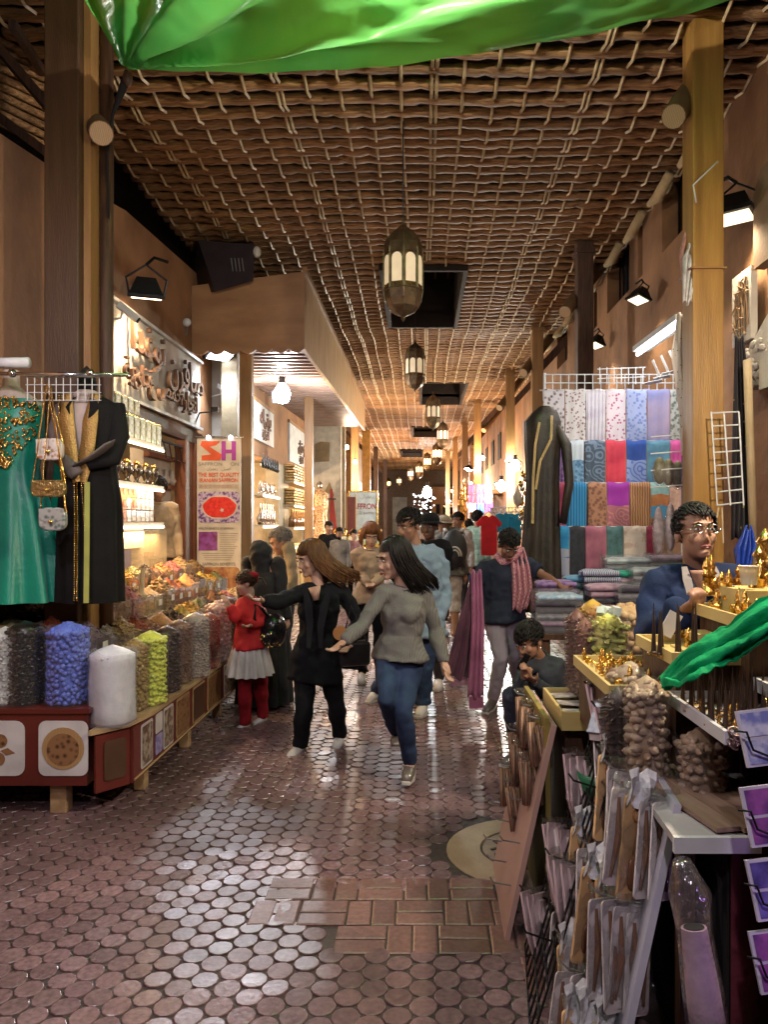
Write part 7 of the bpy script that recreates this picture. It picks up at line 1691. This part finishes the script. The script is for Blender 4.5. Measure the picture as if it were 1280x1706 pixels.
WSH = mat('white_shoe', (.68, .64, .62), .5, bump=.1); DKSH = mat('patent_shoe', (.2, .17, .15), .2, metal=.3)
# 1 grey sweater woman
person(672, 4.65, 1.56, -25, 'woman in grey ribbed sweater and blue jeans with swinging black hair, striding toward the viewer',
       dict(hed=(657, 932, -.02), nek=(674, 982), che=(674, 1018), wai=(668, 1060), pel=(667, 1090), sL=(636, 992, -.05), sR=(708, 994, .06), eL=(602, 1045, -.12), wL=(574, 1068, -.2), eR=(726, 1050, .08), wR=(740, 1104, .02),
            hL=(648, 1098, 0), hR=(686, 1098, .02), kL=(645, 1165, -.16), aL=(662, 1222, .22), tL=(660, 1240, .10), kR=(672, 1182, -.16), aR=(684, 1272, .0), tR=(679, 1298, -.10)),
       'fair', dict(HB, len=.27, wind=(.10, .06, .03)), GREYK, JEANS, DKSH, hyaw=-62, hpitch=8, vox=.008, fem=True, tophem=.90, wide=.97)
# 2 black jacket woman
JB = dict(hed=(519, 932, 0), nek=(530, 980), che=(532, 1015), wai=(530, 1062), pel=(527, 1100), sL=(493, 990, -.06), eL=(462, 1003, -.18), wL=(440, 1001, -.25), sR=(572, 990, .06), eR=(598, 1038, .08), wR=(580, 1072, -.12),
          hL=(508, 1108, 0), hR=(547, 1108, 0), kL=(507, 1180, -.12), aL=(500, 1242, -.05), tL=(484, 1262, -.16), kR=(560, 1172, .0), aR=(566, 1226, .12), tR=(561, 1245, .02))
t_, W2 = person(525, 5.35, 1.56, -20, 'woman in black jacket and trousers with long blowing brown hair, reaching toward the girl', JB, 'fair',
       dict(n='brown', c=(.16, .07, .025), len=.28, wind=(.16, .05, .06), bang=1), BLK, BLK, WSH, hyaw=-55, hpitch=10, vox=.008, fem=True, wide=1.0, tophem=.76, loose=.4)
mb = MB(); Rz_ = Matrix.Rotation(R(20), 3, 'Z'); L0_ = Vector(t_.location)
mb.grid(16, 12, lambda u, v: L0_+Rz_@(P(555+(24+36*v)*u, 1045+(66+8*u)*v, 5.42+.07*u+.018*math.sin(11*u))-L0_), thick=.014); mb.build('jacket_tail', BLK, t_, True)
for sx in (0, 1):
    q = [(508, 985), (514, 1012), (516, 1045), (514, 1080)] if sx == 0 else [(548, 985), (540, 1012), (534, 1045), (534, 1080)]
    mb = ribbon([L0_+Rz_@(P(a, b_, 5.13+.0*i)-L0_) for i, (a, b_) in enumerate(q)], [.03, .06, .05, .03]); mb.build('lapel', fab('black_satin', (.022, .022, .026), (.015, .015, .018), .45), t_)
mb = MB(); mb.tube([L0_+Rz_@(P(524, 978, 5.19)-L0_), L0_+Rz_@(P(527, 1000, 5.17)-L0_)], [(.05, .02), (.02, .012)], 8); mb.build('neckline_skin', SK['fair'], t_, True)
t_j = t_
MB().grid(14, 10, lambda u, v: Matrix.Rotation(R(20), 3, 'Z')@(P(556+(22+34*v)*u, 1045+(62+12*u)*v, 5.40+.06*u+.02*math.sin(9*u))-t_j.location), thick=.014).build('jacket_panel', BLK, None, True) if False else None
# handbag
c = P(590, 1088, 5.25); t = thing('handbag', 'small black shoulder bag at the hip of the woman in the black jacket', 'handbag', c)
MB().box(c, (.22, .1, .17), rz=.3).build('body', mat('black_leather', (.02, .018, .02), .3, bump=.2), t, bev=.02); MB().tube([c+V(-.08, 0, .08), P(585, 1010, 5.25), c+V(.09, 0, .08)], .008, 6).build('strap', mat('black_leather'), t)
MB().prism(circ(.05), c+V(-.09, -.07, .15), X_, Z_, .006).build('fan', mat('orange_fan', (.7, .3, .1), .5), label='orange round fan held beside the black shoulder bag', cat='fan')
# 3 girl
REDC = fab('red_top', (.55, .03, .035), (.4, .02, .02), .7); REDL = fab('red_leggings', (.30, .012, .02), (.2, .01, .015), .8)
person(415, 5.95, 1.27, -70, 'girl in red cardigan, white skirt and red leggings standing at the spice table',
       dict(hed=(410, 972, 0), nek=(416, 998), che=(415, 1020), wai=(414, 1046), pel=(416, 1066), sL=(403, 1008, -.09), eL=(392, 1030, -.16), wL=(382, 1010, -.22), sR=(430, 1010, .08), eR=(440, 1036, .0), wR=(418, 1042, -.15),
            hL=(408, 1078, -.04), hR=(430, 1078, .05), kL=(408, 1145, -.05), aL=(409, 1206, -.02), tL=(394, 1218, -.06), kR=(434, 1140, .1), aR=(438, 1195, .12), tR=(426, 1205, .06)),
       'fair', dict(n='darkbrown', c=(.06, .03, .015), tail=1, front=.05), REDC, REDL, WSH, hyaw=-80, hpitch=8, vox=.009, wide=1.08, fem=False, skirt=(fab('white_skirt', (.62, .57, .55), (.5, .45, .43), .8), .27), loose=.6)
c = P(455, 1050, 5.95); t = thing('backpack', 'small shiny black studded backpack on the back of the girl in red', 'backpack', c)
o = MB(); o.ell(c, (.11, .10, .14), 16, 10); o.ell(c+V(-.02, -.06, -.05), (.08, .06, .08), 12, 8); o.build('bag', mat('black_patent', (.012, .012, .014), .18, bump=.15), t, True)
mb = MB()
for k in range(70):
    a = random.uniform(-1.2, 1.2); z = random.uniform(-.12, -.01); mb.ell(c+V(-.03+.10*math.sin(a), -.10*math.cos(a)-.01, z), .006, 6, 4)
mb.build('stud', BRASS, t, kind='stuff'); MB().tube([c+V(-.05, 0, .12), P(438, 1015, 5.9), P(425, 1008, 5.85), P(424, 1030, 5.82), c+V(-.1, 0, -.08)], .012, 6).build('strap', mat('black_patent'), t, True)
MB().ell(P(418, 958, 5.93), (.065, .03, .03), 12, 6).build('hair_bow', REDL, label='dark red band on the hair of the girl in red', cat='hair band')
# 4 abaya woman
person(440, 6.6, 1.53, 160, 'woman wrapped in a black abaya and head scarf seen from behind beside the girl', dict(hed=(436, 925, 0), nek=(440, 955)), 'fair', None, None, None, DKSH, vox=.014, robe=mat('black_abaya_cloth', (.012, .012, .015), .8, bump=.3), wide=1.1)
# 5 grey haired man
person(470, 7.2, 1.68, -60, 'grey haired man in khaki shirt bending toward the spice tubs behind the black abaya', dict(hed=(468, 903, -.1), nek=(482, 930)), 'tan', dict(n='grey', c=(.22, .19, .17), front=.075), fab('khaki', (.34, .26, .17)), fab('dark_trousers', (.05, .045, .05)), WSH, hyaw=-80, hpitch=22, vox=.011)
# 6 beige woman
person(618, 7.6, 1.58, 5, 'woman with short reddish hair in a beige top holding something small, behind the hoodie man', dict(eL=(600, 955, 0), wL=(612, 973, -.25), eR=(640, 955, 0), wR=(622, 973, -.25)), 'fair',
       dict(n='auburn', c=(.24, .09, .03), len=.13, bang=1), fab('beige_knit', (.45, .33, .24)), BLK, WSH, hpitch=18, hyaw=10, vox=.010, fem=True)
# 7 hoodie man
person(698, 6.3, 1.77, -30, 'tall man in pale blue hoodie and jeans walking behind the grey sweater woman',
       dict(hed=(682, 876, -.03), nek=(694, 914), che=(700, 945), wai=(702, 1005), pel=(702, 1040), sL=(668, 926, -.03), sR=(730, 928, .03), eR=(742, 985, .02), wR=(732, 1030, -.08), hL=(690, 1050), hR=(714, 1050), kR=(706, 1120, -.05), aR=(706, 1172, 0), tR=(700, 1190, -.12),
            kL=(660, 1110, .1), aL=(630, 1148, .5), tL=(618, 1166, .4)),
       'tan', dict(HB, front=.062, messy=1), fab('hoodie', (.30, .40, .50), (.22, .3, .38), .9, 3), JEANS, WSH, hyaw=-42, hpitch=14, vox=.008, loose=.8, wide=.98, tophem=.84)
t = thing('hood', 'pale blue hood folded behind the neck of the hoodie man', 'hood', P(700, 915, 6.35))
o = MB(); o.tube([P(678, 922, 6.18), P(700, 918, 6.42), P(722, 925, 6.3), P(705, 940, 6.15)], [(.03, .03), (.05, .04), (.045, .04), (.02, .02)], 10); o.build('fold', MC['fab_hoodie'], t, True)
# 8 black tee man
person(716, 7.3, 1.68, -15, 'dark skinned man in black t shirt and cap behind the hoodie man', dict(eR=(745, 968, 0), wR=(744, 1012, -.05)), 'dark', None, BLK, fab('dark_trousers'), WSH, sleeve='short', cap=BLK, vox=.011, wide=1.08)
# 9 cap man with backpack
t_, W9 = person(748, 10.5, 1.78, 150, 'man in beige sun hat and white shorts with a backpack', dict(hed=(740, 876, 0)), 'tan', HB, fab('camo', (.2, .19, .16), (.09, .09, .08), .8, 12), fab('white_shorts', (.6, .55, .5)), DKSH, hyaw=-20, sleeve='long', cap=fab('hat_beige', (.5, .42, .32)), vox=.012, legs='short', beard=False, wide=1.1, loose=.6)
c = P(757, 915, 10.2); t = thing('backpack', 'large black and grey hiking backpack with a pale loop pattern', 'backpack', c)
MB().ell(c, (.18, .13, .27), 16, 12).ell(c+V(0, -.1, -.1), (.13, .08, .13), 12, 8).build('bag', mat('backpack_cloth', (.03, .03, .035), .6, bump=.2), t, True)
for q in (.09, .06): MB().tube([c+V(q*math.cos(a)*1.0, -.19, -.09+q*1.4*math.sin(a)) for a in [math.pi*k/10 for k in range(11)]], .012, 6).build('piping', mat('pale_piping', (.6, .58, .52), .5), t, True)
MB().tube([c+V(-.1, .05, .24), c+V(-.12, .12, .28), c+V(-.13, .14, .1)], .025, 6).build('strap', mat('pale_piping'), t, True)
MB().tube([c+V(.1, .05, .24), c+V(.12, .12, .28), c+V(.13, .14, .1)], .025, 6).build('strap', mat('pale_piping'), t, True)
# 10, 11
person(764, 12.3, 1.76, -20, 'dark haired man in white open shirt beside the sun hat man', {}, 'tan', HB, fab('white_shirt', (.6, .58, .56)), fab('dark_trousers'), DKSH, hyaw=-40, vox=.012)
person(796, 12.8, 1.8, 140, 'man in mint green shirt and dark jeans turned away near the red t shirt', {}, 'tan', HB, fab('mint_shirt', (.42, .6, .5), (.34, .5, .42)), JEANS, DKSH, hyaw=150, vox=.012, loose=.5)
person(782, 14.5, 1.66, 180, 'person in lime green shirt hidden behind the mint shirt man', {}, 'tan', HB, fab('lime_shirt', (.4, .6, .05)), JEANS, DKSH, vox=.016)
# 12 blue tee man
NV = fab('navy_tee', (.03, .035, .06), (.02, .024, .04), .85); LG = fab('lilac_grey_trousers', (.42, .36, .42), (.32, .27, .32), .8, 4)
person(838, 6.45, 1.66, 10, 'man in navy t shirt with pink neck scarf leaning to touch the clothes pile',
       dict(hed=(848, 908, -.12), nek=(848, 935, 0), che=(842, 958), wai=(836, 1000), pel=(838, 1022), sL=(806, 948, -.02), eL=(790, 982, -.02), wL=(795, 1010, -.18), sR=(878, 940, -.02), eR=(908, 960, -.15), wR=(934, 976, -.35),
            hL=(824, 1030), hR=(854, 1030), kL=(836, 1095, -.1), aL=(822, 1165, .05), tL=(811, 1184, -.1), kR=(858, 1092, 0), aR=(866, 1150, .3), tR=(862, 1165, .2)),
       'brown', dict(HB, front=.06), NV, LG, mat('slipper', (.12, .1, .1), .4), hpitch=35, hyaw=15, vox=.008, sleeve='short', wide=1.04, tophem=.86)
PSC = mat('pink_keffiyeh', (.55, .3, .32), .8, c2=(.4, .12, .16), tex='check', vs=60, bump=.2)
drape([P(862, 915, 6.45), P(868, 950, 6.33), P(872, 985, 6.3), P(866, 1018, 6.3)], [.12, .17, .18, .12], PSC, 'pink checked scarf hanging from the neck of the navy t shirt man', name='scarf', cat='scarf', amp=.14)
MB().tube([P(828, 925, 6.45), P(838, 938, 6.38), P(855, 930, 6.36), P(868, 915, 6.45)], [.03, .04, .04, .03], 8).build('scarf_loop', PSC, smooth=True, label='loop of pink checked scarf round the neck of the navy t shirt man', cat='scarf')
PU2 = C('plum_scarf', (.13, .035, .07), (.08, .02, .045), 'noise', 4); PU3 = C('mauve_scarf', (.40, .12, .24), (.26, .07, .15), 'noise', 4)
def gown(path, wd, m, lab, fr=10):
    o = drape(path, wd, m, lab, name='held_scarf', cat='scarf', amp=.12, folds=3); return o
gown([P(792, 955, 6.15), P(780, 1040, 6.1), P(772, 1105, 6.1), P(768, 1130, 6.1)], [.05, .17, .24, .24], PU2, 'long dark plum scarf hanging from the arm of the navy t shirt man')
gown([P(794, 952, 6.1), P(797, 1040, 6.05), P(793, 1162, 6.05)], [.08, .1, .13], PU3, 'mauve scarf with fringe held in front of the plum one')
mb = MB()
for k in range(22): mb.tube([P(782+1.1*k, 1160, 6.05), P(782+1.1*k+.8, 1180+3*(k % 2), 6.05)], .003, 4)
for k in range(14): mb.tube([P(752+2*k, 1128, 6.1), P(752+2*k, 1142, 6.1)], .003, 4)
mb.build('scarf_fringe', PU3, label='thin fringe below the held plum and mauve scarves', cat='fringe', kind='stuff')
# 13 crouching boy
CHAR = fab('charcoal_shirt', (.05, .055, .065), (.03, .033, .04), .85)
t_, W13 = person(892, 4.95, 1.58, -45, 'young man in charcoal clothes crouching with a phone at his mouth',
       dict(hed=(882, 1068, -.1), nek=(900, 1098, 0), che=(912, 1122, .02), wai=(918, 1165, .08), pel=(915, 1195, .12), sL=(876, 1112, -.1), eL=(866, 1155, -.25), wL=(874, 1128, -.33), sR=(932, 1118, .05), eR=(926, 1165, -.12), wR=(890, 1135, -.3),
            hL=(898, 1205, .05), hR=(922, 1210, .1), kL=(852, 1158, -.2), aL=(862, 1256, .06), tL=(844, 1270, -.04), kR=(880, 1172, -.3), aR=(888, 1262, .0), tR=(870, 1282, -.1)),
       'tan', dict(HB, front=.045, messy=1), CHAR, fab('slate_trousers', (.07, .08, .11)), mat('slipper'), hyaw=-48, hpitch=20, vox=.008, wide=.97, curl=1.2)
MB().box(P(873, 1103, 4.60), (.05, .012, .11), rot=Matrix.Rotation(.5, 4, 'Y')@Matrix.Rotation(.5, 4, 'Z')).build('phone', mat('phone_black', (.01, .01, .012), .1, bump=0), label='black phone held at the mouth of the crouching young man', cat='phone', bev=.004)
# 14 seller
NAVY = fab('navy_shirt', (.016, .03, .085), (.008, .016, .05), .75, 5)
t_, W14 = person(1166, 3.08, 1.72, -2, 'smiling man with glasses in an open necked navy shirt behind the brass trays',
       dict(hed=(1160, 890, -.02), nek=(1168, 955, .02), che=(1166, 1012, .02), wai=(1164, 1090, .02), pel=(1164, 1140, .02), sL=(1097, 980, 0), eL=(1082, 1060, -.12), wL=(1140, 1018, -.3), sR=(1236, 978, .02), eR=(1256, 1050, -.02), wR=(1230, 1090, -.2)),
       'tan', dict(HB, front=.078), NAVY, fab('dark_trousers'), DKSH, hyaw=4, hpitch=-10, vox=.007, glasses=True, wide=1.14, loose=.7, curl=1.5)
for sx, q in ((-1, [(1141, 944), (1146, 965), (1152, 990)]), (1, [(1190, 944), (1196, 962), (1204, 985)])):
    ribbon([P(a, b_, 2.96-.02*i) for i, (a, b_) in enumerate(q)], [.02, .035, .03]).build('shirt_collar', mat('collar_pale', (.35, .3, .28), .7), t_ if False else None, label='pale inside of the open collar of the glasses man, %s side' % ('left' if sx < 0 else 'right'), cat='collar')
MB().grid(10, 8, lambda u, v: P(1150+42*u*(1-v)+20*v, 950+52*v, 2.945-.012*math.sin(3.1*u)), thick=.004).build('open_chest', SK['tan'], smooth=True, label='bare chest in the open neck of the navy shirt', cat='neckline')
# 15 shopkeeper, far seated people
person(262, 8.05, 1.7, 30, 'shopkeeper in beige shirt leaning inside the spice shop doorway', {}, 'tan', HB, fab('beige_shirt', (.5, .38, .26)), fab('dark_trousers'), DKSH, z0=.38, hpitch=20, vox=.013, hyaw=50)
person(548, 15.2, 1.62, 10, 'seated looking person in dark clothes far left under the red flag', {}, 'tan', HB, BLK, BLK, DKSH, vox=.016)
person(566, 14.6, 1.5, -10, 'bearded man far left in grey jacket near the maroon board', {}, 'tan', HB, fab('grey_jacket', (.22, .2, .18)), BLK, DKSH, vox=.016, beard=True)
person(590, 15.6, 1.45, 20, 'small pale faced person far left below the saffron sign', {}, 'fair', HB, fab('dusty_rose', (.4, .2, .2)), BLK, DKSH, vox=.016)
person(808, 24, 1.72, 0, 'distant person in dark clothes right of the lane beyond the t shirts', {}, 'tan', HB, BLK, BLK, DKSH, vox=.02)
person(690, 26, 1.7, 0, 'distant person in pale shirt in the middle of the lane', {}, 'tan', HB, fab('white_shirt'), BLK, DKSH, vox=.02)
bake()
